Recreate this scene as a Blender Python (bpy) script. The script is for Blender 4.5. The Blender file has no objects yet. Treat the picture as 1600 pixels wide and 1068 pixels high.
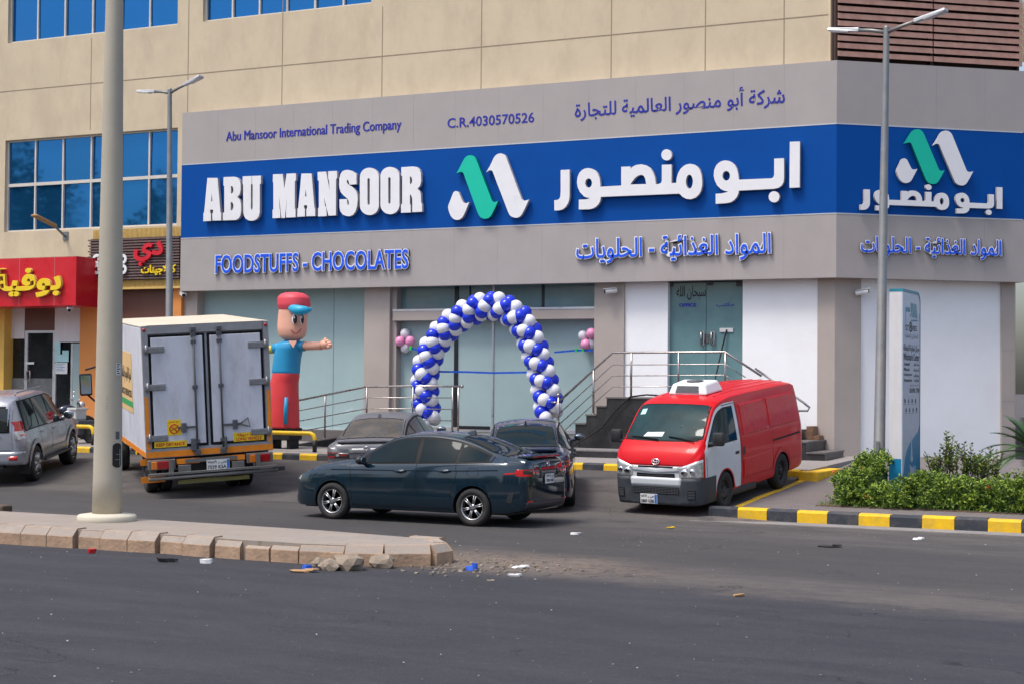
import bpy, bmesh, math, random
from mathutils import Vector, Matrix
from mathutils.geometry import tessellate_polygon
random.seed(7)
SC = bpy.context.scene
COL = SC.collection
PI = math.pi

# ------------------------------------------------------------------ camera
FPX, PITCH, ROLL, YAW, HCAM = 2565.9, 0.024585, 0.008835, -0.461956, 2.28
c_, s_ = math.cos(YAW), math.sin(YAW)
r0 = Vector((c_, -s_, 0)); f0 = Vector((s_, c_, 0)); zz = Vector((0, 0, 1))
FW = math.cos(PITCH) * f0 + math.sin(PITCH) * zz
UP0 = -math.sin(PITCH) * f0 + math.cos(PITCH) * zz
RT = math.cos(ROLL) * r0 + math.sin(ROLL) * UP0
UPV = -math.sin(ROLL) * r0 + math.cos(ROLL) * UP0
EYE = Vector((0, 0, HCAM))
cam = bpy.data.cameras.new('camera')
cam.sensor_width = 36.0
cam.lens = FPX / 1600 * 36.0
cam.clip_start = 0.1; cam.clip_end = 2000
camo = bpy.data.objects.new('camera', cam); COL.objects.link(camo)
M = Matrix.Identity(4)
for i in range(3):
    M[i][0] = RT[i]; M[i][1] = UPV[i]; M[i][2] = -FW[i]; M[i][3] = EYE[i]
camo.matrix_world = M
SC.camera = camo

# ------------------------------------------------------------------ light
SUN_EL, SUN_AZ = math.radians(64), math.radians(212)      # azimuth: compass from +Y clockwise; sun comes from the left, street side
world = bpy.data.worlds.new('World'); SC.world = world; world.use_nodes = True
nt = world.node_tree
sky = nt.nodes.new('ShaderNodeTexSky'); sky.sky_type = 'NISHITA'; sky.sun_disc = False
sky.sun_elevation = SUN_EL; sky.sun_rotation = SUN_AZ; sky.air_density = 1.0; sky.dust_density = 4.0; sky.ozone_density = 1.0
hs = nt.nodes.new('ShaderNodeHueSaturation'); hs.inputs['Saturation'].default_value = 0.95
bg = nt.nodes['Background']; bg.inputs[1].default_value = 0.135
nt.links.new(sky.outputs[0], hs.inputs['Color']); nt.links.new(hs.outputs[0], bg.inputs[0])
sl = bpy.data.lights.new('sun', 'SUN'); sl.energy = 1.5; sl.angle = math.radians(16); sl.color = (1, .96, .90)
so = bpy.data.objects.new('sun', sl); COL.objects.link(so)
sd = Vector((math.sin(SUN_AZ) * math.cos(SUN_EL), math.cos(SUN_AZ) * math.cos(SUN_EL), math.sin(SUN_EL)))
so.rotation_euler = (-sd).to_track_quat('-Z', 'Y').to_euler()
so.location = (0, 0, 40)
SC.view_settings.view_transform = 'Standard'; SC.view_settings.look = 'None'
SC.view_settings.exposure = 0.68; SC.view_settings.gamma = 1
SC.cycles.use_denoising = True; SC.cycles.denoising_prefilter = 'ACCURATE'
SC.cycles.max_bounces = 8; SC.cycles.transparent_max_bounces = 12

# ------------------------------------------------------------------ survey helpers: a sight line of the photograph meets a surveyed plane
def ray(u, v): return FW + RT * ((u - 800) / FPX) - UPV * ((v - 534) / FPX)
def onY(u, v, Y):
    d = ray(u, v); return EYE + d * (Y / d.y)
def onZ(u, v, Z=0.0):
    d = ray(u, v); return EYE + d * ((Z - HCAM) / d.z)
def onP(u, v, p, n):
    d = ray(u, v); return EYE + d * ((p - EYE).dot(n) / d.dot(n))
def onS(u, v, z0, Y0, k):
    d = ray(u, v); return EYE + d * ((z0 - k * Y0 - HCAM) / (d.z - k * d.y))

# ------------------------------------------------------------------ materials
def mat(name, col, rough=.6, metal=0.0, var=.12, scale=3.0, bump=0.0, bscale=40., dirt=None, dirt_amt=.0, dscale=1.2, coat=0.0, spec=.5, rvar=.1, alpha=1.0, trans=0.0, ior=1.45, stretch=None, emis=None, estr=0, streak=0, sheen=0, coatr=.05):
    m = bpy.data.materials.new(name); m.use_nodes = True
    n = m.node_tree.nodes; L = m.node_tree.links; b = n['Principled BSDF']
    b.inputs['Metallic'].default_value = metal; b.inputs['IOR'].default_value = ior
    b.inputs['Specular IOR Level'].default_value = spec
    b.inputs['Coat Weight'].default_value = coat; b.inputs['Coat Roughness'].default_value = coatr
    b.inputs['Alpha'].default_value = alpha; b.inputs['Transmission Weight'].default_value = trans
    tc = n.new('ShaderNodeTexCoord'); src = tc.outputs['Object']
    if stretch:
        mp = n.new('ShaderNodeMapping'); mp.inputs['Scale'].default_value = stretch
        L.new(src, mp.inputs[0]); src = mp.outputs[0]
    nz = n.new('ShaderNodeTexNoise'); nz.inputs['Scale'].default_value = scale; nz.inputs['Detail'].default_value = 6; nz.inputs['Roughness'].default_value = .62
    L.new(src, nz.inputs['Vector'])
    mr = n.new('ShaderNodeMapRange'); mr.inputs[1].default_value = .3; mr.inputs[2].default_value = .7
    mr.inputs[3].default_value = 1 - var; mr.inputs[4].default_value = 1 + var
    L.new(nz.outputs[0], mr.inputs[0])
    mx = n.new('ShaderNodeMix'); mx.data_type = 'RGBA'; mx.blend_type = 'MULTIPLY'; mx.inputs[0].default_value = 1
    mx.inputs[6].default_value = (*col, 1); L.new(mr.outputs[0], mx.inputs[7])
    out = mx.outputs[2]
    if dirt is not None:
        n2 = n.new('ShaderNodeTexNoise'); n2.inputs['Scale'].default_value = dscale; n2.inputs['Detail'].default_value = 8; n2.inputs['Roughness'].default_value = .7
        s2 = tc.outputs['Object']
        if streak:
            mp2 = n.new('ShaderNodeMapping'); mp2.inputs['Scale'].default_value = (streak, streak, 1)
            L.new(s2, mp2.inputs[0]); s2 = mp2.outputs[0]
        L.new(s2, n2.inputs['Vector'])
        m2 = n.new('ShaderNodeMapRange'); m2.inputs[1].default_value = .45; m2.inputs[2].default_value = .72; m2.inputs[3].default_value = 0; m2.inputs[4].default_value = dirt_amt
        L.new(n2.outputs[0], m2.inputs[0])
        x2 = n.new('ShaderNodeMix'); x2.data_type = 'RGBA'; L.new(m2.outputs[0], x2.inputs[0]); L.new(out, x2.inputs[6]); x2.inputs[7].default_value = (*dirt, 1)
        out = x2.outputs[2]
    L.new(out, b.inputs['Base Color'])
    r2 = n.new('ShaderNodeMapRange'); r2.inputs[1].default_value = .3; r2.inputs[2].default_value = .7
    r2.inputs[3].default_value = max(0.02, rough - rvar); r2.inputs[4].default_value = min(1, rough + rvar)
    L.new(nz.outputs[0], r2.inputs[0]); L.new(r2.outputs[0], b.inputs['Roughness'])
    if bump:
        n3 = n.new('ShaderNodeTexNoise'); n3.inputs['Scale'].default_value = bscale; n3.inputs['Detail'].default_value = 5
        L.new(src, n3.inputs['Vector'])
        bp = n.new('ShaderNodeBump'); bp.inputs['Strength'].default_value = bump; bp.inputs['Distance'].default_value = .02
        L.new(n3.outputs[0], bp.inputs['Height']); L.new(bp.outputs[0], b.inputs['Normal'])
    if emis:
        b.inputs['Emission Color'].default_value = (*emis, 1); b.inputs['Emission Strength'].default_value = estr
    return m

def srgb(r, g, b):
    f = lambda c: (c / 255 / 12.92) if c / 255 <= .04045 else ((c / 255 + .055) / 1.055) ** 2.4
    return (f(r), f(g), f(b))

MT = {}
def K(name, *a, **k):
    MT[name] = mat(name, *a, **k); return MT[name]
K('fascia', (.385, .352, .340), .42, var=.04, scale=1.3, dirt=(.33, .30, .30), dirt_amt=.18, dscale=.7, streak=4, metal=.0)
K('fascia_seam', (.32, .295, .30), .5)
K('sign_blue', (.0, .068, .32), .55, var=.05, scale=1.2, dirt=(.0, .052, .28), dirt_amt=.25, dscale=.6, spec=.15)
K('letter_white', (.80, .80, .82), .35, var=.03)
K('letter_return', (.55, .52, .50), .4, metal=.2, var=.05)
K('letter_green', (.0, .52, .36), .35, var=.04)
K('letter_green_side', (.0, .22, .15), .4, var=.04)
K('letter_navy', (.02, .025, .32), .4, var=.05)
K('letter_blue', (.01, .10, .80), .35, var=.04)
K('letter_dark', (.03, .03, .035), .5)
K('cream', (.60, .50, .355), .85, var=.06, scale=1.1, bump=.10, bscale=30, dirt=(.44, .35, .25), dirt_amt=.5, dscale=.8, streak=2)
K('cream_joint', (.30, .24, .17), .9)
K('win_frame', (.62, .58, .52), .45, var=.05)
K('blue_glass', (.015, .135, .36), .025, metal=.75, var=.03, scale=.6, rvar=.02)
K('louvre', (.40, .22, .175), .7, var=.22, scale=5, dirt=(.30, .22, .18), dirt_amt=.5, dscale=2.5)
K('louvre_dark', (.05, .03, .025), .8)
K('pillar', (.43, .375, .34), .5, var=.05, scale=1.2, dirt=(.30, .26, .23), dirt_amt=.2, dscale=.9)
K('white_wall', (.90, .91, .93), .55, var=.02, scale=1, dirt=(.62, .57, .52), dirt_amt=.16, dscale=.9)
K('film_glass', (.36, .49, .50), .10, var=.05, scale=.8, spec=.6, dirt=(.43, .55, .56), dirt_amt=.5, dscale=.5, rvar=.05)
K('film_glass_deep', (.16, .27, .29), .12, var=.1, scale=1.0, spec=.6, dirt=(.24, .36, .37), dirt_amt=.5, dscale=.7, rvar=.05)
K('office_glass', (.13, .24, .26), .10, var=.10, scale=.8, spec=.6, rvar=.04, dirt=(.2, .32, .33), dirt_amt=.4, dscale=.8)
K('dark_frame', (.018, .02, .024), .4)
K('alu', (.62, .63, .65), .35, metal=.6, var=.05)
K('steel', (.36, .33, .325), .3, metal=.95, var=.08, scale=8)
K('chrome', (.75, .75, .76), .12, metal=1.0, var=.03)
K('black_granite', (.022, .022, .024), .35, var=.3, scale=30, dirt=(.10, .095, .09), dirt_amt=.35, dscale=2)
K('granite_edge', (.13, .12, .115), .5, var=.15, scale=20)
K('brown_granite', (.22, .12, .07), .5, var=.35, scale=28)
K('grey_step', (.20, .19, .19), .7, var=.12, scale=10)
K('galv', (.21, .225, .235), .5, metal=.45, var=.12, scale=5, dirt=(.34, .27, .20), dirt_amt=.45, dscale=1.0)
K('galv_light', (.50, .51, .52), .45, metal=.3, var=.08, scale=6)
K('lens_grey', (.55, .56, .56), .3, var=.05)
K('pole_conc', (.44, .40, .32), .8, var=.05, scale=2.2, dirt=(.36, .32, .25), dirt_amt=.5, dscale=1.5, bump=.05)
K('pole_base', (.58, .54, .43), .85, var=.06, dirt=(.42, .37, .29), dirt_amt=.4, dscale=3)
K('black', (.012, .012, .013), .6)
K('rubber', (.020, .020, .021), .8, var=.25, scale=12, dirt=(.09, .08, .07), dirt_amt=.5, dscale=5)
K('plastic_dark', (.022, .024, .027), .5, var=.12, dirt=(.09, .08, .075), dirt_amt=.25, dscale=3)
K('bumper_slate', (.035, .042, .052), .55, var=.10, dirt=(.10, .095, .09), dirt_amt=.35, dscale=3)
K('rim', (.42, .42, .43), .3, metal=.85, var=.08, scale=10)
K('rim_dark', (.012, .012, .013), .7)
K('steel_wheel', (.035, .035, .037), .55, metal=.2, var=.2, scale=12)
K('paint_teal', (.003, .020, .036), .18, coat=1.0, var=.05, dirt=(.02, .034, .042), dirt_amt=.12, dscale=2.5, metal=.35, rvar=.06)
K('paint_navy', (.010, .022, .052), .22, coat=1.0, var=.08, dirt=(.05, .055, .065), dirt_amt=.25, dscale=2.5, metal=.35, rvar=.06)
K('paint_dusty', (.15, .155, .17), .42, coat=.4, var=.10, dirt=(.21, .19, .17), dirt_amt=.6, dscale=2.0, metal=.3)
K('paint_silver', (.34, .36, .41), .30, coat=.6, var=.03, dirt=(.33, .33, .34), dirt_amt=.2, dscale=1.0, metal=.3, rvar=.05)
K('paint_silver_trim', (.24, .26, .29), .4, coat=.3, var=.06, metal=.4)
K('paint_red', (.60, .003, .010), .34, coat=.15, var=.04, dirt=(.50, .02, .02), dirt_amt=.25, dscale=1.6, rvar=.06, spec=.22)
K('paint_red_side', (.58, .003, .008), .30, coat=.15, var=.06, dirt=(.48, .02, .01), dirt_amt=.3, dscale=1.2, rvar=.06, spec=.22)
K('paint_white', (.62, .65, .68), .35, coat=.6, var=.04, dirt=(.50, .47, .42), dirt_amt=.25, dscale=2)
K('car_glass', (.008, .018, .024), .03, var=.1, spec=.09, rvar=.02)
K('car_glass_dusty', (.060, .055, .048), .22, var=.25, scale=2, spec=.6, dirt=(.16, .13, .10), dirt_amt=.6, dscale=2.5)
K('van_screen', (.010, .036, .042), .03, var=.4, scale=2, spec=.20, rvar=.02)
K('suv_glass', (.025, .030, .030), .04, var=.1, spec=.6, rvar=.02, metal=.1)
K('seal', (.008, .008, .009), .6, spec=.25)
K('lamp_red', (.36, .012, .014), .15, coat=1, var=.15, scale=20)
K('lamp_red_lit', (.62, .02, .02), .15, coat=1, var=.1)
K('lamp_amber', (.75, .20, .02), .2, coat=1)
K('lamp_clear', (.55, .57, .58), .08, metal=.45, var=.35, scale=18, coat=1)
K('lamp_smoke', (.05, .035, .035), .12, coat=1)
K('plate_white', (.72, .72, .72), .5, var=.05)
K('plate_blue', (.03, .16, .50), .5)
K('ink', (.015, .015, .02), .7)
K('box_white', (.64, .66, .73), .5, var=.05, scale=1.4, dirt=(.36, .35, .33), dirt_amt=.45, dscale=1.6, streak=3)
K('box_roof', (.60, .53, .42), .8, var=.08, scale=2, dirt=(.45, .38, .28), dirt_amt=.5, dscale=1.5)
K('box_frame', (.33, .335, .35), .5, metal=.3, var=.12, scale=6)
K('hinge', (.33, .33, .34), .4, metal=.6, var=.15, scale=15)
K('reflect_orange', (.85, .26, .015), .45, var=.10, scale=6, dirt=(.45, .20, .05), dirt_amt=.35, dscale=4)
K('sticker_yellow', (.90, .62, .02), .5, var=.05)
K('sticker_red', (.60, .03, .02), .5)
K('sticker_sand', (.78, .52, .24), .5, var=.05)
K('sticker_green', (.04, .36, .12), .5)
K('chassis', (.03, .03, .032), .75, var=.2, dirt=(.09, .08, .07), dirt_amt=.5, dscale=4)
K('dusty_steel', (.19, .185, .175), .6, metal=.4, var=.15)
K('mirror_glass', (.25, .3, .33), .05, metal=1.0)
K('yellow_pipe', (.72, .46, .01), .42, var=.08, dirt=(.4, .28, .05), dirt_amt=.3, dscale=5)
K('kerb_yellow', (.78, .47, .01), .75, var=.10, scale=6, dirt=(.34, .24, .09), dirt_amt=.55, dscale=4, bump=.2)
K('kerb_black', (.035, .040, .052), .8, var=.15, scale=6, dirt=(.17, .15, .13), dirt_amt=.5, dscale=4, bump=.2)
K('kerb_conc', (.36, .31, .26), .9, var=.12, scale=5, dirt=(.27, .20, .14), dirt_amt=.5, dscale=3, bump=.25)
K('balloon_blue', (.008, .035, .62), .22, var=.04, spec=.6)
K('balloon_white', (.74, .75, .80), .28, var=.03, spec=.5)
K('balloon_pink', (.80, .30, .52), .25, var=.04, spec=.5)
K('ribbon_blue', (.01, .09, .55), .3)
K('ribbon_green', (.02, .55, .08), .4)
K('infl_red', (.68, .05, .055), .5, var=.06, sheen=.2, bump=.35, bscale=2.2)
K('infl_cap', (.72, .07, .10), .5, var=.06, bump=.35, bscale=2.2)
K('infl_skin', (.80, .42, .30), .5, var=.05, bump=.35, bscale=2.2)
K('infl_blue', (.02, .28, .52), .5, var=.06, bump=.35, bscale=2.2)
K('infl_visor', (.02, .36, .58), .45, var=.04)
K('infl_yellow', (.75, .55, .06), .5)
K('eye_white', (.85, .85, .85), .4)
K('mouth', (.25, .02, .02), .5)
K('sign_red', (.58, .012, .022), .35, var=.05, dirt=(.5, .04, .05), dirt_amt=.3, dscale=1.5)
K('sign_yellow', (.85, .60, .02), .4, var=.04)
K('letter_red', (.60, .015, .03), .35)
K('slat_brown', (.14, .09, .085), .7, var=.25, scale=9, dirt=(.22, .17, .16), dirt_amt=.5, dscale=6)
K('slat_gap', (.025, .016, .016), .8)
K('trim_yellow', (.62, .42, .13), .6, var=.1, scale=14)
K('orange_wall', (.66, .25, .065), .75, var=.06, dirt=(.5, .2, .06), dirt_amt=.35, dscale=1.5)
K('yellow_wall', (.72, .45, .10), .75, var=.06)
K('brown_shutter', (.13, .055, .04), .5, var=.10)
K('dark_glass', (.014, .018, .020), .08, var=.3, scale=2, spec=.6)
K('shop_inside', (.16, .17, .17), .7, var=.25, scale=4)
K('paper', (.74, .76, .76), .7, var=.05)
K('paper_teal', (.42, .70, .72), .7, var=.1)
K('pylon_white', (.66, .65, .66), .45, var=.03, dirt=(.5, .47, .43), dirt_amt=.3, dscale=1.5, streak=6)
K('pylon_panel', (.47, .54, .63), .35, var=.03)
K('pylon_blue', (.012, .22, .42), .38, var=.05)
K('pylon_teal', (.02, .22, .30), .4)
K('pylon_ink', (.07, .08, .10), .6)
K('cctv_white', (.75, .76, .76), .4)
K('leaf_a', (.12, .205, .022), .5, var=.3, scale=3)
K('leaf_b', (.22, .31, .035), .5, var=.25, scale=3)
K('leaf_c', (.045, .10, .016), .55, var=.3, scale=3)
K('palm_leaf', (.045, .11, .028), .5, var=.25, scale=4)
K('wood', (.10, .07, .05), .9, var=.2)
K('flower', (.75, .09, .025), .5)
K('grass', (.06, .15, .022), .7, var=.3, scale=8)
K('soil', (.13, .09, .06), .95, var=.25, bump=.3)
K('cable', (.010, .010, .011), .6)
K('cardboard', (.40, .24, .12), .85, var=.1)
K('litter_white', (.75, .75, .74), .7)
K('litter_red', (.55, .02, .03), .6)
K('litter_blue', (.02, .10, .55), .5)
K('stone', (.27, .22, .17), .95, var=.2, scale=6, bump=.4)
K('gray_box', (.09, .095, .105), .6, var=.08)

# ------------------------------------------------------------------ mesh builder
class MB:
    def __init__(s): s.v = []; s.f = []; s.m = []; s.sm = []
    def face(s, idx, m=0, sm=False): s.f.append(idx); s.m.append(m); s.sm.append(sm)
    def add(s, vs, fs, m=0, sm=False):
        o = len(s.v); s.v += [tuple(p) for p in vs]
        for f in fs: s.face([o + i for i in f], m, sm)
        return o
    def hexa(s, P, m=0):   # 8 points: bottom 4 ccw, top 4 ccw
        s.add(P, [(3, 2, 1, 0), (4, 5, 6, 7), (0, 1, 5, 4), (1, 2, 6, 5), (2, 3, 7, 6), (3, 0, 4, 7)], m)
    def box(s, lo, hi, m=0):
        x0, y0, z0 = lo; x1, y1, z1 = hi
        s.hexa([(x0, y0, z0), (x1, y0, z0), (x1, y1, z0), (x0, y1, z0), (x0, y0, z1), (x1, y0, z1), (x1, y1, z1), (x0, y1, z1)], m)
    def cbox(s, c, size, m=0, rot=None):
        h = [d / 2 for d in size]; P = []
        for dz in (-1, 1):
            for dx, dy in ((-1, -1), (1, -1), (1, 1), (-1, 1)):
                p = Vector((dx * h[0], dy * h[1], dz * h[2]))
                if rot is not None: p = rot @ p
                P.append(tuple(Vector(c) + p))
        s.hexa(P, m)
    def bbox(s, lo, hi, b=.02, m=0):   # box with chamfered edges
        bm = bmesh.new(); bmesh.ops.create_cube(bm, size=1)
        for v in bm.verts:
            v.co = Vector([(lo[i] + hi[i]) / 2 + v.co[i] * (hi[i] - lo[i]) for i in range(3)])
        bmesh.ops.bevel(bm, geom=bm.edges[:], offset=b, segments=2, affect='EDGES', profile=.5)
        s.bm(bm, m)
    def bm(s, bm, m=0, sm=False, mx=None):
        bm.verts.ensure_lookup_table(); bm.verts.index_update()
        s.add([(mx @ v.co if mx else v.co) for v in bm.verts], [[v.index for v in f.verts] for f in bm.faces], m, sm); bm.free()
    def tube(s, pts, r, n=10, m=0, cap=True, closed=False):
        pts = [Vector(p) for p in pts]; N = len(pts)
        rr = r if isinstance(r, (list, tuple)) else [r] * N
        rings = []; prev = None
        for i, p in enumerate(pts):
            a = pts[i - 1] if (i > 0 or closed) else p; b = pts[(i + 1) % N] if (i < N - 1 or closed) else p
            t = (b - a).normalized() if (b - a).length > 1e-9 else Vector((0, 0, 1))
            if prev is None:
                q = Vector((0, 0, 1)) if abs(t.z) < .9 else Vector((1, 0, 0))
                u = t.cross(q).normalized()
            else:
                u = (prev - t * prev.dot(t)).normalized()
            prev = u; w = t.cross(u)
            # mitre scale
            k = 1.0
            if 0 < i < N - 1:
                d1 = (p - a).normalized(); d2 = (b - p).normalized(); cs = max(.5, math.sqrt(max(0, (1 + d1.dot(d2)) / 2))); k = 1 / cs if False else 1
            rings.append([tuple(p + (u * math.cos(2 * PI * j / n) + w * math.sin(2 * PI * j / n)) * rr[i] * k) for j in range(n)])
        o = len(s.v)
        for R in rings: s.v += R
        for i in range(N - (0 if closed else 1)):
            i2 = (i + 1) % N
            for j in range(n):
                s.face([o + i * n + j, o + i * n + (j + 1) % n, o + i2 * n + (j + 1) % n, o + i2 * n + j], m, True)
        if cap and not closed:
            s.face([o + j for j in range(n)][::-1], m); s.face([o + (N - 1) * n + j for j in range(n)], m)
    def lathe(s, prof, c=(0, 0, 0), n=24, m=0, axis='z', mats=None, sm=True, cap=True):
        o = len(s.v); N = len(prof)
        for (r, h) in prof:
            for j in range(n):
                a = 2 * PI * j / n; x, y = r * math.cos(a), r * math.sin(a)
                p = (x, y, h) if axis == 'z' else ((x, h, y) if axis == 'y' else (h, x, y))
                s.v.append((c[0] + p[0], c[1] + p[1], c[2] + p[2]))
        for i in range(N - 1):
            for j in range(n):
                f = [o + i * n + j, o + i * n + (j + 1) % n, o + (i + 1) * n + (j + 1) % n, o + (i + 1) * n + j]
                if axis == 'y': f = f[::-1]
                s.face(f, mats[i] if mats else m, sm)
        if cap and prof[0][0] > 1e-5: s.face([o + j for j in range(n)][::1 if axis == 'y' else -1], mats[0] if mats else m)
        if cap and prof[-1][0] > 1e-5: s.face([o + (N - 1) * n + j for j in range(n)][::-1 if axis == 'y' else 1], mats[-1] if mats else m)
    def sphere(s, c, r, m=0, n=16, k=10, rot=None):
        rx, ry, rz = r if isinstance(r, (tuple, list)) else (r, r, r)
        o = len(s.v)
        def T(p):
            p = Vector(p)
            if rot is not None: p = rot @ p
            return tuple(p + Vector(c))
        s.v.append(T((0, 0, -rz)))
        for i in range(1, k):
            t = -PI / 2 + PI * i / k
            for j in range(n):
                a = 2 * PI * j / n; s.v.append(T((rx * math.cos(t) * math.cos(a), ry * math.cos(t) * math.sin(a), rz * math.sin(t))))
        s.v.append(T((0, 0, rz))); top = len(s.v) - 1
        for j in range(n):
            s.face([o, o + 1 + (j + 1) % n, o + 1 + j], m, True)
            s.face([top, o + 1 + (k - 2) * n + j, o + 1 + (k - 2) * n + (j + 1) % n], m, True)
        for i in range(k - 2):
            for j in range(n):
                s.face([o + 1 + i * n + j, o + 1 + i * n + (j + 1) % n, o + 1 + (i + 1) * n + (j + 1) % n, o + 1 + (i + 1) * n + j], m, True)
    def extrude(s, loops, d, m=0, mside=None):
        """loops: outer + holes as lists of Vector (3D, planar); extruded along vector d (front cap at +d)."""
        if mside is None: mside = m
        loops = [[Vector(p) for p in L] for L in loops]
        d = Vector(d)
        tris = tessellate_polygon(loops)
        flat = [p for L in loops for p in L]
        nrm = Vector((0, 0, 0))
        for t in tris: nrm += (flat[t[1]] - flat[t[0]]).cross(flat[t[2]] - flat[t[0]])
        flip = nrm.dot(d) < 0
        # all triangles consistent?
        o = len(s.v); n = len(flat)
        s.v += [tuple(p + d) for p in flat] + [tuple(p) for p in flat]
        for t in tris:
            tn = (flat[t[1]] - flat[t[0]]).cross(flat[t[2]] - flat[t[0]])
            t = list(t)
            if tn.dot(d) < 0: t = t[::-1]
            s.face([o + i for i in t], m); s.face([o + n + i for i in t[::-1]], mside)
        k = 0
        for L in loops:
            q = len(L)
            for i in range(q):
                a, b = k + i, k + (i + 1) % q
                s.face([o + a, o + b, o + n + b, o + n + a], mside)
            k += q
    def build(s, name, mats, parent=None, smooth=None, bevel=None, loc=None, recalc=True):
        me = bpy.data.meshes.new(name); me.from_pydata(s.v, [], s.f)
        if not isinstance(mats, (list, tuple)): mats = [mats]
        for m in mats: me.materials.append(MT[m] if isinstance(m, str) else m)
        for i, p in enumerate(me.polygons):
            p.material_index = s.m[i]; p.use_smooth = s.sm[i] if smooth is None else True
        if recalc or bevel:
            bm = bmesh.new(); bm.from_mesh(me)
            if bevel:
                bmesh.ops.remove_doubles(bm, verts=bm.verts[:], dist=1e-5)
                es = [e for e in bm.edges if len(e.link_faces) == 2 and e.calc_face_angle(0) > .5]
                bmesh.ops.bevel(bm, geom=es, offset=bevel, segments=2, affect='EDGES', profile=.5, clamp_overlap=True)
            if recalc: bmesh.ops.recalc_face_normals(bm, faces=bm.faces[:])
            bm.to_mesh(me); bm.free()
        me.validate()
        if smooth: me.set_sharp_from_angle(angle=smooth)
        me.update()
        o = bpy.data.objects.new(name, me); COL.objects.link(o)
        if parent is not None: o.parent = parent
        if loc is not None: o.location = loc
        return o

def tag(o, label, cat, group=None, kind=None):
    o['label'] = label; o['category'] = cat
    if group: o['group'] = group
    if kind: o['kind'] = kind
    return o
def struct(o, kind='structure'):
    o['kind'] = kind; return o
def thing(name, label, cat, loc=(0, 0, 0), rotz=0, group=None):
    o = bpy.data.objects.new(name, None); COL.objects.link(o); o.empty_display_size = .2
    o.location = loc; o.rotation_euler = (0, 0, rotz)
    return tag(o, label, cat, group)
KIDS = {}
def copy_tree(o, parent=None):
    c = o.copy(); COL.objects.link(c)
    if parent is not None: c.parent = parent
    for ch in list(o.children): copy_tree(ch, c)
    return c
def newell(L):
    n = Vector((0, 0, 0))
    for i in range(len(L)): n += Vector(L[i]).cross(Vector(L[(i + 1) % len(L)]))
    return n.normalized()

# ------------------------------------------------------------------ lettering
AR = {'ا': (0xFE8D, 1), 'أ': (0xFE83, 1), 'ب': (0xFE8F, 2), 'ة': (0xFE93, 1), 'ت': (0xFE95, 2), 'ث': (0xFE99, 2), 'ج': (0xFE9D, 2), 'ح': (0xFEA1, 2), 'خ': (0xFEA5, 2),
      'د': (0xFEA9, 1), 'ذ': (0xFEAB, 1), 'ر': (0xFEAD, 1), 'ز': (0xFEAF, 1), 'س': (0xFEB1, 2), 'ش': (0xFEB5, 2), 'ص': (0xFEB9, 2), 'ط': (0xFEC1, 2), 'ظ': (0xFEC5, 2), 'ع': (0xFEC9, 2),
      'غ': (0xFECD, 2), 'ف': (0xFED1, 2), 'ق': (0xFED5, 2), 'ك': (0xFED9, 2), 'ل': (0xFEDD, 2), 'م': (0xFEE1, 2), 'ن': (0xFEE5, 2), 'ه': (0xFEE9, 2), 'و': (0xFEED, 1), 'ى': (0xFEEF, 1),
      'ي': (0xFEF1, 2), 'ئ': (0xFE89, 2), '\u0001': (0xFEFB, 1)}
def arabic(t):
    t = t.replace('لا', '\u0001'); out = []
    for i, ch in enumerate(t):
        if ch not in AR: out.append(ch); continue
        base, typ = AR[ch]
        pj = i > 0 and t[i - 1] in AR and AR[t[i - 1]][1] == 2
        nj = typ == 2 and i + 1 < len(t) and t[i + 1] in AR
        k = (3 if pj and nj else 2 if nj else 1 if pj else 0)
        out.append(chr(base + k))
    return ''.join(reversed(out))
_txt = {}
def text_flat(s, off=0.0, res=3):
    """glyph outline mesh, flat in XY: verts, faces"""
    k = (s, off, res)
    if k in _txt: return _txt[k]
    c = bpy.data.curves.new('t', 'FONT'); c.body = s; c.offset = off; c.resolution_u = res; c.fill_mode = 'BOTH'
    o = bpy.data.objects.new('t', c); COL.objects.link(o); bpy.context.view_layer.update()
    me = bpy.data.meshes.new_from_object(o.evaluated_get(bpy.context.evaluated_depsgraph_get()))
    V = [v.co.copy() for v in me.vertices]; F = [list(p.vertices) for p in me.polygons]
    bpy.data.objects.remove(o); bpy.data.curves.remove(c); bpy.data.meshes.remove(me)
    _txt[k] = (V, F); return V, F
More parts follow.
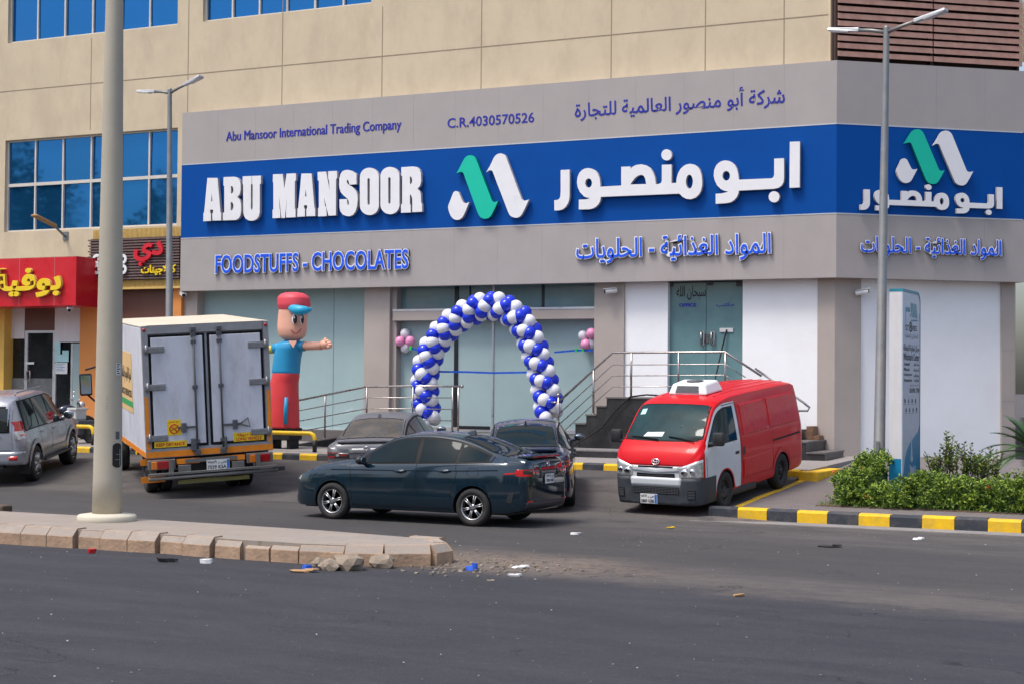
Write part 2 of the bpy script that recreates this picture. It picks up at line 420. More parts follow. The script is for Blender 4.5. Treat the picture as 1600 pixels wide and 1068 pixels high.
def put_text(mb, s, P0, R, U, W, H, d=.02, off=0.0, m=0, mside=None, ref=None, lift=0.0, res=3):
    """stretch text into the box W x H whose lower left corner is P0, right R, up U; extruded d outward"""
    if mside is None: mside = m
    V, F = text_flat(s, off, res)
    RV = text_flat(s, ref[0], res)[0] if ref else V
    x0 = min(v.x for v in RV); x1 = max(v.x for v in RV); y0 = min(v.y for v in RV); y1 = max(v.y for v in RV)
    N = R.cross(U).normalized()
    if N.dot(EYE - P0) < 0 and False: N = -N
    # islands for a hair of depth separation
    par = list(range(len(V)))
    def fd(a):
        while par[a] != a: par[a] = par[par[a]]; a = par[a]
        return a
    for f in F:
        for i in f[1:]: par[fd(i)] = fd(f[0])
    ids = {}
    isl = [ids.setdefault(fd(i), len(ids)) for i in range(len(V))]
    T = lambda v, h: P0 + R * ((v.x - x0) / (x1 - x0) * W) + U * ((v.y - y0) / (y1 - y0) * H) + N * h
    o = len(mb.v); n = len(V)
    ed = {}
    for i, v in enumerate(V): mb.v.append(tuple(T(v, lift + d + (isl[i] % 4) * .0012)))
    for i, v in enumerate(V): mb.v.append(tuple(T(v, lift)))
    for f in F:
        a, b, c = (V[f[0]], V[f[1]], V[f[2]])
        ccw = (b - a).cross(c - a).z
        g = f if ccw > 0 else f[::-1]
        mb.face([o + i for i in g], m)
        for i in range(len(g)):
            e = (g[i], g[(i + 1) % len(g)])
            if (e[1], e[0]) in ed: del ed[(e[1], e[0])]
            else: ed[e] = 1
    if d > .003:
        for (a, b) in ed: mb.face([o + b, o + a, o + n + a, o + n + b], mside)

# ================================================================== ground
def asphalt():
    m = bpy.data.materials.new('asphalt'); m.use_nodes = True
    n = m.node_tree.nodes; L = m.node_tree.links; b = n['Principled BSDF']
    tc = n.new('ShaderNodeTexCoord'); sp = n.new('ShaderNodeSeparateXYZ'); L.new(tc.outputs['Object'], sp.inputs[0])
    def math_(op, a, b_=None, c=None, clamp=False):
        q = n.new('ShaderNodeMath'); q.operation = op; q.use_clamp = clamp
        for i, x in enumerate((a, b_, c)):
            if x is None: continue
            if isinstance(x, (int, float)): q.inputs[i].default_value = x
            else: L.new(x, q.inputs[i])
        return q.outputs[0]
    def noise(scale, det=6, rough=.6, st=None, rz=0):
        q = n.new('ShaderNodeTexNoise'); q.inputs['Scale'].default_value = scale; q.inputs['Detail'].default_value = det; q.inputs['Roughness'].default_value = rough
        src = tc.outputs['Object']
        if st:
            mp = n.new('ShaderNodeMapping'); mp.inputs['Rotation'].default_value = (0, 0, rz); mp.inputs['Scale'].default_value = st; L.new(src, mp.inputs[0]); src = mp.outputs[0]
        L.new(src, q.inputs['Vector']); return q.outputs[0]
    def ramp(x, a, b_, lo=0., hi=1.):
        q = n.new('ShaderNodeMapRange'); q.interpolation_type = 'SMOOTHSTEP'
        for i, v in enumerate((a, b_, lo, hi)): q.inputs[i + 1].default_value = v
        L.new(x, q.inputs[0]); return q.outputs[0]
    def mix(fac, A, B):
        q = n.new('ShaderNodeMix'); q.data_type = 'RGBA'
        if isinstance(fac, (int, float)): q.inputs[0].default_value = fac
        else: L.new(fac, q.inputs[0])
        for i, x in ((6, A), (7, B)):
            if isinstance(x, tuple): q.inputs[i].default_value = (*x, 1)
            else: L.new(x, q.inputs[i])
        return q.outputs[2]
    X, Y = sp.outputs[0], sp.outputs[1]
    # line of the worn joint between the two lanes
    p1 = onZ(700, 888); p2 = onZ(1600, 972)
    d = (p2 - p1).normalized(); nx, ny = -d.y, d.x
    dist = math_('ADD', math_('ADD', math_('MULTIPLY', X, nx), math_('MULTIPLY', Y, ny)), -(p1.x * nx + p1.y * ny))
    wob = math_('MULTIPLY', math_('SUBTRACT', noise(.9, 5, .6), .5), 1.3)
    dw = math_('ADD', dist, wob)
    ang = math.atan2(d.y, d.x)
    streak = noise(1.0, 8, .72, (.45, 1.7, 1), -ang)
    blot = noise(.35, 6, .6)
    fine = noise(55, 4, .8); speck = noise(130, 2, .5)
    newer = mix(ramp(streak, .35, .7), (.031, .032, .040), (.048, .048, .056))
    older = mix(ramp(streak, .3, .7), (.058, .055, .056), (.108, .098, .093))
    far = ramp(dw, -.35, .75)
    col = mix(far, newer, older)
    # darker tyre-polished lane of the far carriageway
    lane = math_('MULTIPLY', ramp(dw, 1.5, 2.6), ramp(dw, 5.2, 6.8, 1, 0))
    col = mix(math_('MULTIPLY', lane, .65), col, (.046, .044, .046))
    # sand drifted behind the island tip and along the joint
    tip = onZ(735, 880)
    dx = math_('SUBTRACT', X, tip.x - .2); dy = math_('SUBTRACT', Y, tip.y + .35)
    r = math_('SQRT', math_('ADD', math_('POWER', math_('MULTIPLY', dx, .45), 2), math_('POWER', dy, 2)))
    sand = math_('MULTIPLY', ramp(math_('ADD', r, math_('MULTIPLY', wob, .6)), .3, 1.7, 1, 0), ramp(noise(7, 5, .7), .3, .6))
    band = math_('MULTIPLY', math_('MULTIPLY', far, ramp(dw, .3, 2.2, 1, 0)), ramp(noise(3.5, 6, .7), .38, .72))
    col = mix(math_('MULTIPLY', band, .55), col, (.155, .128, .108))
    col = mix(math_('MULTIPLY', sand, .6), col, (.25, .185, .135))
    # dusty parking bays with oil stains
    bay = ramp(Y, 25.2, 27.5)
    col = mix(math_('MULTIPLY', bay, ramp(noise(.8, 6, .7), .35, .75, .1, .7)), col, (.120, .108, .103))
    oil = math_('MULTIPLY', ramp(Y, 22.5, 25.5), ramp(noise(.55, 4, .55, (1, 1.6, 1)), .56, .70))
    col = mix(math_('MULTIPLY', oil, .6), col, (.030, .028, .029))
    gut = math_('MULTIPLY', math_('MULTIPLY', ramp(Y, 25.4, 26.3), ramp(X, -11.5, -8.8)), ramp(noise(2.0, 5, .6), .3, .6))
    col = mix(math_('MULTIPLY', gut, .6), col, (.20, .17, .15))
    col = mix(ramp(fine, .52, .74, 0, .6), col, (.15, .154, .166))
    col = mix(ramp(fine, .47, .28, 0, .7), col, (.012, .012, .014))
    col = mix(ramp(speck, .66, .74, 0, .7), col, (.30, .28, .27))
    mott = noise(9, 8, .8); col = mix(ramp(mott, .53, .72, 0, .55), col, (.098, .100, .107)); col = mix(ramp(mott, .46, .26, 0, .6), col, (.018, .018, .022))
    # hairline cracks
    vm = n.new('ShaderNodeMapping'); vm.inputs['Scale'].default_value = (.22, .34, 1); L.new(tc.outputs['Object'], vm.inputs[0])
    wn = n.new('ShaderNodeTexNoise'); wn.inputs['Scale'].default_value = 1.6; wn.inputs['Detail'].default_value = 6; L.new(tc.outputs['Object'], wn.inputs['Vector'])
    ad = n.new('ShaderNodeVectorMath'); ad.operation = 'MULTIPLY_ADD'; L.new(wn.outputs['Color'], ad.inputs[0]); ad.inputs[1].default_value = (.45, .45, 0); L.new(vm.outputs[0], ad.inputs[2])
    vo = n.new('ShaderNodeTexVoronoi'); vo.feature = 'DISTANCE_TO_EDGE'; vo.inputs['Scale'].default_value = 1; L.new(ad.outputs[0], vo.inputs['Vector'])
    crack = math_('MULTIPLY', ramp(vo.outputs['Distance'], .0, .006, 1, 0), ramp(noise(.7, 3, .5), .5, .62))
    col = mix(math_('MULTIPLY', crack, .75), col, (.012, .012, .013))
    L.new(col, b.inputs['Base Color'])
    b.inputs['Roughness'].default_value = .88; b.inputs['Specular IOR Level'].default_value = .3
    bp = n.new('ShaderNodeBump'); bp.inputs['Strength'].default_value = .55; bp.inputs['Distance'].default_value = .012
    L.new(fine, bp.inputs['Height']); L.new(bp.outputs[0], b.inputs['Normal'])
    return m
MT['asphalt'] = asphalt()
K('kerb_gutter', (.25, .235, .225), .9, var=.2, scale=3, dirt=(.11, .10, .095), dirt_amt=.6, dscale=1.5, bump=.3)
K('island_stone_top', (.33, .285, .245), .92, var=.15, scale=5, dirt=(.24, .19, .15), dirt_amt=.6, dscale=2.5, bump=.4, bscale=24)
K('island_stone', (.42, .285, .19), .92, var=.22, scale=4, dirt=(.24, .17, .12), dirt_amt=.75, dscale=2.2, bump=.5, bscale=22)

def pavers(name, c1, c2, mortar, sx, sy, rot=0.0, dirt=(.2, .17, .15)):
    m = bpy.data.materials.new(name); m.use_nodes = True
    n = m.node_tree.nodes; L = m.node_tree.links; b = n['Principled BSDF']
    tc = n.new('ShaderNodeTexCoord'); mp = n.new('ShaderNodeMapping'); mp.inputs['Rotation'].default_value = (0, 0, rot); L.new(tc.outputs['Object'], mp.inputs[0])
    br = n.new('ShaderNodeTexBrick'); L.new(mp.outputs[0], br.inputs['Vector'])
    br.inputs['Color1'].default_value = (*c1, 1); br.inputs['Color2'].default_value = (*c2, 1); br.inputs['Mortar'].default_value = (*mortar, 1)
    br.inputs['Scale'].default_value = 1; br.inputs['Brick Width'].default_value = sx; br.inputs['Row Height'].default_value = sy; br.inputs['Mortar Size'].default_value = .006; br.inputs['Mortar Smooth'].default_value = .3
    nz = n.new('ShaderNodeTexNoise'); nz.inputs['Scale'].default_value = .9; nz.inputs['Detail'].default_value = 8; nz.inputs['Roughness'].default_value = .7; L.new(tc.outputs['Object'], nz.inputs['Vector'])
    mr = n.new('ShaderNodeMapRange'); mr.inputs[1].default_value = .35; mr.inputs[2].default_value = .72; mr.inputs[3].default_value = 0; mr.inputs[4].default_value = .75; L.new(nz.outputs[0], mr.inputs[0])
    mx = n.new('ShaderNodeMix'); mx.data_type = 'RGBA'; L.new(mr.outputs[0], mx.inputs[0]); L.new(br.outputs[0], mx.inputs[6]); mx.inputs[7].default_value = (*dirt, 1)
    L.new(mx.outputs[2], b.inputs['Base Color']); b.inputs['Roughness'].default_value = .85
    bp = n.new('ShaderNodeBump'); bp.inputs['Strength'].default_value = .4; bp.inputs['Distance'].default_value = .01; bp.invert = True
    L.new(br.outputs['Fac'], bp.inputs['Height']); L.new(bp.outputs[0], b.inputs['Normal'])
    return m
MT['pave_plaza'] = pavers('pave_plaza', (.190, .165, .160), (.155, .136, .136), (.085, .072, .072), .22, .11, .0, (.15, .132, .126))
MT['pave_island'] = pavers('pave_island', (.31, .27, .235), (.27, .235, .21), (.17, .14, .12), .62, .31, -.22, (.29, .24, .19))
MT['pave_front'] = pavers('pave_front', (.30, .28, .27), (.26, .245, .24), (.15, .14, .135), .4, .2, .0, (.24, .21, .19))

BX, BY, KBAY = -9.30, 31.35, .09              # right side of the parking bays, their head kerb, their slope
def gz(x, y):                                  # height of the driving surface
    if x > BX + .01 or (x > BX and y > 26.56): return 0.0
    return 0.0 if y < 26 else KBAY * (min(y, 31.6) - 26)
g = MB()
xs = [-420, -120, -60, -36, -20, BX, BX + .004, BX + 1.4, 12, 60, 420]; ys = [-320, -60, -12, 6, 16, 26, 26.55, 26.6, 28.5, 30, 31.6, 40, 90, 420]
for y in ys:
    for x in xs: g.v.append((x, y, gz(x, y)))
for j in range(len(ys) - 1):
    for i in range(len(xs) - 1):
        a = j * len(xs) + i; g.face([a, a + 1, a + 1 + len(xs), a + len(xs)])
struct(g.build('road', 'asphalt'))

# raised pavement right of the bays, sloping up to the building; and the forecourt in front of the shops
def pz(y): return .15 + .064 * (y - 27)
def fz(y): return .62 + .022 * (y - 31.4)
p = MB(); YK = 26.55
P = [(BX + .16, YK + .16, pz(YK + .16)), (60, YK + .16, pz(YK + .16)), (60, 60, pz(36) + .1), (BX + .16, 60, pz(36) + .1)]
q = MB()
def slab(mb, poly, zf, depth=.6, m=0):
    top = [(x, y, zf(y)) for x, y in poly]; n = len(poly); o = len(mb.v)
    mb.v += top + [(x, y, z - depth) for x, y, z in top]
    mb.face([o + i for i in range(n)], m)
    for i in range(n): mb.face([o + i, o + n + i, o + n + (i + 1) % n, o + (i + 1) % n], m)
slab(q, [(BX + .16, YK + .16), (40, YK + .16), (40, 36.2), (BX + .16, 36.2)], pz)
struct(q.build('pavement', 'pave_plaza'))
q = MB(); slab(q, [(-90, BY + .16), (BX + .155, BY + .16), (BX + .155, 36.2), (-90, 36.2)], fz); struct(q.build('forecourt', 'pave_front'))

# painted kerbs: alternating yellow and black stones
def kerb_run(name, a, b, zf, step, start=0, wid=.16, drop=.28, mats=('kerb_yellow', 'kerb_black'), h=.0):
    a = Vector((*a, 0)); b = Vector((*b, 0)); d = (b - a); Ln = d.length; d.normalize(); w = Vector((-d.y, d.x, 0)) * wid
    mb = MB(); k = 0; t = 0
    rnd = random.Random(len(name) + int(Ln * 10))
    while t < Ln - .02:
        e = min(t + step, Ln); A = a + d * (t + .004); B = a + d * (e - .004); j = rnd.uniform(-.008, .008)
        def col(p, off, z, ch=0): q_ = p + w * off; return (q_.x, q_.y, z)
        zA, zB = zf(A.y, A.x) + h + j, zf(B.y, B.x) + h + j
        prof = [(0, -drop), (0.0, -.035), (.22, 0.0), (1, 0.0), (1, -drop)]
        o = len(mb.v)
        for pt, z in ((A, zA), (B, zB)):
            for off, dz in prof: mb.v.append(col(pt, off, z + dz))
        m = (k + start) % 2
        for i in range(4): mb.face([o + i, o + i + 1, o + 6 + i, o + 5 + i], m)
        mb.face([o, o + 1, o + 2, o + 3, o + 4], m); mb.face([o + 9, o + 8, o + 7, o + 6, o + 5], m)
        t = e; k += 1
    return mb.build(name, list(mats))
struct(kerb_run('kerb_front', (BX - .16, YK), (14, YK), lambda y, x: .205, .515, 1, wid=.20))
q = MB(); q.box((BX - .3, YK - .55, .0), (14, YK - .004, .006)); q.box((BX - .3, YK - .57, .0), (14, YK - .551, .010)); struct(q.build('gutter', 'kerb_gutter'))
struct(kerb_run('kerb_side', (BX, BY), (BX, YK + .02), lambda y, x: pz(y) + .004, .5, 0, mats=('kerb_yellow', 'kerb_yellow')))
struct(kerb_run('kerb_bay', (-60, BY), (BX - .0, BY), lambda y, x: .625, .47, 1, drop=.22))
# yellow end stone beyond the van
yb = MB(); yb.bbox((BX + .02, 31.2, .30), (BX + .42, 32.9, .60), .02); struct(yb.build('kerb_end', 'kerb_yellow'))

# traffic island with tan kerb stones
ZI = .25
far = [(-40, 792), (0, 797), (200, 808), (500, 827), (640, 838)]
near = [(686, 841), (697, 847), (672, 851), (600, 851.5), (540, 850.5), (470, 847.5), (380, 842), (250, 833), (0, 819), (-40, 817)]
pl = [onZ(u, v, ZI) for u, v in far + near]
ext = (pl[1] - pl[3]).normalized()
pl = [pl[0] + ext * 12] + pl + [pl[-1] + (pl[-2] - pl[-4]).normalized() * 0 + ext * 12]
q = MB(); n_ = len(pl); top = [Vector((p_.x, p_.y, ZI)) for p_ in pl]
q.extrude([[Vector((p_.x, p_.y, -.1)) for p_ in pl]], (0, 0, ZI + .1 - .004)); struct(q.build('traffic_island', 'pave_island'))
# kerb stones along near side and nose
path = [p_.copy() for p_ in pl[1:]][::-1]
path = path[:]; 
for p_ in path: p_.z = 0
nearp = path[1:len(near) + 1]                     # from left end along near side to the nose
nearp = [path[0]] + nearp + [path[len(near) + 1]]
mb = MB(); rnd = random.Random(3); acc = []
seglist = []
for i in range(len(nearp) - 1):
    a, b = nearp[i], nearp[i + 1]; Ln = (b - a).length; k = max(1, round(Ln / .43))
    for j in range(k): seglist.append((a + (b - a) * (j / k), a + (b - a) * ((j + 1) / k)))
DMG = {6: .02, 7: .05, 8: .07, 9: .03, 11: .02, 14: .015}
for idx, (a, b) in enumerate(seglist):
    d = (b - a).normalized(); w = Vector((-d.y, d.x, 0))
    if idx < len(seglist) - 6: w = Vector((-ext.y, ext.x, 0))
    cen = pl[3]; 
    if (Vector((cen.x, cen.y, 0)) - a).dot(w) < 0: w = -w
    A, B = a + d * .003, b - d * .003; j = rnd.uniform(-.003, .003); br = rnd.uniform(0, .008)
    dm = len(seglist) - idx
    if dm in DMG: j -= DMG[dm]; br += .04; A = A + d * rnd.uniform(.0, .07)
    prof = [(-.10 + br, -.02), (-.10 + br, ZI - .095), (-.005, ZI + .004 + j), (.16, ZI + .006 + j), (.16, -.02)]
    o = len(mb.v)
    for pt in (A, B):
        for off, z in prof: mb.v.append(tuple(pt + w * off + Vector((0, 0, z))))
    for i in range(4): mb.face([o + i, o + i + 1, o + 6 + i, o + 5 + i], 1 if i in (1, 2) else 0)
    mb.face([o, o + 1, o + 2, o + 3, o + 4]); mb.face([o + 9, o + 8, o + 7, o + 6, o + 5])
struct(mb.build('island_kerb', ['island_stone', 'island_stone_top'], bevel=.006))

# ================================================================== the building
YF = 35.4; XC = -9.69; A40 = math.radians(40)
eC = Vector((math.cos(A40), math.sin(A40), 0)); nC = Vector((math.sin(A40), -math.cos(A40), 0)); LC = 4.55
Z0, Z1, Z2, Z3 = 4.64, 6.05, 8.03, 9.43
XL = -27.58
def cor(d): return Vector((XC - d * math.tan(A40 / 2), YF + d, 0))
def mainp(x, d, z): return Vector((x, YF + d, z))
def chp(t, d, z): p_ = cor(0) + eC * t - nC * d; return Vector((p_.x, p_.y, z))
def onC(u, v, d): return onP(u, v, cor(0) - nC * d, nC)
def tC(p_): return (p_ - cor(0)).dot(eC)

bld = thing('commercial_building', 'cream corner building with grey and white shop fronts and blue tinted upper windows', 'building', (XC, YF + 1, .6))
def part(mb, name, mats, label=None, parent=bld, **k):
    o = mb.build(name, mats, None, **k); o.parent = parent; o.matrix_parent_inverse = Matrix.Translation(-Vector(parent.location)) if parent.type == 'EMPTY' and parent.parent is None else Matrix.Identity(4)
    if label: o['label'] = label
    return o
# --- upper cream wall with window openings
YW = YF + .35
def rect(u0, v0, u1, v1, Y):                 # opening from photo measurements: (left,top) and (right,bottom) sight lines
    a = onY(u0, v0, Y); b = onY(u1, v1, Y); return a.x, b.x, b.z, a.z
wins = []
a = onY(8.5, 223, YW); b = onY(276, 352.5, YW); wins.append((a.x, b.x, onY(8.5, 363, YW).z, onY(8.5, 220, YW).z, 6, [.51]))
a = onY(12, 68, YW); b = onY(277.5, 38, YW); wins.append((a.x, b.x, a.z, a.z + 2.2, 6, []))
a2 = onY(317, 33, YW); b2 = onY(580, 8, YW); wins.append((a2.x, b2.x, a.z, a.z + 2.2, 6, []))
d_ = a2.x - wins[1][1]
xn = wins[2][1] + d_; wq = wins[2][1] - wins[2][0]
for k in range(2): wins.append((xn, xn + wq, a.z, a.z + 2.2, 6, [])); xn += wq + d_
ZT = 16.0
q = MB()
outer = [Vector((-70, YW, 4.3)), Vector((XL + .05, YW, 4.3)), Vector((XL + .05, YW, Z0 + .15)), Vector((XC - .02, YW, Z0 + .15)), Vector((XC - .02, YW, ZT)), Vector((-70, YW, ZT))]
holes = [[Vector((x0, YW, z0)), Vector((x0, YW, z1)), Vector((x1, YW, z1)), Vector((x1, YW, z0))] for x0, x1, z0, z1, _, _ in wins]
q.extrude([[p_ + Vector((0, .25, 0)) for p_ in L_] for L_ in [outer] + holes], (0, -.25, 0))
# chamfer strip of cream wall and roof slab, back walls
q.hexa([chp(0, .35, Z0 + .15), chp(LC, .35, Z0 + .15), chp(LC, .7, Z0 + .15), chp(0, .7, Z0 + .15), chp(0, .35, ZT), chp(LC, .35, ZT), chp(LC, .7, ZT), chp(0, .7, ZT)])
pe = chp(LC, .35, 0); q.hexa([(pe.x, pe.y, .3), (pe.x + .02, pe.y + .05, .3), (pe.x - 6, 70, .3), (pe.x - 6.2, 70, .3), (pe.x, pe.y, ZT), (pe.x + .02, pe.y + .05, ZT), (pe.x - 6, 70, ZT), (pe.x - 6.2, 70, ZT)])
q.box((-70, YW + .26, ZT - .3), (XC, 70, ZT - .05))
q.box((-70, YW + .26, Z0 + .16), (XC - .3, 60, Z0 + .4))
wall = part(q, 'wall', 'cream')
q = MB()
def vj(u, v, z0, z1):
    x = onY(u, v, YW).x; q.box((x - .012, YW - .004, z0), (x + .012, YW + .01, z1))
zlow = wins[0][3] + .12; zup = wins[1][2] - .12
for u, v, a_, b_ in ((142, 130, zlow, zup), (294, 100, Z3, ZT), (441, 100, Z3, ZT), (597, 100, Z3, zup), (752, 90, Z3, ZT), (955, 80, Z3, ZT), (1102, 70, Z3, zup), (1225, 60, Z3, ZT)): vj(u, v, a_, b_)
zj = onY(300, 116, YW).z; q.box((-70, YW - .005, zj - .012), (XC, YW + .01, zj + .012))
part(q, 'wall_joint', 'cream_joint')
for x0, x1, z0, z1, nc, rows in wins:
    fr = MB(); t = .05
    fr.box((x0, YW + .10, z0), (x1, YW + .20, z0 + t)); fr.box((x0, YW + .10, z1 - t), (x1, YW + .20, z1))
    for i in range(nc + 1):
        x = x0 + (x1 - x0 - t) * i / nc
        fr.box((x, YW + .097, z0 + t), (x + t, YW + .203, z1 - t))
    for r_ in rows:
        z = z0 + (z1 - z0) * r_
        fr.box((x0 + t, YW + .10, z - .045), (x1 - t, YW + .20, z + .045))
    fo = part(fr, 'window', 'win_frame')
    gl = MB(); rnd = random.Random(int(x0 * 10))
    for i in range(nc):
        for j, (za, zb) in enumerate([(z0, z0 + (z1 - z0) * rows[0]), (z0 + (z1 - z0) * rows[0], z1)] if rows else [(z0, z1)]):
            xa = x0 + (x1 - x0) * i / nc; xb = x0 + (x1 - x0) * (i + 1) / nc
            t1, t2 = rnd.uniform(-.012, .012), rnd.uniform(-.015, .015)
            gl.add([(xa, YW + .155 + t1, za), (xb, YW + .155 - t1, za), (xb, YW + .155 - t1 + t2, zb), (xa, YW + .155 + t1 + t2, zb)], [(0, 1, 2, 3)])
    go = gl.build('pane', 'blue_glass', None); go.parent = fo
    bk = None
# --- louvre screen over the chamfer
q = MB(); zb = onC(1450, 101, .1).z; zb = Z3 + .10
k = 0; z = zb
while z < ZT:
    j = .012 * math.sin(k * 12.9)
    for (ta, tb) in ((.06, 2.32), (2.36, LC)):
        q.hexa([chp(ta, .02 + j, z), chp(tb, .02, z), chp(tb, .10, z + .02), chp(ta, .10, z + .02), chp(ta, .03 + j, z + .115), chp(tb, .03, z + .115), chp(tb, .10, z + .135), chp(ta, .10, z + .135)])
    z += .165 if k % 6 else .18; k += 1
lo = part(q, 'louvre_screen', 'louvre')
q = MB()
for t in (.04, 2.34, LC - .06):
    q.hexa([chp(t - .03, .10, Z3), chp(t + .03, .10, Z3), chp(t + .03, .2, Z3), chp(t - .03, .2, Z3), chp(t - .03, .10, ZT), chp(t + .03, .10, ZT), chp(t + .03, .2, ZT), chp(t - .03, .2, ZT)])
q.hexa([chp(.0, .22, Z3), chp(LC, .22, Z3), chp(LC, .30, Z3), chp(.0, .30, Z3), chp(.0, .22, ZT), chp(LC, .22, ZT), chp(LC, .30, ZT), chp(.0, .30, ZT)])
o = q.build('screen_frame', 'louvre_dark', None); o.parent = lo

# --- ground floor of the big shop
D1, D2, D3 = .30, .36, .62       # faces of pillars, white walls, glazing behind the fascia
def xm(u, d, v=560): return onY(u, v, YF + d).x
ZB = .3
def mbox(mb, x0, x1, d0, d1, z0, z1, m=0): mb.box((x0, YF + d0, z0), (x1, YF + d1, z1), m)
pil = [(xm(284, D1), xm(307, D1), 'pillar', None), (xm(568.5, D1), xm(608, D1), 'pillar', None), (xm(928, D1), xm(974.5, D1), 'pillar', None)]
for x0, x1, nm, lb in pil:
    q = MB(); mbox(q, x0, x1, D1, D3 + .1, ZB, Z0 + .05); part(q, 'pillar', 'pillar', bevel=.004)
# corner pillar wraps round
q = MB(); xa = xm(1277, D1); tb = tC(onC(1345, 600, D1)); c1 = cor(D1); c2 = cor(D3 + .1)
b1 = chp(tb, D1, 0); b2 = chp(tb, D3 + .1, 0)
q.extrude([[Vector((xa, YF + D1, ZB)), Vector((c1.x, c1.y, ZB)), Vector((b1.x, b1.y, ZB)), Vector((b2.x, b2.y, ZB)), Vector((c2.x, c2.y, ZB)), Vector((xa, YF + D3 + .1, ZB))]], (0, 0, Z0 + .05 - ZB))
part(q, 'pillar', 'pillar')
def chbox(mb, t0, t1, d0, d1, z0, z1): mb.hexa([chp(t0, d0, z0), chp(t1, d0, z0), chp(t1, d1, z0), chp(t0, d1, z0), chp(t0, d0, z1), chp(t1, d0, z1), chp(t1, d1, z1), chp(t0, d1, z1)])
q = MB(); chbox(q, tC(onC(1565, 600, D1)), LC - .02, D1, D3 + .1, ZB, Z0 + .05)
part(q, 'pillar', 'pillar')
q = MB()
tt = tC(onC(1565, 600, D1))
for z in (1.95, 3.1): chbox(q, tt - .002, LC - .018, D1 - .003, D1 + .02, z, z + .012)
part(q, 'pillar_joint', 'fascia_seam')
# white render panels
for u0, u1 in ((974.5, 1043), (1160, 1277)):
    q = MB(); mbox(q, xm(u0, D2), xm(u1, D2), D2, D3 + .1, ZB, Z0 + .05); part(q, 'wall_panel', 'white_wall')
q = MB(); chbox(q, tb, tt, D2, D3 + .1, ZB, Z0 + .05); part(q, 'wall_panel', 'white_wall')
# display window left
xa, xb = xm(307, D3), xm(569, D3)
q = MB(); mbox(q, xa + .15, xb, D3, D3 + .03, 1.02, Z0 + .05); dw = part(q, 'display_window', 'film_glass')
q = MB()
mbox(q, xa, xa + .16, D3 - .02, D3 + .05, ZB, Z0 + .05, 0); mbox(q, xa + .16, xb, D3 - .05, D3 + .05, .95, 1.04, 1)
for u in (467, 521): x = xm(u, D3); mbox(q, x - .006, x + .006, D3 - .006, D3 + .01, 1.05, Z0 + .04, 2)
mbox(q, xa + .06, xa + .09, D3 - .05, D3 - .02, 1.04, Z0 + .04, 3)
o = q.build('window_frame', ['dark_frame', 'alu', 'film_glass_deep', 'sticker_red'], None); o.parent = dw; o.matrix_parent_inverse = Matrix.Identity(4)
# entrance glazing
DE = .66; ZE = 1.10
x0, x1 = xm(615, DE), xm(930, DE)
zt0, zt1 = onY(620, 501, YF + D1 + .05).z, onY(620, 486.5, YF + D1 + .05).z
q = MB(); mbox(q, xm(608, D1), xm(615, D1), D1 + .12, DE + .1, ZB, Z0 + .05); part(q, 'pillar', 'pillar')
q = MB(); mbox(q, xm(612, D1), xm(929, D1), D1 + .03, DE + .1, zt0, zt1); tr = part(q, 'transom', 'pillar', bevel=.004)
q = MB(); mbox(q, xm(612, D1), xm(929, D1), D1 + .02, D1 + .1, zt1, zt1 + .05); o = q.build('transom_trim', 'alu', None); o.parent = tr
for nm, z0_, z1_ in (('fanlight', zt1 + .05, Z0 + .05), ('entrance_door', ZE, zt0)):
    q = MB(); mbox(q, x0, x1, DE, DE + .03, z0_, z1_)
    if nm == 'fanlight':
        gl = part(q, nm, 'film_glass_deep')
    else: gl = part(q, nm, 'film_glass')
    q = MB()
    um = (620, 713, 734, 771, 848) if nm == 'fanlight' else (620, 713, 770.5, 840)
    wd = {620: .16, 713: .10, 734: .03, 771: .05, 848: .06, 770.5: .05, 840: .03}
    for u in um:
        x = xm(u, DE); mbox(q, x - wd[u] / 2, x + wd[u] / 2, DE - .03, DE + .02, z0_ + .002, z1_ - .002, 1 if u in (771, 770.5, 840) else 0)
    x = xm(617.5, DE); mbox(q, x - .02, x + .02, DE - .05, DE - .031, z0_ + .002, z1_ - .002, 1)
    if nm == 'entrance_door':
        mbox(q, x0, x1, DE - .04, DE + .02, ZE - .04, ZE + .06, 1)
        xx = xm(717, DE); mbox(q, xx, xm(768, DE), DE - .045, DE - .041, ZE + .02, ZE + .1, 0)
        for u in (770, 840): pass
    o = q.build('door_frame', ['dark_frame', 'alu'], None); o.parent = gl
# office door
DO = .50
x0, x1 = xm(1043, DO), xm(1162, DO); xmid = xm(1103, DO)
ZO = 1.62
od = thing('x', 'x', 'x') if False else None
q = MB(); mbox(q, x0, xmid - .006, DO, DO + .015, ZO, Z0); mbox(q, xmid + .006, x1, DO, DO + .015, ZO, Z0)
door = part(q, 'office_door', 'office_glass')
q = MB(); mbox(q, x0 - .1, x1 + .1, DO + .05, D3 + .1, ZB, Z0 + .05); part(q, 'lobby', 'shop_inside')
q = MB(); mbox(q, xm(1044, D2), xm(1162, D2), D2 + .01, D3, Z0 - .02, Z0 + .05); part(q, 'lintel', 'dark_frame')
q = MB()
for u in (1095.5, 1111.5):
    a_ = onY(u, 518, YF + DO - .05); b_ = onY(u, 539, YF + DO - .05)
    q.tube([a_ + Vector((0, .05, -.03)), a_ + Vector((0, 0, -.03)), a_, a_ + Vector((.035, 0, .03))][:3] , .016, 8)
    q.tube([a_, b_], .022, 10); q.tube([a_, a_ + Vector((.07, .0, 0)), b_ + Vector((.07, 0, 0)), b_], .016, 8, closed=False)
h_ = q.build('door_handle', 'steel', None); h_.parent = door
q = MB(); a_ = onY(1101, 522, YF + DO); b_ = onY(1108, 535, YF + DO); q.box((a_.x, YF + DO - .02, b_.z), (b_.x, YF + DO - .001, a_.z))
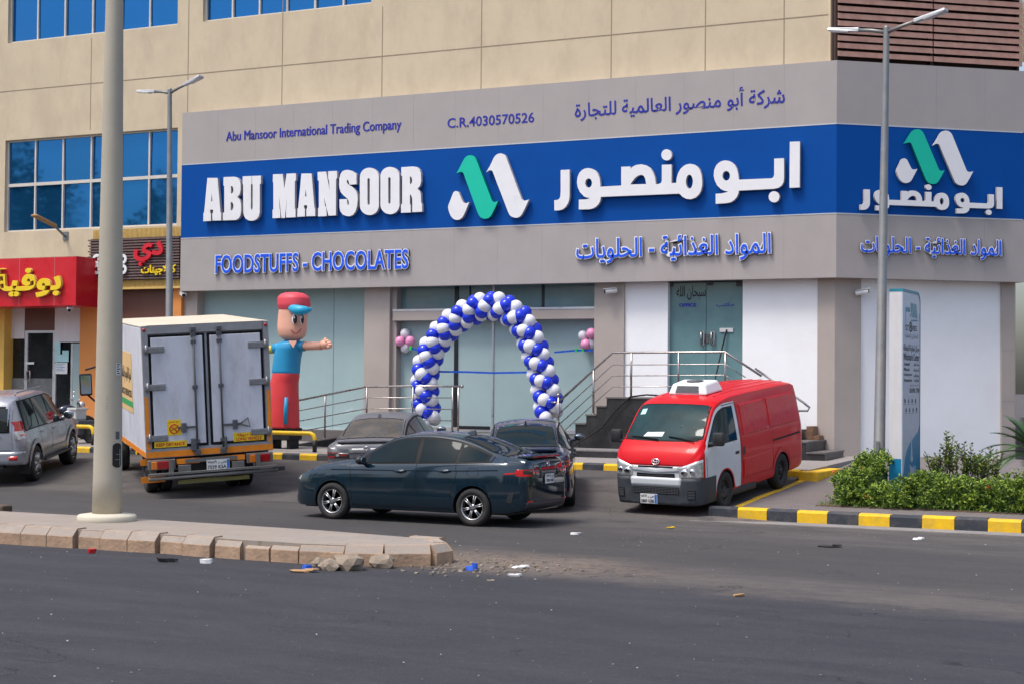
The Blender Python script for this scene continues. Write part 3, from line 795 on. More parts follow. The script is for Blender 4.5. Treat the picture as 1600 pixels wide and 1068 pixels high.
for u, v in ((1048, 440), (1110, 438), (1155, 440)):
    c0 = onY(u, v, YF + DO); q.box((c0.x - .07, YF + DO - .015, c0.z - .12), (c0.x + .07, YF + DO - .001, c0.z))
h_ = q.build('door_lock', 'gray_box', None); h_.parent = door
q = MB()
def txt_main(mb, s, uL, vB, uR, vT, d, lift=.002, off=.0, m=0, mside=None, depth=.0015, ref=None):
    P0 = onY(uL, vB, YF + d); P1 = onY(uR, vB, YF + d); PT = onY(uL, vT, YF + d)
    put_text(mb, s, Vector((P0.x, YF + d, P0.z)), Vector((1, 0, 0)), Vector((0, 0, 1)), P1.x - P0.x, PT.z - P0.z, depth, off, m, mside, ref, lift)
txt_main(q, arabic('سبحان الله'), 1057, 469, 1103, 447.5, DO, off=.012, m=1)
txt_main(q, 'OFFICE', 1061, 480, 1088, 474, DO, off=.05)
txt_main(q, arabic('مكتب'), 1119, 480.5, 1147, 473, DO, off=.03)
o = q.build('door_lettering', ['letter_navy', 'ink'], None); o.parent = door
# socket strip with cable on the office door
q = MB(); a_ = onY(1125, 514, YF + DO); q.box((a_.x, YF + DO - .03, a_.z - .07), (a_.x + .32, YF + DO - .001, a_.z + .02)); o = q.build('socket_strip', 'pylon_white', None); o.parent = door
# floor plinth under the shop fronts
q = MB(); mbox(q, xm(284, D1), xm(930, D1), D1 + .02, D3 + .2, ZB, ZE - .08); part(q, 'plinth', 'granite_edge')

# --- left neighbours under the cream wall
DL = .22
q = MB(); mbox(q, xm(-200, DL), xm(10, DL), DL - .1, 1.0, ZB, 4.4); part(q, 'wall_pier', 'yellow_wall')
q = MB(); mbox(q, xm(126, DL), xm(154, DL), DL - .05, 1.0, ZB, 4.75); part(q, 'wall_pier', 'orange_wall'); q = MB(); mbox(q, xm(271, DL), xm(284, DL) - .003, DL - .05, 1.0, ZB, 4.75); part(q, 'wall_pier', 'orange_wall')
q = MB(); mbox(q, xm(154, DL), xm(271, DL), DL + .1, 1.0, ZB, 4.75); part(q, 'shutter', 'brown_shutter')
xA, xB = xm(10, .35), xm(126, .35)
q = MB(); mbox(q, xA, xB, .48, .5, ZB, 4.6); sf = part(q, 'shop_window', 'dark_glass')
def pb(mb, u0, v0, u1, v1, d0, d1, m=0):
    a_ = onY(u0, v0, YF + d0); b_ = onY(u1, v1, YF + d0); mb.box((a_.x, YF + d0, b_.z), (b_.x, YF + d1, a_.z), m)
q = MB()
pb(q, 11, 478, 38, 529, .40, .47, 0); pb(q, 86, 476, 125, 534, .40, .47, 0); pb(q, 39, 478, 85, 516, .40, .47, 1)
pb(q, 11, 530, 13.5, 660, .42, .47, 2); pb(q, 39, 517, 41.5, 640, .42, .47, 2); pb(q, 83, 517, 86, 640, .42, .47, 2); pb(q, 39, 516.5, 86, 520, .41, .47, 2)
pb(q, 112, 536, 125, 660, .42, .47, 3); pb(q, 12, 590, 84, 620, .45, .479, 4)
pb(q, 111, 536, 112, 660, .41, .47, 2)
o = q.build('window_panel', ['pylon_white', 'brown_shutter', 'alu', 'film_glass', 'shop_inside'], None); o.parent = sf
q = MB()
for u0, v0, u1, v1, m in ((86, 534, 94, 553, 0), (86, 553.2, 97, 565, 0), (97.5, 547, 107, 565, 0), (41, 565, 53, 568.5, 1)):
    q = MB(); pb(q, u0, v0, u1, v1, .395, .399, m); o = q.build('notice', ['paper_teal', 'paper', 'pylon_blue'], None); o.parent = sf
q = MB(); pb(q, 87, 566, 105, 583.5, .395, .399, 1)
for i in range(5): pb(q, 88, 567.5 + i * 2.6, 101 - (i % 2) * 3, 568.3 + i * 2.6, .391, .394, 2)
o = q.build('notice', ['paper_teal', 'paper', 'pylon_blue'], None); o.parent = sf
q = MB(); a_ = onY(44, 583, YF + .36); b_ = onY(44, 562, YF + .36)
hh = [onY(u, v, YF + .36) for u, v in ((41.5, 579), (41.5, 594), (47, 594), (47, 579))]
q.tube(hh, .022, 8, closed=True); o = q.build('door_handle', 'steel', None); o.parent = sf
K('bounce_cover_dusty', (.20, .17, .13), .9, var=.15)  # dusty brown of the added cover that dulls the red sign's bounce light
# ================================================================== the big fascia sign
sign = thing('shop_sign', 'long grey and blue fascia sign with white and blue lettering wrapping the corner', 'sign', (XC, YF, Z0))
INV = lambda t: Matrix.Translation(-Vector(t.location))
def spart(mb, name, mats, label=None, parent=None, **k):
    parent = parent or sign
    o = mb.build(name, mats, None, **k); o.parent = parent
    if parent.parent is None and parent.type == 'EMPTY': o.matrix_parent_inverse = parent.matrix_basis.inverted() if parent.rotation_euler.z == 0 else (Matrix.Translation(parent.location) @ parent.rotation_euler.to_matrix().to_4x4()).inverted()
    if label: o['label'] = label
    return o
q = MB(); DB = .33
for i, (za, zb_, m) in enumerate(((Z0, Z1, 0), (Z1, Z2, 1), (Z2, Z3, 0))):
    o0 = len(q.v); c0, c1 = cor(0), cor(DB)
    pts = [Vector((XL, YF, 0)), c0, chp(LC + .05, 0, 0), chp(LC + .05, DB, 0), c1, Vector((XL, YF + DB, 0))]
    n = len(pts)
    for z in (za, zb_):
        for p_ in pts: q.v.append((p_.x, p_.y, z))
    for j in range(n):
        q.face([o0 + j, o0 + (j + 1) % n, o0 + n + (j + 1) % n, o0 + n + j], m)
    if i == 0: q.face([o0 + 5, o0 + 4, o0 + 1, o0], m); q.face([o0 + 4, o0 + 3, o0 + 2, o0 + 1], m)
    if i == 2: q.face([o0 + n, o0 + n + 1, o0 + n + 4, o0 + n + 5], m); q.face([o0 + n + 1, o0 + n + 2, o0 + n + 3, o0 + n + 4], m)
spart(q, 'fascia', ['fascia', 'sign_blue'], recalc=False)
q = MB()
for i in range(1, 15):
    x = XL + (XC - XL) * i / 15
    for za, zb_, m in ((Z0, Z1, 0), (Z2, Z3, 0)): q.box((x - .003, YF - .0015, za + .01), (x + .003, YF + .01, zb_ - .01), m)
for t in (1.2, 2.4, 3.6):
    for za, zb_ in ((Z0, Z1), (Z2, Z3)):
        chbox(q, t - .003, t + .003, -.0015, .01, za + .01, zb_ - .01)
spart(q, 'fascia_seam', 'fascia_seam')
q = MB()                                            # thin light lips top, bottom and at the colour change
for z, h in ((Z1, .012), (Z2, .012)):
    q.box((XL, YF - .006, z - h), (XC, YF + .02, z + h)); chbox(q, .0, LC, -.006, .02, z - h, z + h)
spart(q, 'fascia_trim', 'alu')

LIFT, TH = .13, .10
def px(L, x0, y0, k): return [(x0 + a / k, y0 + b / k) for a, b in L]
def main_loop(P): return [onY(u, v, YF - LIFT) + Vector((0, TH, 0)) for u, v in P]
k1 = 1600 / 190; 
z1_ = lambda L: px(L, 310, 250, k1); z2_ = lambda L: px(L, 490, 250, k1); z3_ = lambda L: px(L, 690, 230, 8.9); z4_ = lambda L: px(L, 860, 220, 8); z5_ = lambda L: px(L, 1060, 200, 8)
def arc(cx, cy, rx, ry, a0, a1, n=10): return [(cx + rx * math.cos(math.radians(a0 + (a1 - a0) * i / n)), cy + ry * math.sin(math.radians(a0 + (a1 - a0) * i / n))) for i in range(n + 1)]
def ell(cx, cy, rx, ry, n=24): return arc(cx, cy, rx, ry, 0, 360 - 360 / n, n - 1)
Ao = [(118, 238), (252, 238), (290, 690), (299, 697), (299, 797), (185, 800), (183, 712), (193, 690), (193, 655), (152, 655), (153, 690), (164, 712), (163, 803), (64, 808), (66, 698), (76, 690)]
Ah = [(175, 440), (185, 543), (167, 543)]
sh = lambda L, dx, dy: [(a + dx, b + dy) for a, b in L]
Oo = arc(733, 229, 125, 125, 180, 360, 14) + arc(733, 600, 125, 127, 0, 180, 14)
Oh = arc(723, 258, 15, 15, 180, 360, 8) + arc(723, 575, 15, 15, 0, 180, 8)
LET = {
 'ABU': [
  (z1_, [Ao, Ah]),
  (z1_, [[(330, 228), (470, 222)] + [(515, 235), (545, 275), (555, 320), (555, 400), (545, 450), (512, 490), (548, 530), (562, 590), (562, 680), (550, 740), (525, 775), (490, 792)] + [(322, 797), (322, 700), (340, 690), (340, 345), (329, 335)],
         [(428, 345), (445, 348), (460, 375), (460, 415), (445, 442), (428, 445)], [(424, 555), (445, 558), (460, 590), (459, 630), (446, 660), (424, 665)]]),
  (z1_, [[(582, 218), (700, 213), (700, 318), (690, 328), (690, 640), (703, 663), (714, 640), (714, 328), (706, 318), (706, 212), (822, 208), (822, 310), (807, 325), (807, 690)] + [(795, 742), (765, 780), (730, 798), (700, 803), (660, 797), (622, 775), (600, 740), (590, 690)] + [(588, 330), (582, 320)]]),
 ],
 'MANSOOR': [
  (z1_, [[(980, 190), (1108, 187), (1130, 385), (1160, 182), (1283, 178), (1283, 268), (1268, 285), (1268, 640), (1277, 652), (1277, 755), (1153, 759), (1153, 660), (1166, 480), (1137, 765), (1094, 765), (1062, 490), (1068, 640), (1076, 660), (1078, 764), (975, 768), (975, 660), (986, 650), (986, 300), (979, 288)]]),
  (z1_, [sh(Ao, 1237, -58), sh(Ah, 1237, -60)]),
  (z2_, [[(52, 160), (164, 155), (210, 392), (203, 270), (192, 252), (192, 151), (308, 145), (308, 240), (295, 256), (293, 730), (195, 735), (137, 488), (150, 605), (168, 630), (172, 740), (58, 745), (58, 640), (69, 622), (69, 280), (54, 265)]]),
  (z2_, [[(340, 520), (440, 515), (443, 580), (453, 599), (464, 582), (463, 550), (446, 512), (395, 470), (355, 425), (338, 370), (335, 320), (338, 250), (352, 190), (380, 150), (412, 136), (450, 132), (495, 142), (530, 165), (563, 182), (565, 322), (470, 328), (460, 280), (447, 260), (436, 275), (438, 300), (455, 325), (520, 365), (560, 415), (576, 460), (580, 520), (572, 610), (550, 680), (515, 725), (475, 742), (430, 740), (385, 722), (352, 680), (340, 620)]]),
  (z2_, [Oo, Oh]), (z2_, [sh(Oo, 271, -11), sh(Oh, 274, -13)]),
  (z2_, [[(1153, 97), (1310, 87)] + [(1360, 95), (1395, 130), (1412, 180), (1415, 280), (1400, 340), (1366, 380), (1400, 415), (1412, 460), (1415, 560), (1427, 585), (1428, 683), (1299, 688), (1299, 592), (1297, 510), (1285, 470), (1268, 455), (1266, 580), (1276, 598), (1276, 692), (1150, 697), (1150, 592), (1165, 575), (1165, 218), (1153, 205)], [(1266, 218), (1285, 226), (1297, 265), (1290, 308), (1268, 328)]]),
 ]}
def solid(mb, loops3, d=Vector((0, -TH, 0)), m=0, ms=1):
    mb.extrude(loops3, d, m, ms)
for word, gl in LET.items():
    q = MB()
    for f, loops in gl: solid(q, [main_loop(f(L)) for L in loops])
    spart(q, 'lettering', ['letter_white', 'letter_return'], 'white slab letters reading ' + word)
LOGO = [
 ('drop', [(90, 840), (97, 800), (112, 765), (140, 690), (160, 638), (178, 618), (197, 612), (220, 617), (238, 632), (255, 668), (290, 750), (303, 772), (320, 783), (350, 780), (385, 765), (345, 860), (310, 940), (290, 975), (262, 1000), (235, 1012), (210, 1015), (180, 1008), (150, 988), (125, 955), (102, 900)], 0),
 ('green', [(205, 370), (230, 325), (262, 262), (300, 188), (322, 152), (352, 125), (395, 113), (432, 120), (460, 140), (480, 172), (500, 222), (690, 720), (700, 745), (715, 762), (738, 767), (785, 750), (740, 850), (700, 930), (682, 962), (650, 988), (605, 998), (570, 993), (538, 976), (515, 945), (495, 900), (310, 385), (300, 358), (280, 345), (248, 350)], 2),
 ('white', [(620, 352), (660, 285), (692, 222), (725, 150), (745, 122), (775, 98), (815, 88), (855, 96), (885, 122), (905, 160), (1105, 700), (1115, 725), (1133, 744), (1165, 745), (1215, 730), (1150, 870), (1115, 935), (1090, 965), (1055, 983), (1015, 983), (975, 970), (945, 945), (925, 905), (722, 375), (708, 338), (690, 322), (660, 325)], 0)]
lgw = MB(); lgg = MB(); LOOPS = {}
for nm, L, m in LOGO:
    P = main_loop(z3_(L)); LOOPS[nm] = P
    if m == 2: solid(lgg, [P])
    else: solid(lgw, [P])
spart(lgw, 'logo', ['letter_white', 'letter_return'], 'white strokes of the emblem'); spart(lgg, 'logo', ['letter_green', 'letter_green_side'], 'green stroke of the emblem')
ARB = [
 (z4_, [[(128, 368), (240, 362), (240, 680), (236, 730), (222, 780), (190, 830), (150, 860), (110, 871), (50, 873), (48, 745), (85, 742), (110, 728), (124, 700), (128, 640)]]),
 (None, [z4_([(355, 738), (440, 735), (470, 728), (492, 714), (455, 712), (420, 698), (370, 645), (342, 585), (332, 525), (338, 460), (360, 405), (395, 368), (430, 350), (470, 343), (515, 350), (560, 372), (595, 415), (615, 470), (622, 520), (625, 576), (885, 562), (885, 328), (998, 323), (1003, 352), (1030, 325), (1070, 305), (1135, 295), (1195, 308), (1245, 340), (1282, 390), (1308, 460), (1318, 545), (1358, 541), (1380, 530), (1392, 505), (1393, 302), (1515, 298), (1513, 531), (1572, 528)])
        + z5_([(-22, 630), (-5, 570), (25, 515), (60, 480), (100, 458), (145, 450), (195, 458), (235, 482), (268, 525), (290, 590), (297, 660), (297, 720), (283, 785), (255, 835), (215, 872), (150, 893), (95, 887), (50, 862), (20, 830), (5, 822)]) + z4_([(1580, 664), (630, 703), (622, 755), (600, 795), (565, 830), (525, 850), (480, 858), (355, 860)]),
        z4_(ell(477, 530, 42, 58)), z4_([(1000, 548), (1020, 515), (1050, 475), (1080, 448), (1110, 432), (1140, 427), (1165, 440), (1183, 470), (1192, 510), (1195, 543)]), z5_(ell(137, 672, 43, 88))]),
 (z4_, [ell(1452, 178, 66, 70)]),
 (z5_, [[(1392, 175), (1518, 170), (1515, 745), (1388, 750)]]),
 (z5_, [[(465, 825), (540, 820), (590, 808), (625, 793), (575, 788), (530, 766), (485, 722), (455, 660), (441, 600), (446, 530), (470, 472), (500, 440), (540, 416), (580, 408), (625, 412), (665, 428), (705, 465), (730, 510), (748, 575), (755, 648), (1160, 631), (1185, 620), (1197, 590), (1197, 385), (1320, 380), (1320, 630), (1313, 680), (1290, 722), (1250, 750), (1190, 763), (755, 785), (748, 825), (730, 865), (695, 905), (655, 930), (600, 941), (465, 950)], ell(597, 600, 47, 60)]),
 (z5_, [ell(1195, 862, 68, 70)])]
q = MB(); ARL = []
for f, loops in ARB:
    Ls = [main_loop(f(L) if f else L) for L in loops]; ARL.append(Ls); solid(q, Ls)
spart(q, 'lettering', ['letter_white', 'letter_return'], 'large white Arabic shop name')
# the same emblem and name again, smaller, on the canted corner face
def bb(Ls):
    xs_ = [p_.x for L in Ls for p_ in L]; zs_ = [p_.z for L in Ls for p_ in L]; return min(xs_), max(xs_), min(zs_), max(zs_)
def to_ch(L, B, uL, uR, vT, vB):
    a_ = onC((uL + uR) / 2, vB, -.10); b_ = onC((uL + uR) / 2, vT, -.10); t0, t1 = tC(onC(uL, (vT + vB) / 2, -.10)), tC(onC(uR, (vT + vB) / 2, -.10))
    out = []
    for p_ in L:
        x = t0 + (t1 - t0) * (p_.x - B[0]) / (B[1] - B[0]); z = a_.z + (b_.z - a_.z) * (p_.z - B[2]) / (B[3] - B[2]); out.append(chp(x, -.04, z))
    return out
B = bb(list(LOOPS.values())); qw, qg = MB(), MB()
for nm, L, m in LOGO: (qg if m == 2 else qw).extrude([to_ch(LOOPS[nm], B, 1401, 1520.5, 203.5, 288.5)], nC * .07, 0, 1)
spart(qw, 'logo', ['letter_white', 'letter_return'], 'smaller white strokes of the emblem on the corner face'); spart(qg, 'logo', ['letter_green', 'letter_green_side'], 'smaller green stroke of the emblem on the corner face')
B = bb([Ls[0] for Ls in ARL]); q = MB()
for Ls in ARL: q.extrude([to_ch(L, B, 1344, 1566, 288.5, 333) for L in Ls], nC * .07, 0, 1)
spart(q, 'lettering', ['letter_white', 'letter_return'], 'smaller white Arabic shop name on the corner face')
# flat painted lines
R_, U_ = Vector((1, 0, 0)), Vector((0, 0, 1))
def txm(mb, s, uL, vB, uR, vT, lift, d, off, m=0, ms=None, grow=0.0, ref=None):
    Y = YF - lift - d; P0 = onY(uL, vB, Y); P1 = onY(uR, vB, Y); PT = onY(uL, vT, Y)
    put_text(mb, s, Vector((P0.x - grow, YF, P0.z - grow)), R_, U_, P1.x - P0.x + 2 * grow, PT.z - P0.z + 2 * grow, d, off, m, ms, ref, lift)
def txc(mb, s, uL, vB, uR, vT, lift, d, off, m=0, ms=None, grow=0.0):
    vm = (vT + vB) / 2; t0, t1 = tC(onC(uL, vm, -lift)), tC(onC(uR, vm, -lift)); za, zb_ = onC((uL + uR) / 2, vB, -lift).z, onC((uL + uR) / 2, vT, -lift).z
    put_text(mb, s, chp(t0 - grow, 0, za - grow), eC, U_, t1 - t0 + 2 * grow, zb_ - za + 2 * grow, d, off, m, ms, None, lift)
q = MB(); txm(q, 'Abu Mansoor International Trading Company', 353, 225.6, 626, 206.3, .001, .006, .0)
txm(q, 'Abu Mansoor International Trading Company', 353.7, 225.6, 626.7, 206.3, .0025, .0065, .0); spart(q, 'lettering', 'letter_navy', 'small navy line of the company name in English')
q = MB(); txm(q, 'C.R.4030570526', 699, 200.8, 834.5, 185.2, .001, .006, .012); spart(q, 'lettering', 'letter_navy', 'small navy registration number')
q = MB(); txm(q, arabic('شركة أبو منصور العالمية للتجارة'), 898, 190.5, 1226, 155.5, .001, .006, .012); spart(q, 'lettering', 'letter_navy', 'small navy line of the company name in Arabic')
# outlined blue channel letters: dark return, white rim, blue face
def outlined(mb, s, fn, box, off, g):
    fn(mb, s, *box, .004, .05, off + .022, 1, 1, g * 1.5)
    fn(mb, s, *box, .056, .014, off + .036, 2, 2, g * 1.2)
    fn(mb, s, *box, .074, .010, off * .6, 0, 0, -g * .3)
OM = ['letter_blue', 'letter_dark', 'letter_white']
q = MB(); outlined(q, 'FOODSTUFFS - CHOCOLATES', txm, (336, 428, 637.5, 399), .018, .016); spart(q, 'lettering', OM, 'blue outlined English letters naming the goods')
q = MB(); outlined(q, arabic('المواد الغذائية - الحلويات'), txm, (900, 413.5, 1204, 372.5), .012, .016); spart(q, 'lettering', OM, 'blue outlined Arabic letters naming the goods')
q = MB(); outlined(q, arabic('المواد الغذائية - الحلويات'), txc, (1345, 404.5, 1565, 371), .012, .012); spart(q, 'lettering', OM, 'blue outlined Arabic letters on the corner face')

# ================================================================== neighbours' signs
rs = thing('shop_sign', 'red box sign with raised yellow Arabic letters over the cafe door', 'sign', (-33, 34.7, 3.8))
YR = 34.55; a_ = onY(119.5, 401, YR); b_ = onY(118.5, 477.5, YR)
q = MB(); q.box((-44, YR, b_.z), (a_.x, YW - .01, a_.z)); spart(q, 'sign_box', 'sign_red', parent=rs, bevel=.01)
q = MB(); q.box((-44, YR + .01, a_.z + .002), (a_.x - .01, YW - .02, a_.z + .012)); spart(q, 'bounce_cover', 'bounce_cover_dusty', parent=rs)  # added cover, unseen from below, keeps red bounce light off the cream wall
q = MB()
for u in (30, 85): x = onY(u, 440, YR).x; q.box((x - .004, YR - .002, b_.z + .01), (x + .004, YR + .01, a_.z - .01))
spart(q, 'sign_seam', 'fascia_seam', parent=rs)
q = MB(); P0 = onY(-14, 466, YR - .1); P1 = onY(95.5, 466, YR - .1); PT = onY(-14, 419.5, YR - .1)
put_text(q, arabic('بوفية'), Vector((P0.x, YR - .02, P0.z)), R_, U_, P1.x - P0.x, PT.z - P0.z, .09, .038, 0, 1)
spart(q, 'lettering', ['sign_yellow', 'trim_yellow'], parent=rs)
ss = thing('shop_sign', 'brown slatted sign with red and yellow Arabic lettering between yellow trims', 'sign', (-28.6, 35.4, 5.2))
YS = YF - .02; xa, xb = onY(137, 400, YS).x, XL - .03; zt_, zb_ = onY(137, 374, YS).z, onY(137, 439, YS).z
q = MB(); q.box((xa + .05, YS + .06, zb_), (xb, YW - .002, zt_), 1)
n = 15
for i in range(n):
    z = zb_ + (zt_ - zb_) * (i + .2) / n; q.box((xa + (.05 if i % 2 else 0), YS, z), (xb, YS + .059, z + (zt_ - zb_) / n * .55), 0)
for i in range(60):
    x = xa + .08 + (xb - xa - .1) * i / 60; q.box((x, YS + .03, zb_ + .01), (x + .012, YS + .061, zt_ - .01), 0)
spart(q, 'slat_board', ['slat_brown', 'slat_gap'], parent=ss)
q = MB()
zA, zB = onY(142, 359.5, YS).z, onY(142, 452, YS).z
for i in range(70):
    x = xa + .09 + (xb - xa - .1) * i / 70
    q.box((x, YS + .10, zt_ + .003), (x + .026, YS + .15, zA)); q.box((x, YS + .10, zB + .04), (x + .026, YS + .15, zb_ - .003))
q.box((xa + .07, YS + .151, zt_ + .003), (xb, YS + .2, zA - .02)); q.box((xa + .07, YS + .151, zB), (xb, YS + .2, zb_ - .003)); q.box((xa + .05, YS + .05, zB - .02), (xb, YS + .22, zB + .038))
spart(q, 'trim', 'trim_yellow', parent=ss)
q = MB(); Y = YS - .06
def tx(mb, s, uL, vB, uR, vT, Y, d, off, m, ms):
    P0 = onY(uL, vB, Y); P1 = onY(uR, vB, Y); PT = onY(uL, vT, Y); put_text(mb, s, Vector((P0.x, Y + d, P0.z)), R_, U_, P1.x - P0.x, PT.z - P0.z, d, off, m, ms)
tx(q, arabic('دي'), 208, 416, 254, 378, YS - .07, .06, .04, 0, 0); spart(q, 'lettering', 'letter_red', 'red Arabic letters', parent=ss)
q = MB(); tx(q, arabic('كولاجينات'), 220, 431, 274, 414.5, YS - .05, .04, .03, 0, 0); spart(q, 'lettering', 'sign_yellow', 'yellow Arabic letters', parent=ss)
q = MB()
for u in (152, 160, 192):
    for v in (405, 421):
        c0 = onY(u, v, YS - .04); q.extrude([[c0 + Vector((.15 * math.cos(t) * 1.0, 0, .14 * math.sin(t))) for t in [2 * PI * i / 12 for i in range(12)]], [c0 + Vector((.075 * math.cos(t), 0, .06 * math.sin(t))) for t in [2 * PI * i / 10 for i in range(10)]]], (0, -.03, 0))
spart(q, 'logo', 'letter_white', parent=ss)
K('olive_bar', (.20, .18, .06), .7, var=.15)
# ================================================================== vehicles: bodies lofted from measured stations
def pchip(xs, ys):
    n = len(xs); h = [xs[i + 1] - xs[i] for i in range(n - 1)]; d = [(ys[i + 1] - ys[i]) / h[i] for i in range(n - 1)]
    m = [d[0]] + [0 if d[i - 1] * d[i] <= 0 else 2 * d[i - 1] * d[i] / (d[i - 1] + d[i]) for i in range(1, n - 1)] + [d[-1]]
    def f(x):
        if x <= xs[0]: return ys[0]
        if x >= xs[-1]: return ys[-1]
        i = 0
        while x > xs[i + 1]: i += 1
        t = (x - xs[i]) / h[i]; t2, t3 = t * t, t * t * t
        return ys[i] * (2 * t3 - 3 * t2 + 1) + h[i] * m[i] * (t3 - 2 * t2 + t) + ys[i + 1] * (-2 * t3 + 3 * t2) + h[i] * m[i + 1] * (t3 - t2)
    return f
def curve(tab): tab = sorted(tab); return pchip([a for a, b in tab], [b for a, b in tab])
def lin(tab):
    tab = sorted(tab)
    def f(x):
        if x <= tab[0][0]: return tab[0][1]
        for (a, p), (b, q) in zip(tab, tab[1:]):
            if x <= b: return p + (q - p) * (x - a) / (b - a)
        return tab[-1][1]
    return f

class Body:
    """x forward, y left, z up. zs sill, wm widest half width, zb belt, zt top, wt half width of the roof."""
    def __init__(s, xs, zs, wm, zb, zt, wt, crown=.05, tumble=.97, zmid=.55, sill=.05, fillet=.05, dip=0.0):
        s.xs = xs; s.zs, s.wm, s.zb, s.zt, s.wt = zs, wm, zb, zt, wt; s.crown = crown; s.tumble = tumble; s.zmid = zmid; s.sill = sill; s.fil = fillet; s.dip = dip; s.cache = {}
    def sec(s, x):
        k = round(x, 4)
        if k in s.cache: return s.cache[k]
        zs, wm, zt = s.zs(x), s.wm(x), s.zt(x); zb = min(s.zb(x), zt - .05); wt = min(s.wt(x), wm * s.tumble - .01)
        gh = max(0.0, zt - zb - .05); cr = s.crown * (1 if gh > .15 else .55)
        wb = wm * s.tumble; P = [(0, zs), (wm * .80, zs), (wm * .955, zs + s.sill * .35), (wm * .985, zs + s.sill * 1.6)]
        zm = min(s.zmid, zb - .12); P += [(wm, zm), (wm * (.998 - s.dip), zm + (zb - zm) * .42), (wb + (wm * (1 + s.dip * .3) - wb) * (.45 + 12 * s.dip), zb - .055), (wb, zb)]
        f = s.fil if gh > .15 else min(s.fil, .04)
        # up the glass to the roof corner
        ztop = zt - cr
        wt2 = wt
        for t in (.12, .4, .68, .90):
            P.append((wb + (wt2 - wb) * (t ** 1.15), zb + (ztop - f - zb) * t))
        P.append((wt2 - f * .30, ztop - f * .25)); P.append((wt2 - f * 1.2, ztop + cr * .18))
        for t in (.70, .40, .0): P.append((max(0, (wt2 - f * 1.2)) * t, zt - cr * .82 * t * t))
        # keep heights rising
        for i in range(1, len(P)):
            if P[i][1] < P[i - 1][1] + 1e-4: P[i] = (P[i][0], P[i - 1][1] + 1e-4)
        s.cache[k] = P; return P
    def W(s, x, z):
        P = s.sec(x)
        if z <= P[1][1]: return P[2][0]
        for (y0, z0), (y1, z1) in zip(P[1:], P[2:]):
            if z <= z1: return y0 + (y1 - y0) * (z - z0) / (z1 - z0)
        return 0.0
    def T(s, x, y):
        P = s.sec(x)[7:]; y = abs(y)
        for (y0, z0), (y1, z1) in zip(P, P[1:]):
            if y >= y1: return z0 + (z1 - z0) * ((y0 - y) / (y0 - y1 + 1e-9))
        return P[-1][1]
    def XE(s, y, z, front=True):
        a, b = (s.xs[-1], 0.0) if front else (s.xs[0], 0.0)
        st = (b - a) / 140; x = a
        ins = lambda x: s.zs(x) - .02 <= z <= s.zt(x) and abs(y) <= s.W(x, z)
        for i in range(141):
            if ins(x): break
            x += st
        if i == 0: return x
        lo, hi = x - st, x
        for _ in range(10):
            m = (lo + hi) / 2
            if ins(m): hi = m
            else: lo = m
        return hi
    def mesh(s, n=60):
        mb = MB(); X = s.xs; rows = []
        for x in X:
            P = s.sec(x); ring = [(x, y, z) for y, z in P] + [(x, -y, z) for y, z in P[-2:0:-1]]
            rows.append(len(mb.v)); mb.v += ring
        m = len(ring)
        for a, b in zip(rows, rows[1:]):
            for j in range(m): mb.face([a + j, a + (j + 1) % m, b + (j + 1) % m, b + j], 0, True)
        mb.face([rows[0] + j for j in range(m)][::-1], 0, True); mb.face([rows[-1] + j for j in range(m)], 0, True)
        return mb
    # ---- panels lying on the skin
    def side(s, mb, poly_lo, poly_hi, x0, x1, sgn, off=.004, n=14, rows=5, m=0, slant=(0, 0), th=True):
        """window/panel on the side between heights poly_lo(x), poly_hi(x); slant moves the upper corners"""
        o = len(mb.v)
        for i in range(n + 1):
            for j in range(rows + 1):
                t = j / rows; a = x0 + slant[0] * t; b = x1 + slant[1] * t; x = a + (b - a) * i / n
                lo, hi = poly_lo(x), poly_hi(x); z = lo + (hi - lo) * t
                mb.v.append((x, sgn * (s.W(x, z) + off), z))
        for i in range(n):
            for j in range(rows):
                q = [o + i * (rows + 1) + j, o + (i + 1) * (rows + 1) + j, o + (i + 1) * (rows + 1) + j + 1, o + i * (rows + 1) + j + 1]
                mb.face(q if sgn < 0 else q[::-1], m, True)
    def sideline(s, mb, pts, sgn, w=.008, off=.002, m=0, seg=6):
        P = []
        for (xa, za), (xb, zb) in zip(pts, pts[1:]):
            for i in range(seg): t = i / seg; P.append((xa + (xb - xa) * t, za + (zb - za) * t))
        P.append(pts[-1]); o = len(mb.v)
        for i, (x, z) in enumerate(P):
            a = P[max(0, i - 1)]; b = P[min(len(P) - 1, i + 1)]; d = Vector((b[0] - a[0], b[1] - a[1])).normalized(); nx, nz = -d.y * w / 2, d.x * w / 2
            for k in (-1, 1): mb.v.append((x + k * nx, sgn * (s.W(x + k * nx, z + k * nz) + off), z + k * nz))
        for i in range(len(P) - 1): mb.face([o + 2 * i, o + 2 * i + 2, o + 2 * i + 3, o + 2 * i + 1], m, True)
    def raised(s, mb, xa, xb, za, zb_, sgn, off=.016, bev=.03, m=0):
        """pressed panel standing proud of the side, with sloped edges"""
        def P(x, z, o): return (x, sgn * (s.W(x, z) + o), z)
        n = 10; s.side(mb, lambda x: za + bev, lambda x: zb_ - bev, xa - bev, xb + bev, sgn, off, n, 5, m)
        def strip(A, B_):
            for i in range(len(A) - 1):
                o = len(mb.v); mb.v += [A[i], A[i + 1], B_[i + 1], B_[i]]; q = [o, o + 1, o + 2, o + 3]; mb.face(q if sgn < 0 else q[::-1], m, False)
        X = [xa - bev + (xb + bev - xa + bev) * i / n for i in range(n + 1)]; Xo = [xa + (xb - xa) * i / n for i in range(n + 1)]; Z = [za + bev + (zb_ - za - 2 * bev) * i / 5 for i in range(6)]; Zo = [za + (zb_ - za) * i / 5 for i in range(6)]
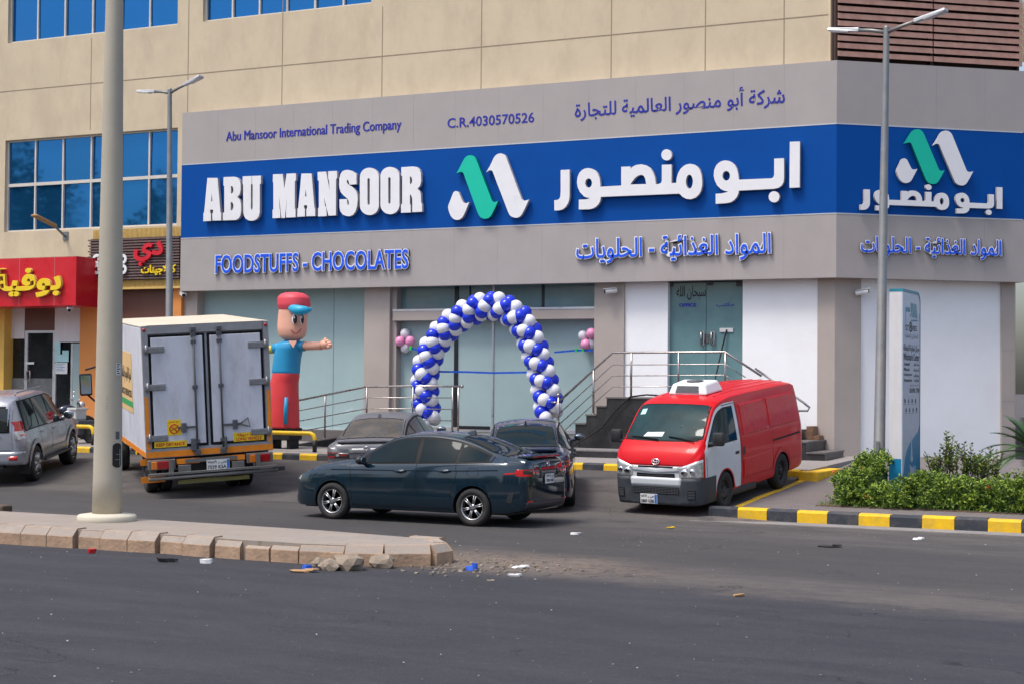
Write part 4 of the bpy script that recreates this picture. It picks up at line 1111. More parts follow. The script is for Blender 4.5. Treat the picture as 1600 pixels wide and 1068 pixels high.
        strip([P(x, za, .0015) for x in Xo], [P(x, za + bev, off) for x in X]); strip([P(x, zb_ - bev, off) for x in X], [P(x, zb_, .0015) for x in Xo])
        strip([P(xb + bev, z, off) for z in Z][::-1], [P(xb, z, .0015) for z in Zo][::-1]); strip([P(xa, z, .0015) for z in Zo][::-1], [P(xa - bev, z, off) for z in Z][::-1])
    def top(s, mb, xa, xb, wa, wb, off=.005, n=10, k=8, m=0, curveU=0.0):
        """panel on the upper skin from x=xa (half width wa) to x=xb (half width wb)"""
        o = len(mb.v)
        for i in range(n + 1):
            t = i / n; w = wa + (wb - wa) * t
            for j in range(k + 1):
                u = -1 + 2 * j / k; x = xa + (xb - xa) * t; x = x - curveU * (u * u) * (1 - 0 * t); y = u * w
                dz = (s.T(x + .01, y) - s.T(x - .01, y)) / .02; L = math.hypot(1, dz)
                mb.v.append((x - dz / L * off, y, s.T(x, y) + off / L))
        for i in range(n):
            for j in range(k): mb.face([o + i * (k + 1) + j, o + i * (k + 1) + j + 1, o + (i + 1) * (k + 1) + j + 1, o + (i + 1) * (k + 1) + j], m, True)
    def end(s, mb, y0, y1, zlo, zhi, front=True, off=.006, n=8, rows=5, m=0, thick=0.0):
        """panel on the front/rear face; zlo/zhi functions of y or numbers"""
        f = (lambda v: v if callable(v) else (lambda y: v)); zl, zh = f(zlo), f(zhi); o = len(mb.v); sg = 1 if front else -1
        for i in range(n + 1):
            y = y0 + (y1 - y0) * i / n
            for j in range(rows + 1):
                z = zl(y) + (zh(y) - zl(y)) * j / rows; mb.v.append((s.XE(y, z, front) + sg * off, y, z))
        for i in range(n):
            for j in range(rows):
                q = [o + i * (rows + 1) + j, o + (i + 1) * (rows + 1) + j, o + (i + 1) * (rows + 1) + j + 1, o + i * (rows + 1) + j + 1]
                mb.face(q if front else q[::-1], m, True)
        if thick:
            o2 = len(mb.v); R1 = rows + 1
            for i in range((n + 1) * R1): x, y, z = mb.v[o + i]; mb.v.append((x - sg * thick, y, z))
            bd = [i * R1 for i in range(n + 1)] + [n * R1 + j for j in range(1, R1)] + [i * R1 + rows for i in range(n - 1, -1, -1)] + [j for j in range(rows - 1, 0, -1)]
            for a, b in zip(bd, bd[1:] + bd[:1]): mb.face([o + a, o + b, o2 + b, o2 + a], m, True)

def cut_arches(obj, arches):
    """wheel arches: cut cylinders out of the body"""
    for (x, r, y0, y1, zc) in arches:
        mb = MB(); mb.lathe([(r, min(y0, y1)), (r, max(y0, y1))], (x, 0, zc), 40, 0, 'y', sm=True)
        c = mb.build('cutter', 'black'); md = obj.modifiers.new('b', 'BOOLEAN'); md.object = c; md.operation = 'DIFFERENCE'; md.solver = 'EXACT'; md.material_mode = 'TRANSFER'
        bpy.context.view_layer.update()
        me = bpy.data.meshes.new_from_object(obj.evaluated_get(bpy.context.evaluated_depsgraph_get()))
        obj.modifiers.clear(); old = obj.data; obj.data = me; me.name = old.name; bpy.data.meshes.remove(old); cm = c.data; bpy.data.objects.remove(c); bpy.data.meshes.remove(cm)
    for p_ in obj.data.polygons: p_.use_smooth = True
    obj.data.set_sharp_from_angle(angle=math.radians(38))

def wheel(parent, x, y, r, w, style, rr=None, mr='rim', steer=0.0):
    """tyre with its rim; y>0 left. Outer face looks outward."""
    sg = 1 if y > 0 else -1; rr = rr or r * .68
    mb = MB(); prof = [(rr * .96, -w / 2 + .01), (rr + .01, -w / 2), (r - .025, -w / 2 + .004), (r - .004, -w / 2 + .028), (r, -w / 4), (r, w / 4), (r - .004, w / 2 - .028), (r - .025, w / 2 - .004), ((r + rr) / 2, w / 2 + .006), (rr + .01, w / 2), (rr * .96, w / 2 - .02), (rr * .93, w / 2 - .05), (rr * .9, -w / 2 + .03)]
    mb.lathe([(a, b * sg) for a, b in prof], (0, 0, 0), 36, 0, 'y', cap=False)
    t = mb.build('wheel', 'rubber', parent); t.location = (x, y, r); t.rotation_euler = (0, 0, steer)
    mb = MB(); f = w / 2 - .015
    ring = [(rr * .97, f + .012), (rr * .90, f + .010), (rr * .87, f - .03), (rr * .87, f - .10)]
    mb.lathe([(a, b * sg) for a, b in ring], (0, 0, 0), 36, 0, 'y', cap=False)
    mb.lathe([(.0001, (f - .10) * sg), (rr * .9, (f - .10) * sg)], (0, 0, 0), 24, 1, 'y')
    if style == 'multi':
        for k in range(12):
            a = 2 * PI * k / 12; tw = .16 if k % 2 else -.16
            p0 = Vector((rr * .12 * math.cos(a), 0, rr * .12 * math.sin(a))); p1 = Vector((rr * .90 * math.cos(a + tw), 0, rr * .90 * math.sin(a + tw)))
            p0.y = (f - .012) * sg; p1.y = (f + .004) * sg; mb.tube([p0, p1], [.013, .010], 6, 0)
        mb.lathe([(rr * .26, (f - .06) * sg), (rr * .26, (f + .002) * sg), (rr * .12, (f + .006) * sg), (.0001, (f + .006) * sg)], (0, 0, 0), 20, 0, 'y')
        for k in range(5):
            a = 2 * PI * k / 5; mb.lathe([(.013, (f) * sg), (.013, (f + .006) * sg), (.0001, (f + .007) * sg)], (rr * .20 * math.cos(a), 0, rr * .20 * math.sin(a)), 8, 1, 'y')
    elif style == 'six':
        for k in range(6):
            a = 2 * PI * k / 6; p0 = Vector((0, (f - .02) * sg, 0)); p1 = Vector((rr * .90 * math.cos(a), (f - .004) * sg, rr * .90 * math.sin(a))); mb.tube([p0, p1], [.07, .05], 6, 0)
        mb.lathe([(rr * .28, (f - .06) * sg), (rr * .26, (f + .01) * sg), (.0001, (f + .014) * sg)], (0, 0, 0), 20, 0, 'y')
    else:                                       # pressed steel wheel with round holes
        mb.lathe([(rr * .86, (f - .03) * sg), (rr * .62, (f - .02) * sg), (rr * .45, (f - .05) * sg), (rr * .30, (f - .03) * sg), (rr * .26, (f + .0) * sg), (.0001, (f + .004) * sg)], (0, 0, 0), 28, 0, 'y')
        for k in range(8):
            a = 2 * PI * k / 8; mb.lathe([(.028, (f - .020) * sg), (.0001, (f - .018) * sg)], (rr * .64 * math.cos(a), 0, rr * .64 * math.sin(a)), 10, 1, 'y')
        for k in range(5):
            a = 2 * PI * k / 5; mb.lathe([(.014, (f - .03) * sg), (.014, (f - .01) * sg), (.0001, (f - .01) * sg)], (rr * .36 * math.cos(a), 0, rr * .36 * math.sin(a)), 8, 0, 'y')
    o = mb.build('rim', [mr, 'rim_dark'], t); return t

def plate(parent, P, R, U, N, w, h, top, bot, blue=True):
    mb = MB(); P = Vector(P)
    c = [P - R * w / 2 - U * h / 2, P + R * w / 2 - U * h / 2, P + R * w / 2 + U * h / 2, P - R * w / 2 + U * h / 2]
    mb.extrude([c], N * .012, 0)
    if blue:
        c2 = [P + R * (w / 2 - .05) - U * (h / 2 - .008), P + R * (w / 2 - .006) - U * (h / 2 - .008), P + R * (w / 2 - .006) + U * (h / 2 - .008), P + R * (w / 2 - .05) + U * (h / 2 - .008)]
        mb.extrude([[q + N * .0125 for q in c2]], N * .002, 1)
    wt = w - (.075 if blue else .03)
    put_text(mb, top, P - R * (w / 2 - .015) + U * .012, R, U, wt, h * .36, .002, .02, 2, None, None, .0145)
    put_text(mb, bot, P - R * (w / 2 - .015) - U * (h / 2 - .015), R, U, wt, h * .36, .002, .02, 2, None, None, .0145)
    return mb.build('number_plate', ['plate_white', 'plate_blue', 'ink'], parent)

def place(t, xr, yr, zr, head, slope=None):
    """put a vehicle's origin (ground under its middle) at x,y,z with heading angle; slope = surface normal"""
    n = (slope or Vector((0, 0, 1))).normalized(); h = Vector((math.cos(head), math.sin(head), 0)); h = (h - n * h.dot(n)).normalized(); l = n.cross(h)
    Mx = Matrix.Identity(4)
    for i in range(3): Mx[i][0] = h[i]; Mx[i][1] = l[i]; Mx[i][2] = n[i]; Mx[i][3] = (xr, yr, zr)[i]
    t.matrix_world = Mx
NS = Vector((0, -KBAY, 1)).normalized()

def loft_x(ends, mid=26):
    a, b = ends; xs = [a + (b - a) * i / mid for i in range(mid + 1)]
    for d in (.02, .05, .09, .14): xs += [a + d, b - d]
    return sorted(set(round(x, 4) for x in xs))

# ------------------------------------------------------------------ saloon
def saloon(label, group, paint, glass, front_plate=False, full=True, tail='lamp_red_lit', rimm='rim', rearglass=None, plates=('٧٥٨٦ ن ح', '7586 NJD')):
    t = thing('saloon_car', label, 'car', group=group)
    X0, X1 = -2.235, 2.19; F, R = 1.31, -1.31
    zs = curve([(X0, .34), (-2.1, .25), (-1.7, .20), (0, .19), (1.7, .19), (2.05, .20), (X1, .26)])
    wm = curve([(X0, .62), (-2.2, .735), (-2.08, .80), (-1.8, .845), (-1.3, .868), (0, .868), (1.3, .865), (1.75, .83), (1.98, .76), (2.1, .68), (X1, .50)])
    zb = curve([(X0, 1.0), (-1.9, 1.015), (-1.2, .985), (-.3, .955), (.6, .925), (1.2, .90), (1.8, .78), (2.1, .66), (X1, .58)])
    zt = curve([(X0, .90), (-2.215, 1.02), (-2.17, 1.085), (-2.05, 1.112), (-1.9, 1.125), (-1.72, 1.155), (-1.45, 1.265), (-1.1, 1.385), (-.8, 1.445), (-.4, 1.475), (-.05, 1.462), (.25, 1.405), (.6, 1.24), (.9, 1.075), (1.02, 1.015), (1.2, .985), (1.6, .915), (1.9, .83), (2.08, .735), (2.15, .66), (X1, .56)])
    wt = curve([(X0, .50), (-2.15, .66), (-1.9, .66), (-1.5, .60), (-1.0, .575), (-.4, .59), (.1, .60), (.6, .655), (.95, .71), (1.3, .72), (1.8, .66), (2.1, .52), (X1, .4)])
    B = Body(loft_x((X0, X1), 44), zs, wm, zb, zt, wt, crown=.055, tumble=.955, zmid=.46, dip=.014)
    b = B.mesh().build('body', [paint], t)
    cut_arches(b, [(F, .345, sy * .55, sy * 1.2, .30) for sy in (1, -1)] + [(R, .345, sy * .55, sy * 1.2, .30) for sy in (1, -1)])
    up = lambda x: zt(x) - .115
    lo = lambda x: zb(x) + .035
    for sg in (1, -1):
        q = MB()                                        # black surround
        B.side(q, lambda x: zb(x) + .012, lambda x: max(zb(x) + .02, zt(x) - .085), .80, -1.62, sg, .0075, 60, 5)
        q.build('window_surround', 'seal', b)
        q = MB(); B.side(q, lo, lambda x: max(lo(x) + .004, up(x)), .66, -.245, sg, .012, 20, 5, slant=(0, .02)); q.build('side_window', glass, b)
        q = MB(); B.side(q, lo, lambda x: max(lo(x) + .004, up(x)), -.325, -.985, sg, .012, 16, 5, slant=(.02, -.0)); q.build('side_window', glass, b)
        q = MB(); B.side(q, lambda x: lo(x) + .0, lambda x: max(lo(x) + .004, up(x) - .005), -1.04, -1.50, sg, .012, 14, 5); q.build('side_window', glass, b)
        q = MB()
        B.sideline(q, [(.98, .96), (.965, .80), (.93, .45), (.94, .30)], sg); B.sideline(q, [(-.285, .97), (-.275, .6), (-.30, .27)], sg); B.sideline(q, [(-1.0, 1.0), (-1.02, .85), (-1.0, .72), (-.93, .60), (-.93, .28)], sg); B.sideline(q, [(.94, .275), (-.93, .275)], sg, .010)
        B.sideline(q, [(-1.30, .93), (-1.23, .905), (-1.21, .84), (-1.25, .785), (-1.32, .77), (-1.39, .79), (-1.42, .85), (-1.39, .91), (-1.30, .93)], sg, .005)
        q.build('shut_line', 'seal', b)
        q = MB(); B.sideline(q, [(1.8, .815), (1.0, .83), (0, .845), (-1.0, .868), (-1.75, .90)], sg, .016, .007, 0, 10); B.sideline(q, [(.92, .245), (-.9, .245)], sg, .018, .006)
        q.build('body_crease', paint, b)
        for x in (.02, -.80):
            q = MB(); z = zb(x) - .115; y = B.W(x, z)
            q.tube([(x + .10, sg * (y + .004), z), (x + .08, sg * (y + .035), z + .004), (x - .08, sg * (y + .038), z + .008), (x - .11, sg * (y + .004), z + .008)], .014, 8)
            q.sphere((x - .01, sg * (y - .002), z), (.09, .012, .035)); q.build('door_handle', paint, b)
        q = MB(); mx, mz = .70, .985; y = .80
        q.sphere((mx, sg * (y + .165), mz + .01), (.075, .105, .072), 0, 14, 10); q.tube([(mx - .02, sg * (y - .03), mz - .05), (mx, sg * (y + .10), mz - .03)], .035, 8)
        m_ = q.build('wing_mirror', 'plastic_dark' if paint == 'paint_teal' else paint, t, smooth=.8)
        q = MB(); q.sphere((mx - .062, sg * (y + .165), mz + .01), (.016, .088, .056)); q.build('mirror_glass', 'mirror_glass', m_)
        q = MB(); B.end(q, sg * .40, sg * .74, lambda y: .56 + .10 * abs(y), lambda y: .66 + .11 * abs(y), True, .006, 10, 4)
        q.build('headlight', 'lamp_clear', t)
        # tail lamp: wraps the corner, red outer with smoked inner strip
        q = MB(); B.end(q, sg * .34, sg * .79, lambda y: .80 + .04 * (abs(y) - .34), lambda y: .895 + .06 * (abs(y) - .34), False, .010, 16, 4, 0, .02)
        tl = q.build('tail_lamp', 'lamp_smoke', t)
        q = MB(); B.end(q, sg * .62, sg * .792, .812, .845, False, .016, 8, 2); B.end(q, sg * .765, sg * .80, .82, .918, False, .016, 4, 3); B.end(q, sg * .40, sg * .50, .85, .88, False, .016, 4, 2); B.end(q, sg * .55, sg * .77, .905, .920, False, .016, 8, 1); q.build('lamp_strip', tail, tl)
        q = MB(); B.end(q, sg * .53, sg * .59, .845, .885, False, .017, 3, 2); q.build('indicator', 'lamp_clear', tl)
        q = MB(); B.side(q, lambda x: .845 + .10 * (-x - 1.98), lambda x: .868 + .12 * (-x - 1.98), -2.09, -1.86, sg, .008, 8, 2, 0); q.build('lamp_strip', tail, tl)
        q = MB(); B.side(q, lambda x: .40, lambda x: .56, -1.99, -1.90, sg, .005, 4, 4, slant=(-.03, -.05)); 
        for k in range(6): B.sideline(q, [(-1.90 - .006 * k, .42 + .022 * k), (-1.995 - .006 * k, .425 + .022 * k)], sg, .006, .009)
        q.build('bumper_vent', 'plastic_dark', t)
        for x, sw in ((F, 'multi'), (R, 'multi')): wheel(t, x, sg * .765, .302, .19, 'multi', mr=rimm)
    q = MB(); B.top(q, 1.00, .13, .70, .565, .006, 12, 10); q.build('windscreen', glass, b)
    q = MB(); B.top(q, -.98, -1.80, .50, .585, .006, 12, 10); q.build('rear_window', rearglass or glass, b)
    q = MB(); B.top(q, -.93, -1.84, .53, .615, .0028, 12, 10); q.build('window_surround', 'seal', b)
    # shark fin, boot spoiler, bumper, plate recess, emblem
    q = MB(); xf = -.83; zf = B.T(xf, 0)
    q.hexa([(xf + .10, -.03, zf - .01), (xf + .10, .03, zf - .01), (xf - .10, .028, zf - .02), (xf - .10, -.028, zf - .02), (xf + .01, -.006, zf + .045), (xf + .01, .006, zf + .045), (xf - .09, .012, zf + .06), (xf - .09, -.012, zf + .06)])
    q.build('antenna_fin', paint, b, bevel=.006)
    q = MB(); q.extrude([[Vector((-1.98, -.60, 1.085)), Vector((-2.17, -.57, 1.088)), Vector((-2.205, -.50, 1.092)), Vector((-2.215, 0, 1.095)), Vector((-2.205, .50, 1.092)), Vector((-2.17, .57, 1.088)), Vector((-1.98, .60, 1.085))]], (0, 0, .034)); q.build('boot_spoiler', paint, b, bevel=.006)
    q = MB(); B.end(q, -.34, .34, .77, .985, False, .006, 8, 4, 0, .01); B.end(q, -.33, .33, .885, .905, False, .014, 8, 1, 1); q.build('boot_panel', [paint, 'plastic_dark'], b)
    q = MB(); B.end(q, -.72, .72, .30, .40, False, .010, 18, 3, 0, .02); B.end(q, -.70, .70, .655, .668, False, .004, 16, 1, 1); B.end(q, -.66, .66, .275, .295, False, .016, 14, 1, 0); q.build('bumper_diffuser', ['plastic_dark', 'seal'], t)
    q = MB()
    for sg in (1, -1): B.end(q, sg * .58, sg * .72, .405, .43, False, .013, 5, 2)
    q.build('reflector', 'lamp_red_lit', t)
    xr = B.XE(0, .78, False)
    plate(t, (xr - .02, 0, .755), Vector((0, -1, 0)), Vector((0, 0, 1)), Vector((-1, 0, 0)), .31, .15, plates[0], plates[1], False)
    q = MB(); q.tube([(B.XE(0, .98, False) - .012, .055 * math.cos(a), .985 + .036 * math.sin(a)) for a in [2 * PI * k / 20 for k in range(20)]], .006, 6, closed=True); q.tube([(B.XE(0, .98, False) - .014, .024 * math.cos(a), .985 + .034 * math.sin(a)) for a in [2 * PI * k / 16 for k in range(16)]], .005, 6, closed=True); q.build('emblem', 'chrome', b)
    q = MB(); put_text(q, 'YARIS', Vector((B.XE(.42, .965, False) - .006, .53, .955)), Vector((0, -1, 0)), Vector((0, 0, 1)), .17, .024, .004, .02); q.build('badge', 'chrome', b)
    # front grille and bumper
    q = MB(); B.end(q, -.48, .48, .24, lambda y: .46, True, .008, 12, 4, 0); B.end(q, -.30, .30, .56, .60, True, .008, 10, 2, 0); q.build('grille', 'plastic_dark', t)
    q = MB()
    for sg in (1, -1): B.end(q, sg * .50, sg * .66, .24, .36, True, .008, 6, 4, 0)
    q.build('bumper_corner', 'plastic_dark', t)
    q = MB(); q.box((-1.9, -.74, .19), (1.9, .74, .30)); q.build('underbody', 'black', t)
    return t
car1 = saloon('glossy dark teal saloon parked sideways along the street in front of the others', 'parked saloon cars', 'paint_teal', 'car_glass')
place(car1, -13.465, 23.90, 0.0, PI)
car2 = saloon('dusty grey saloon nosed in to the forecourt kerb, its dirty rear window facing out', 'parked saloon cars', 'paint_dusty', 'car_glass_dusty', tail='lamp_red')
car3 = saloon('clean dark blue saloon nosed in between the teal car and the black stairs', 'parked saloon cars', 'paint_navy', 'car_glass')

# ------------------------------------------------------------------ delivery van
def van():
    t = thing('delivery_van', 'red panel van with a white driver door and white cooling unit on its roof', 'van')
    X0, X1 = -2.395, 2.30; F, R = 1.285, -1.285
    zs = curve([(X0, .36), (-2.2, .28), (-1, .25), (1, .25), (2.0, .20), (X1, .20)])
    wm = curve([(X0, .78), (-2.36, .815), (-2.25, .84), (-1.6, .848), (0, .848), (1.5, .846), (1.95, .840), (2.1, .825), (2.2, .79), (2.26, .73), (X1, .62)])
    zb = curve([(X0, 1.10), (-1, 1.12), (.6, 1.14), (1.3, 1.16), (1.8, 1.15), (2.05, 1.10), (2.2, 1.0), (X1, .82)])
    zt = curve([(X0, 1.66), (-2.375, 1.83), (-2.32, 1.91), (-2.15, 1.96), (-1.5, 1.985), (0, 1.99), (.7, 1.975), (1.05, 1.945), (1.28, 1.90), (1.45, 1.83), (1.75, 1.55), (2.03, 1.265), (2.10, 1.205), (2.17, 1.14), (2.23, 1.06), (2.27, .98), (X1, .88)])
    wt = curve([(X0, .66), (-2.3, .70), (-1.5, .725), (0, .725), (.9, .715), (1.3, .715), (1.75, .755), (2.05, .78), (2.17, .75), (2.26, .66), (X1, .52)])
    B = Body(loft_x((X0, X1), 52), zs, wm, zb, zt, wt, crown=.06, tumble=.988, zmid=.62, fillet=.065)
    b = B.mesh().build('body', ['paint_red'], t)
    cut_arches(b, [(F, .375, sy * .5, sy * 1.2, .32) for sy in (1, -1)] + [(R, .375, sy * .5, sy * 1.2, .32) for sy in (1, -1)])
    dlo = lambda x: .30
    for sg in (1, -1):
        # front door: white panel down to the sill, cut round the arch
        q = MB(); ar = lambda x: max(.33, (.32 + math.sqrt(max(0, .40 ** 2 - (x - F) ** 2))) if abs(x - F) < .40 else .33)
        hi = lambda x: min(zt(x) - .125, 1.82)
        B.side(q, ar, lambda x: max(ar(x) + .02, hi(x)), 2.08, .63, sg, .004, 44, 14)
        dr = q.build('driver_door' if sg > 0 else 'passenger_door', 'paint_white', t); dr['label'] = 'white front door on the red van'
        q = MB(); B.side(q, lambda x: 1.17, lambda x: max(1.175, min(zt(x) - .20, 1.73)), 1.90, .78, sg, .008, 20, 6); dw_ = q.build('side_window', 'van_screen', dr)
        q = MB(); B.side(q, lambda x: 1.15, lambda x: max(1.155, min(zt(x) - .18, 1.755)), 1.95, .75, sg, .0062, 20, 6); q.build('window_seal', 'seal', dr)
        q = MB(); B.sideline(q, [(.63, 1.80), (.62, 1.1), (.63, .34)], sg, .012, .006); B.sideline(q, [(.63, 1.795), (1.15, 1.79)], sg, .012, .006); B.sideline(q, [(2.02, .62), (2.03, 1.0)], sg, .012, .006); q.build('shut_line', 'seal', dr)
        q = MB(); B.sideline(q, [(.86, .93), (.70, .93)], sg, .05, .010, 0, 4); q.build('door_handle', 'plastic_dark', dr)
        # pressed panels in the van side
        q = MB()
        def frame(xa, xb, za, zb_):
            r = .07; pts = [(xa - r, za), (xb + r, za), (xb, za + r), (xb, zb_ - r), (xb + r, zb_), (xa - r, zb_), (xa, zb_ - r), (xa, za + r), (xa - r, za)]
            B.sideline(q, pts, sg, .020, .006, 0, 4)
        B.raised(q, .48, -.62, 1.19, 1.76, sg); B.raised(q, -.74, -2.12, 1.19, 1.76, sg); B.raised(q, .52, -.80, .44, .80, sg, .010)
        B.sideline(q, [(.60, .78), (.0, .79), (-.85, .78)], sg, .03, .006); B.sideline(q, [(.60, .42), (-.86, .42)], sg, .02, .006); B.sideline(q, [(-1.75, .50), (-2.3, .52)], sg, .02, .006)
        pts = [(R + .44 * math.cos(a), .32 + .44 * math.sin(a)) for a in [PI * (.05 + .9 * k / 12) for k in range(13)]]; B.sideline(q, pts, sg, .05, .010, 0, 3)
        q.build('pressed_panel', 'paint_red_side', t)
        q = MB(); B.sideline(q, [(-.85, .955), (-2.2, .965)], sg, .035, .004); q.build('door_track', 'seal', t)
        q = MB(); B.sideline(q, [(.58, 1.80), (.56, 1.0), (.52, .36)], sg, .010, .003); B.sideline(q, [(-.84, 1.75), (-.85, .98)], sg, .008, .003); B.sideline(q, [(-.85, .93), (-.86, .45)], sg, .008, .003); q.build('shut_line', 'seal', t)
        q = MB(); B.sideline(q, [(.47, 1.00), (.47, .86)], sg, .085, .008, 0, 4); q.build('sliding_door_handle', 'plastic_dark', t)
        # mirror
        q = MB(); xm_, zm_, y = 1.84, 1.27, .83
        q.bbox((xm_ - .06, min(sg * (y + .05), sg * (y + .25)), zm_ - .10), (xm_ + .06, max(sg * (y + .05), sg * (y + .25)), zm_ + .13), .035); q.tube([(xm_ + .06, sg * (y - .03), zm_ - .06), (xm_, sg * (y + .10), zm_ - .07)], .03, 8)
        q.build('wing_mirror', 'plastic_dark', t, smooth=.7)
        for x in (F, R): wheel(t, x, sg * .735, .335, .20, 'steel', rr=.20, mr='steel_wheel')
        # headlamp wraps the corner
        q = MB(); B.end(q, sg * .44, sg * .815, lambda y: .655, lambda y: .835 + .36 * (abs(y) - .44), True, .012, 16, 6, 0, .03); hl = q.build('headlight', 'lamp_clear', t)
        q = MB()
        for yy, zz_, r in ((.54, .745, .075), (.67, .765, .062)):
            xx = B.XE(sg * yy, zz_, True); q.sphere((xx + .004, sg * yy, zz_), (.022, r, r * .9), 0, 14, 8)
        q.build('lamp_bowl', 'chrome', hl)
        q = MB(); B.end(q, sg * .745, sg * .818, .68, .88, True, .013, 5, 4); q.build('indicator', 'lamp_clear', hl)
        q = MB(); B.end(q, sg * .60, sg * .73, .30, .45, True, .030, 5, 5, 0); 
        for k in range(5): B.end(q, sg * .61, sg * .72, .315 + k * .027, .327 + k * .027, True, .036, 4, 1, 1)
        q.build('bumper_grille', ['seal', 'gray_box'], t)
        q = MB(); B.end(q, sg * .79, sg * .83, .90, 1.25, False, .01, 3, 5, 0, .02); q.build('tail_lamp', 'lamp_red', t)
    # windscreen with seal, wipers
    q = MB(); B.top(q, 2.055, 1.44, .750, .665, .0035, 14, 14, curveU=.05); q.build('window_seal', 'seal', b)
    q = MB(); B.top(q, 2.03, 1.475, .722, .64, .007, 14, 14, curveU=.05); ws = q.build('windscreen', 'van_screen', b)
    def onws(x, y, o=.012): 
        dz = (B.T(x + .01, y) - B.T(x - .01, y)) / .02; L = math.hypot(1, dz); return Vector((x - dz / L * o, y, B.T(x, y) + o / L))
    q = MB(); q.add([onws(1.98, -.38, .0095), onws(1.98, -.02, .0095), onws(1.91, .0, .0095), onws(1.91, -.33, .0095)], [(0, 1, 2, 3)]); q.build('paper_sheet', 'paper', ws)
    q = MB(); q.add([onws(1.62, -.61, .0095), onws(1.62, -.51, .0095), onws(1.53, -.51, .0095), onws(1.53, -.60, .0095)], [(0, 1, 2, 3)]); q.build('sticker', 'paper_teal', ws)
    q = MB(); q.tube([onws(1.83, .20 + .13 * math.cos(a) + .2, .0095) + Vector((.06 * math.sin(a), 0, 0)) * 0 + Vector((-.08 * math.sin(a), 0, .06 * math.sin(a))) for a in [PI * k / 10 for k in range(11)]], .008, 6); q.build('steering_wheel', 'gray_box', ws)
    q = MB()
    for y0, y1 in ((.12, .62), (-.58, -.06)): q.tube([onws(2.045, y1, .03), onws(2.005, (y0 + y1) / 2, .03), onws(1.985, y0, .025)], .011, 6)
    q.build('wiper', 'seal', t)
    # hood edge seam and front bar
    q = MB(); B.end(q, -.70, .70, .868, .876, True, .003, 20, 1); q.build('bonnet_seam', 'seal', b)
    q = MB(); B.end(q, -.50, .50, .49, .855, True, .005, 14, 4); B.end(q, -.44, .44, lambda y: .765 - .035 * (1 - abs(y) / .44), lambda y: .855 - .05 * (1 - (abs(y) / .44)), True, .016, 14, 3, 0, .02); B.end(q, -.47, .47, .505, lambda y: .655, True, .018, 14, 3, 0, .02); gr = q.build('grille_bar', 'paint_white', t)
    q = MB(); B.end(q, -.36, .36, .662, lambda y: .715 + .04 * abs(y), True, .012, 12, 2); B.end(q, -.44, .44, .375, .495, True, .026, 12, 3)
    B.end(q, -.33, .33, .825, lambda y: .85, True, .020, 10, 1)
    q.build('grille', 'seal', t)
    q = MB()
    for k in range(4): B.end(q, -.43, .43, .388 + k * .027, .396 + k * .027, True, .031, 12, 1)
    for k in range(15): B.end(q, -.42 + k * .06 - .003, -.42 + k * .06 + .003, .38, .49, True, .030, 1, 2)
    B.end(q, -.34, .34, .685, .692, True, .016, 10, 1)
    q.build('grille_bars', 'gray_box', t)
    q = MB(); B.end(q, -.835, .835, .19, lambda y: .495 if abs(y) < .46 else .65, True, .020, 44, 8, 0, .06)
    q.build('front_bumper', 'bumper_slate', t)
    for sg in (1, -1):
        q = MB(); B.side(q, lambda x: .20, lambda x: .65, 2.29, 1.70, sg, .012, 14, 4, 0, slant=(-.02, .0)); q.build('bumper_side', 'bumper_slate', t)
    q = MB(); B.end(q, -.80, .80, .33, .52, False, .03, 16, 3, 0, .06); q.build('rear_bumper', 'bumper_slate', t)
    xe = B.XE(-.0, .30, True); q = None
    plate(t, (xe + .024, -.13, .285), Vector((0, 1, 0)), Vector((0, 0, 1)), Vector((1, 0, 0)), .32, .165, '٥٨٦٩ ر ص', '5869 KBB')
    xe = B.XE(0, .93, True); q = MB(); n_ = Vector((1, 0, .25)).normalized(); u_ = Vector((-.25, 0, 1)).normalized()
    def oval(a_, b_, c0, r): q.tube([Vector((xe + .020, 0, .925)) + Vector((0, 1, 0)) * a_ * math.cos(t_) + u_ * (b_ * math.sin(t_) + c0) for t_ in [2 * PI * k / 24 for k in range(24)]], r, 6, closed=True)
    oval(.070, .048, 0, .008); oval(.028, .046, 0, .006); oval(.058, .020, .018, .006); q.build('emblem', 'chrome', b)
    # roof ribs
    q = MB()
    for y in (-.50, -.30, -.10, .10, .30, .50):
        o = len(q.v); xs_ = [-2.15 + 3.1 * i / 14 for i in range(15)]
        for x in xs_:
            for dy, dz in ((-.018, .000), (-.008, .010), (.008, .010), (.018, .000)): q.v.append((x, y + dy, B.T(x, y + dy) + dz))
        for i in range(14):
            for j in range(3): q.face([o + 4 * i + j, o + 4 * i + 4 + j, o + 4 * i + 5 + j, o + 4 * i + 1 + j], 0, True)
    q.build('roof_rib', 'paint_red', b)
    # cooling unit
    q = MB(); zc = 1.955; bm = bmesh.new()
    L = [Vector(p_) for p_ in [(.98, -.38, zc - .01), (.98, .38, zc - .01), (.32, .41, zc + .02), (.32, -.41, zc + .02), (.91, -.32, zc + .18), (.91, .32, zc + .18), (.40, .34, zc + .22), (.40, -.34, zc + .22)]]
    q.hexa(L); cu = q.build('cooling_unit', 'letter_white', t, bevel=.035)
    q = MB(); fn = (L[4] - L[0]).cross(L[1] - L[0]).normalized()
    if fn.x < 0: fn = -fn
    for k in range(5):
        t0 = .18 + k * .135; a0 = L[0].lerp(L[4], t0); b0 = L[1].lerp(L[5], t0); a1 = L[0].lerp(L[4], t0 + .09); b1 = L[1].lerp(L[5], t0 + .09)
        q.extrude([[a0.lerp(b0, .18) - fn * .01, a0.lerp(b0, .80) - fn * .01, a1.lerp(b1, .80) - fn * .01, a1.lerp(b1, .18) - fn * .01]], fn * .022)
    q.build('vent_slot', 'gray_box', cu)
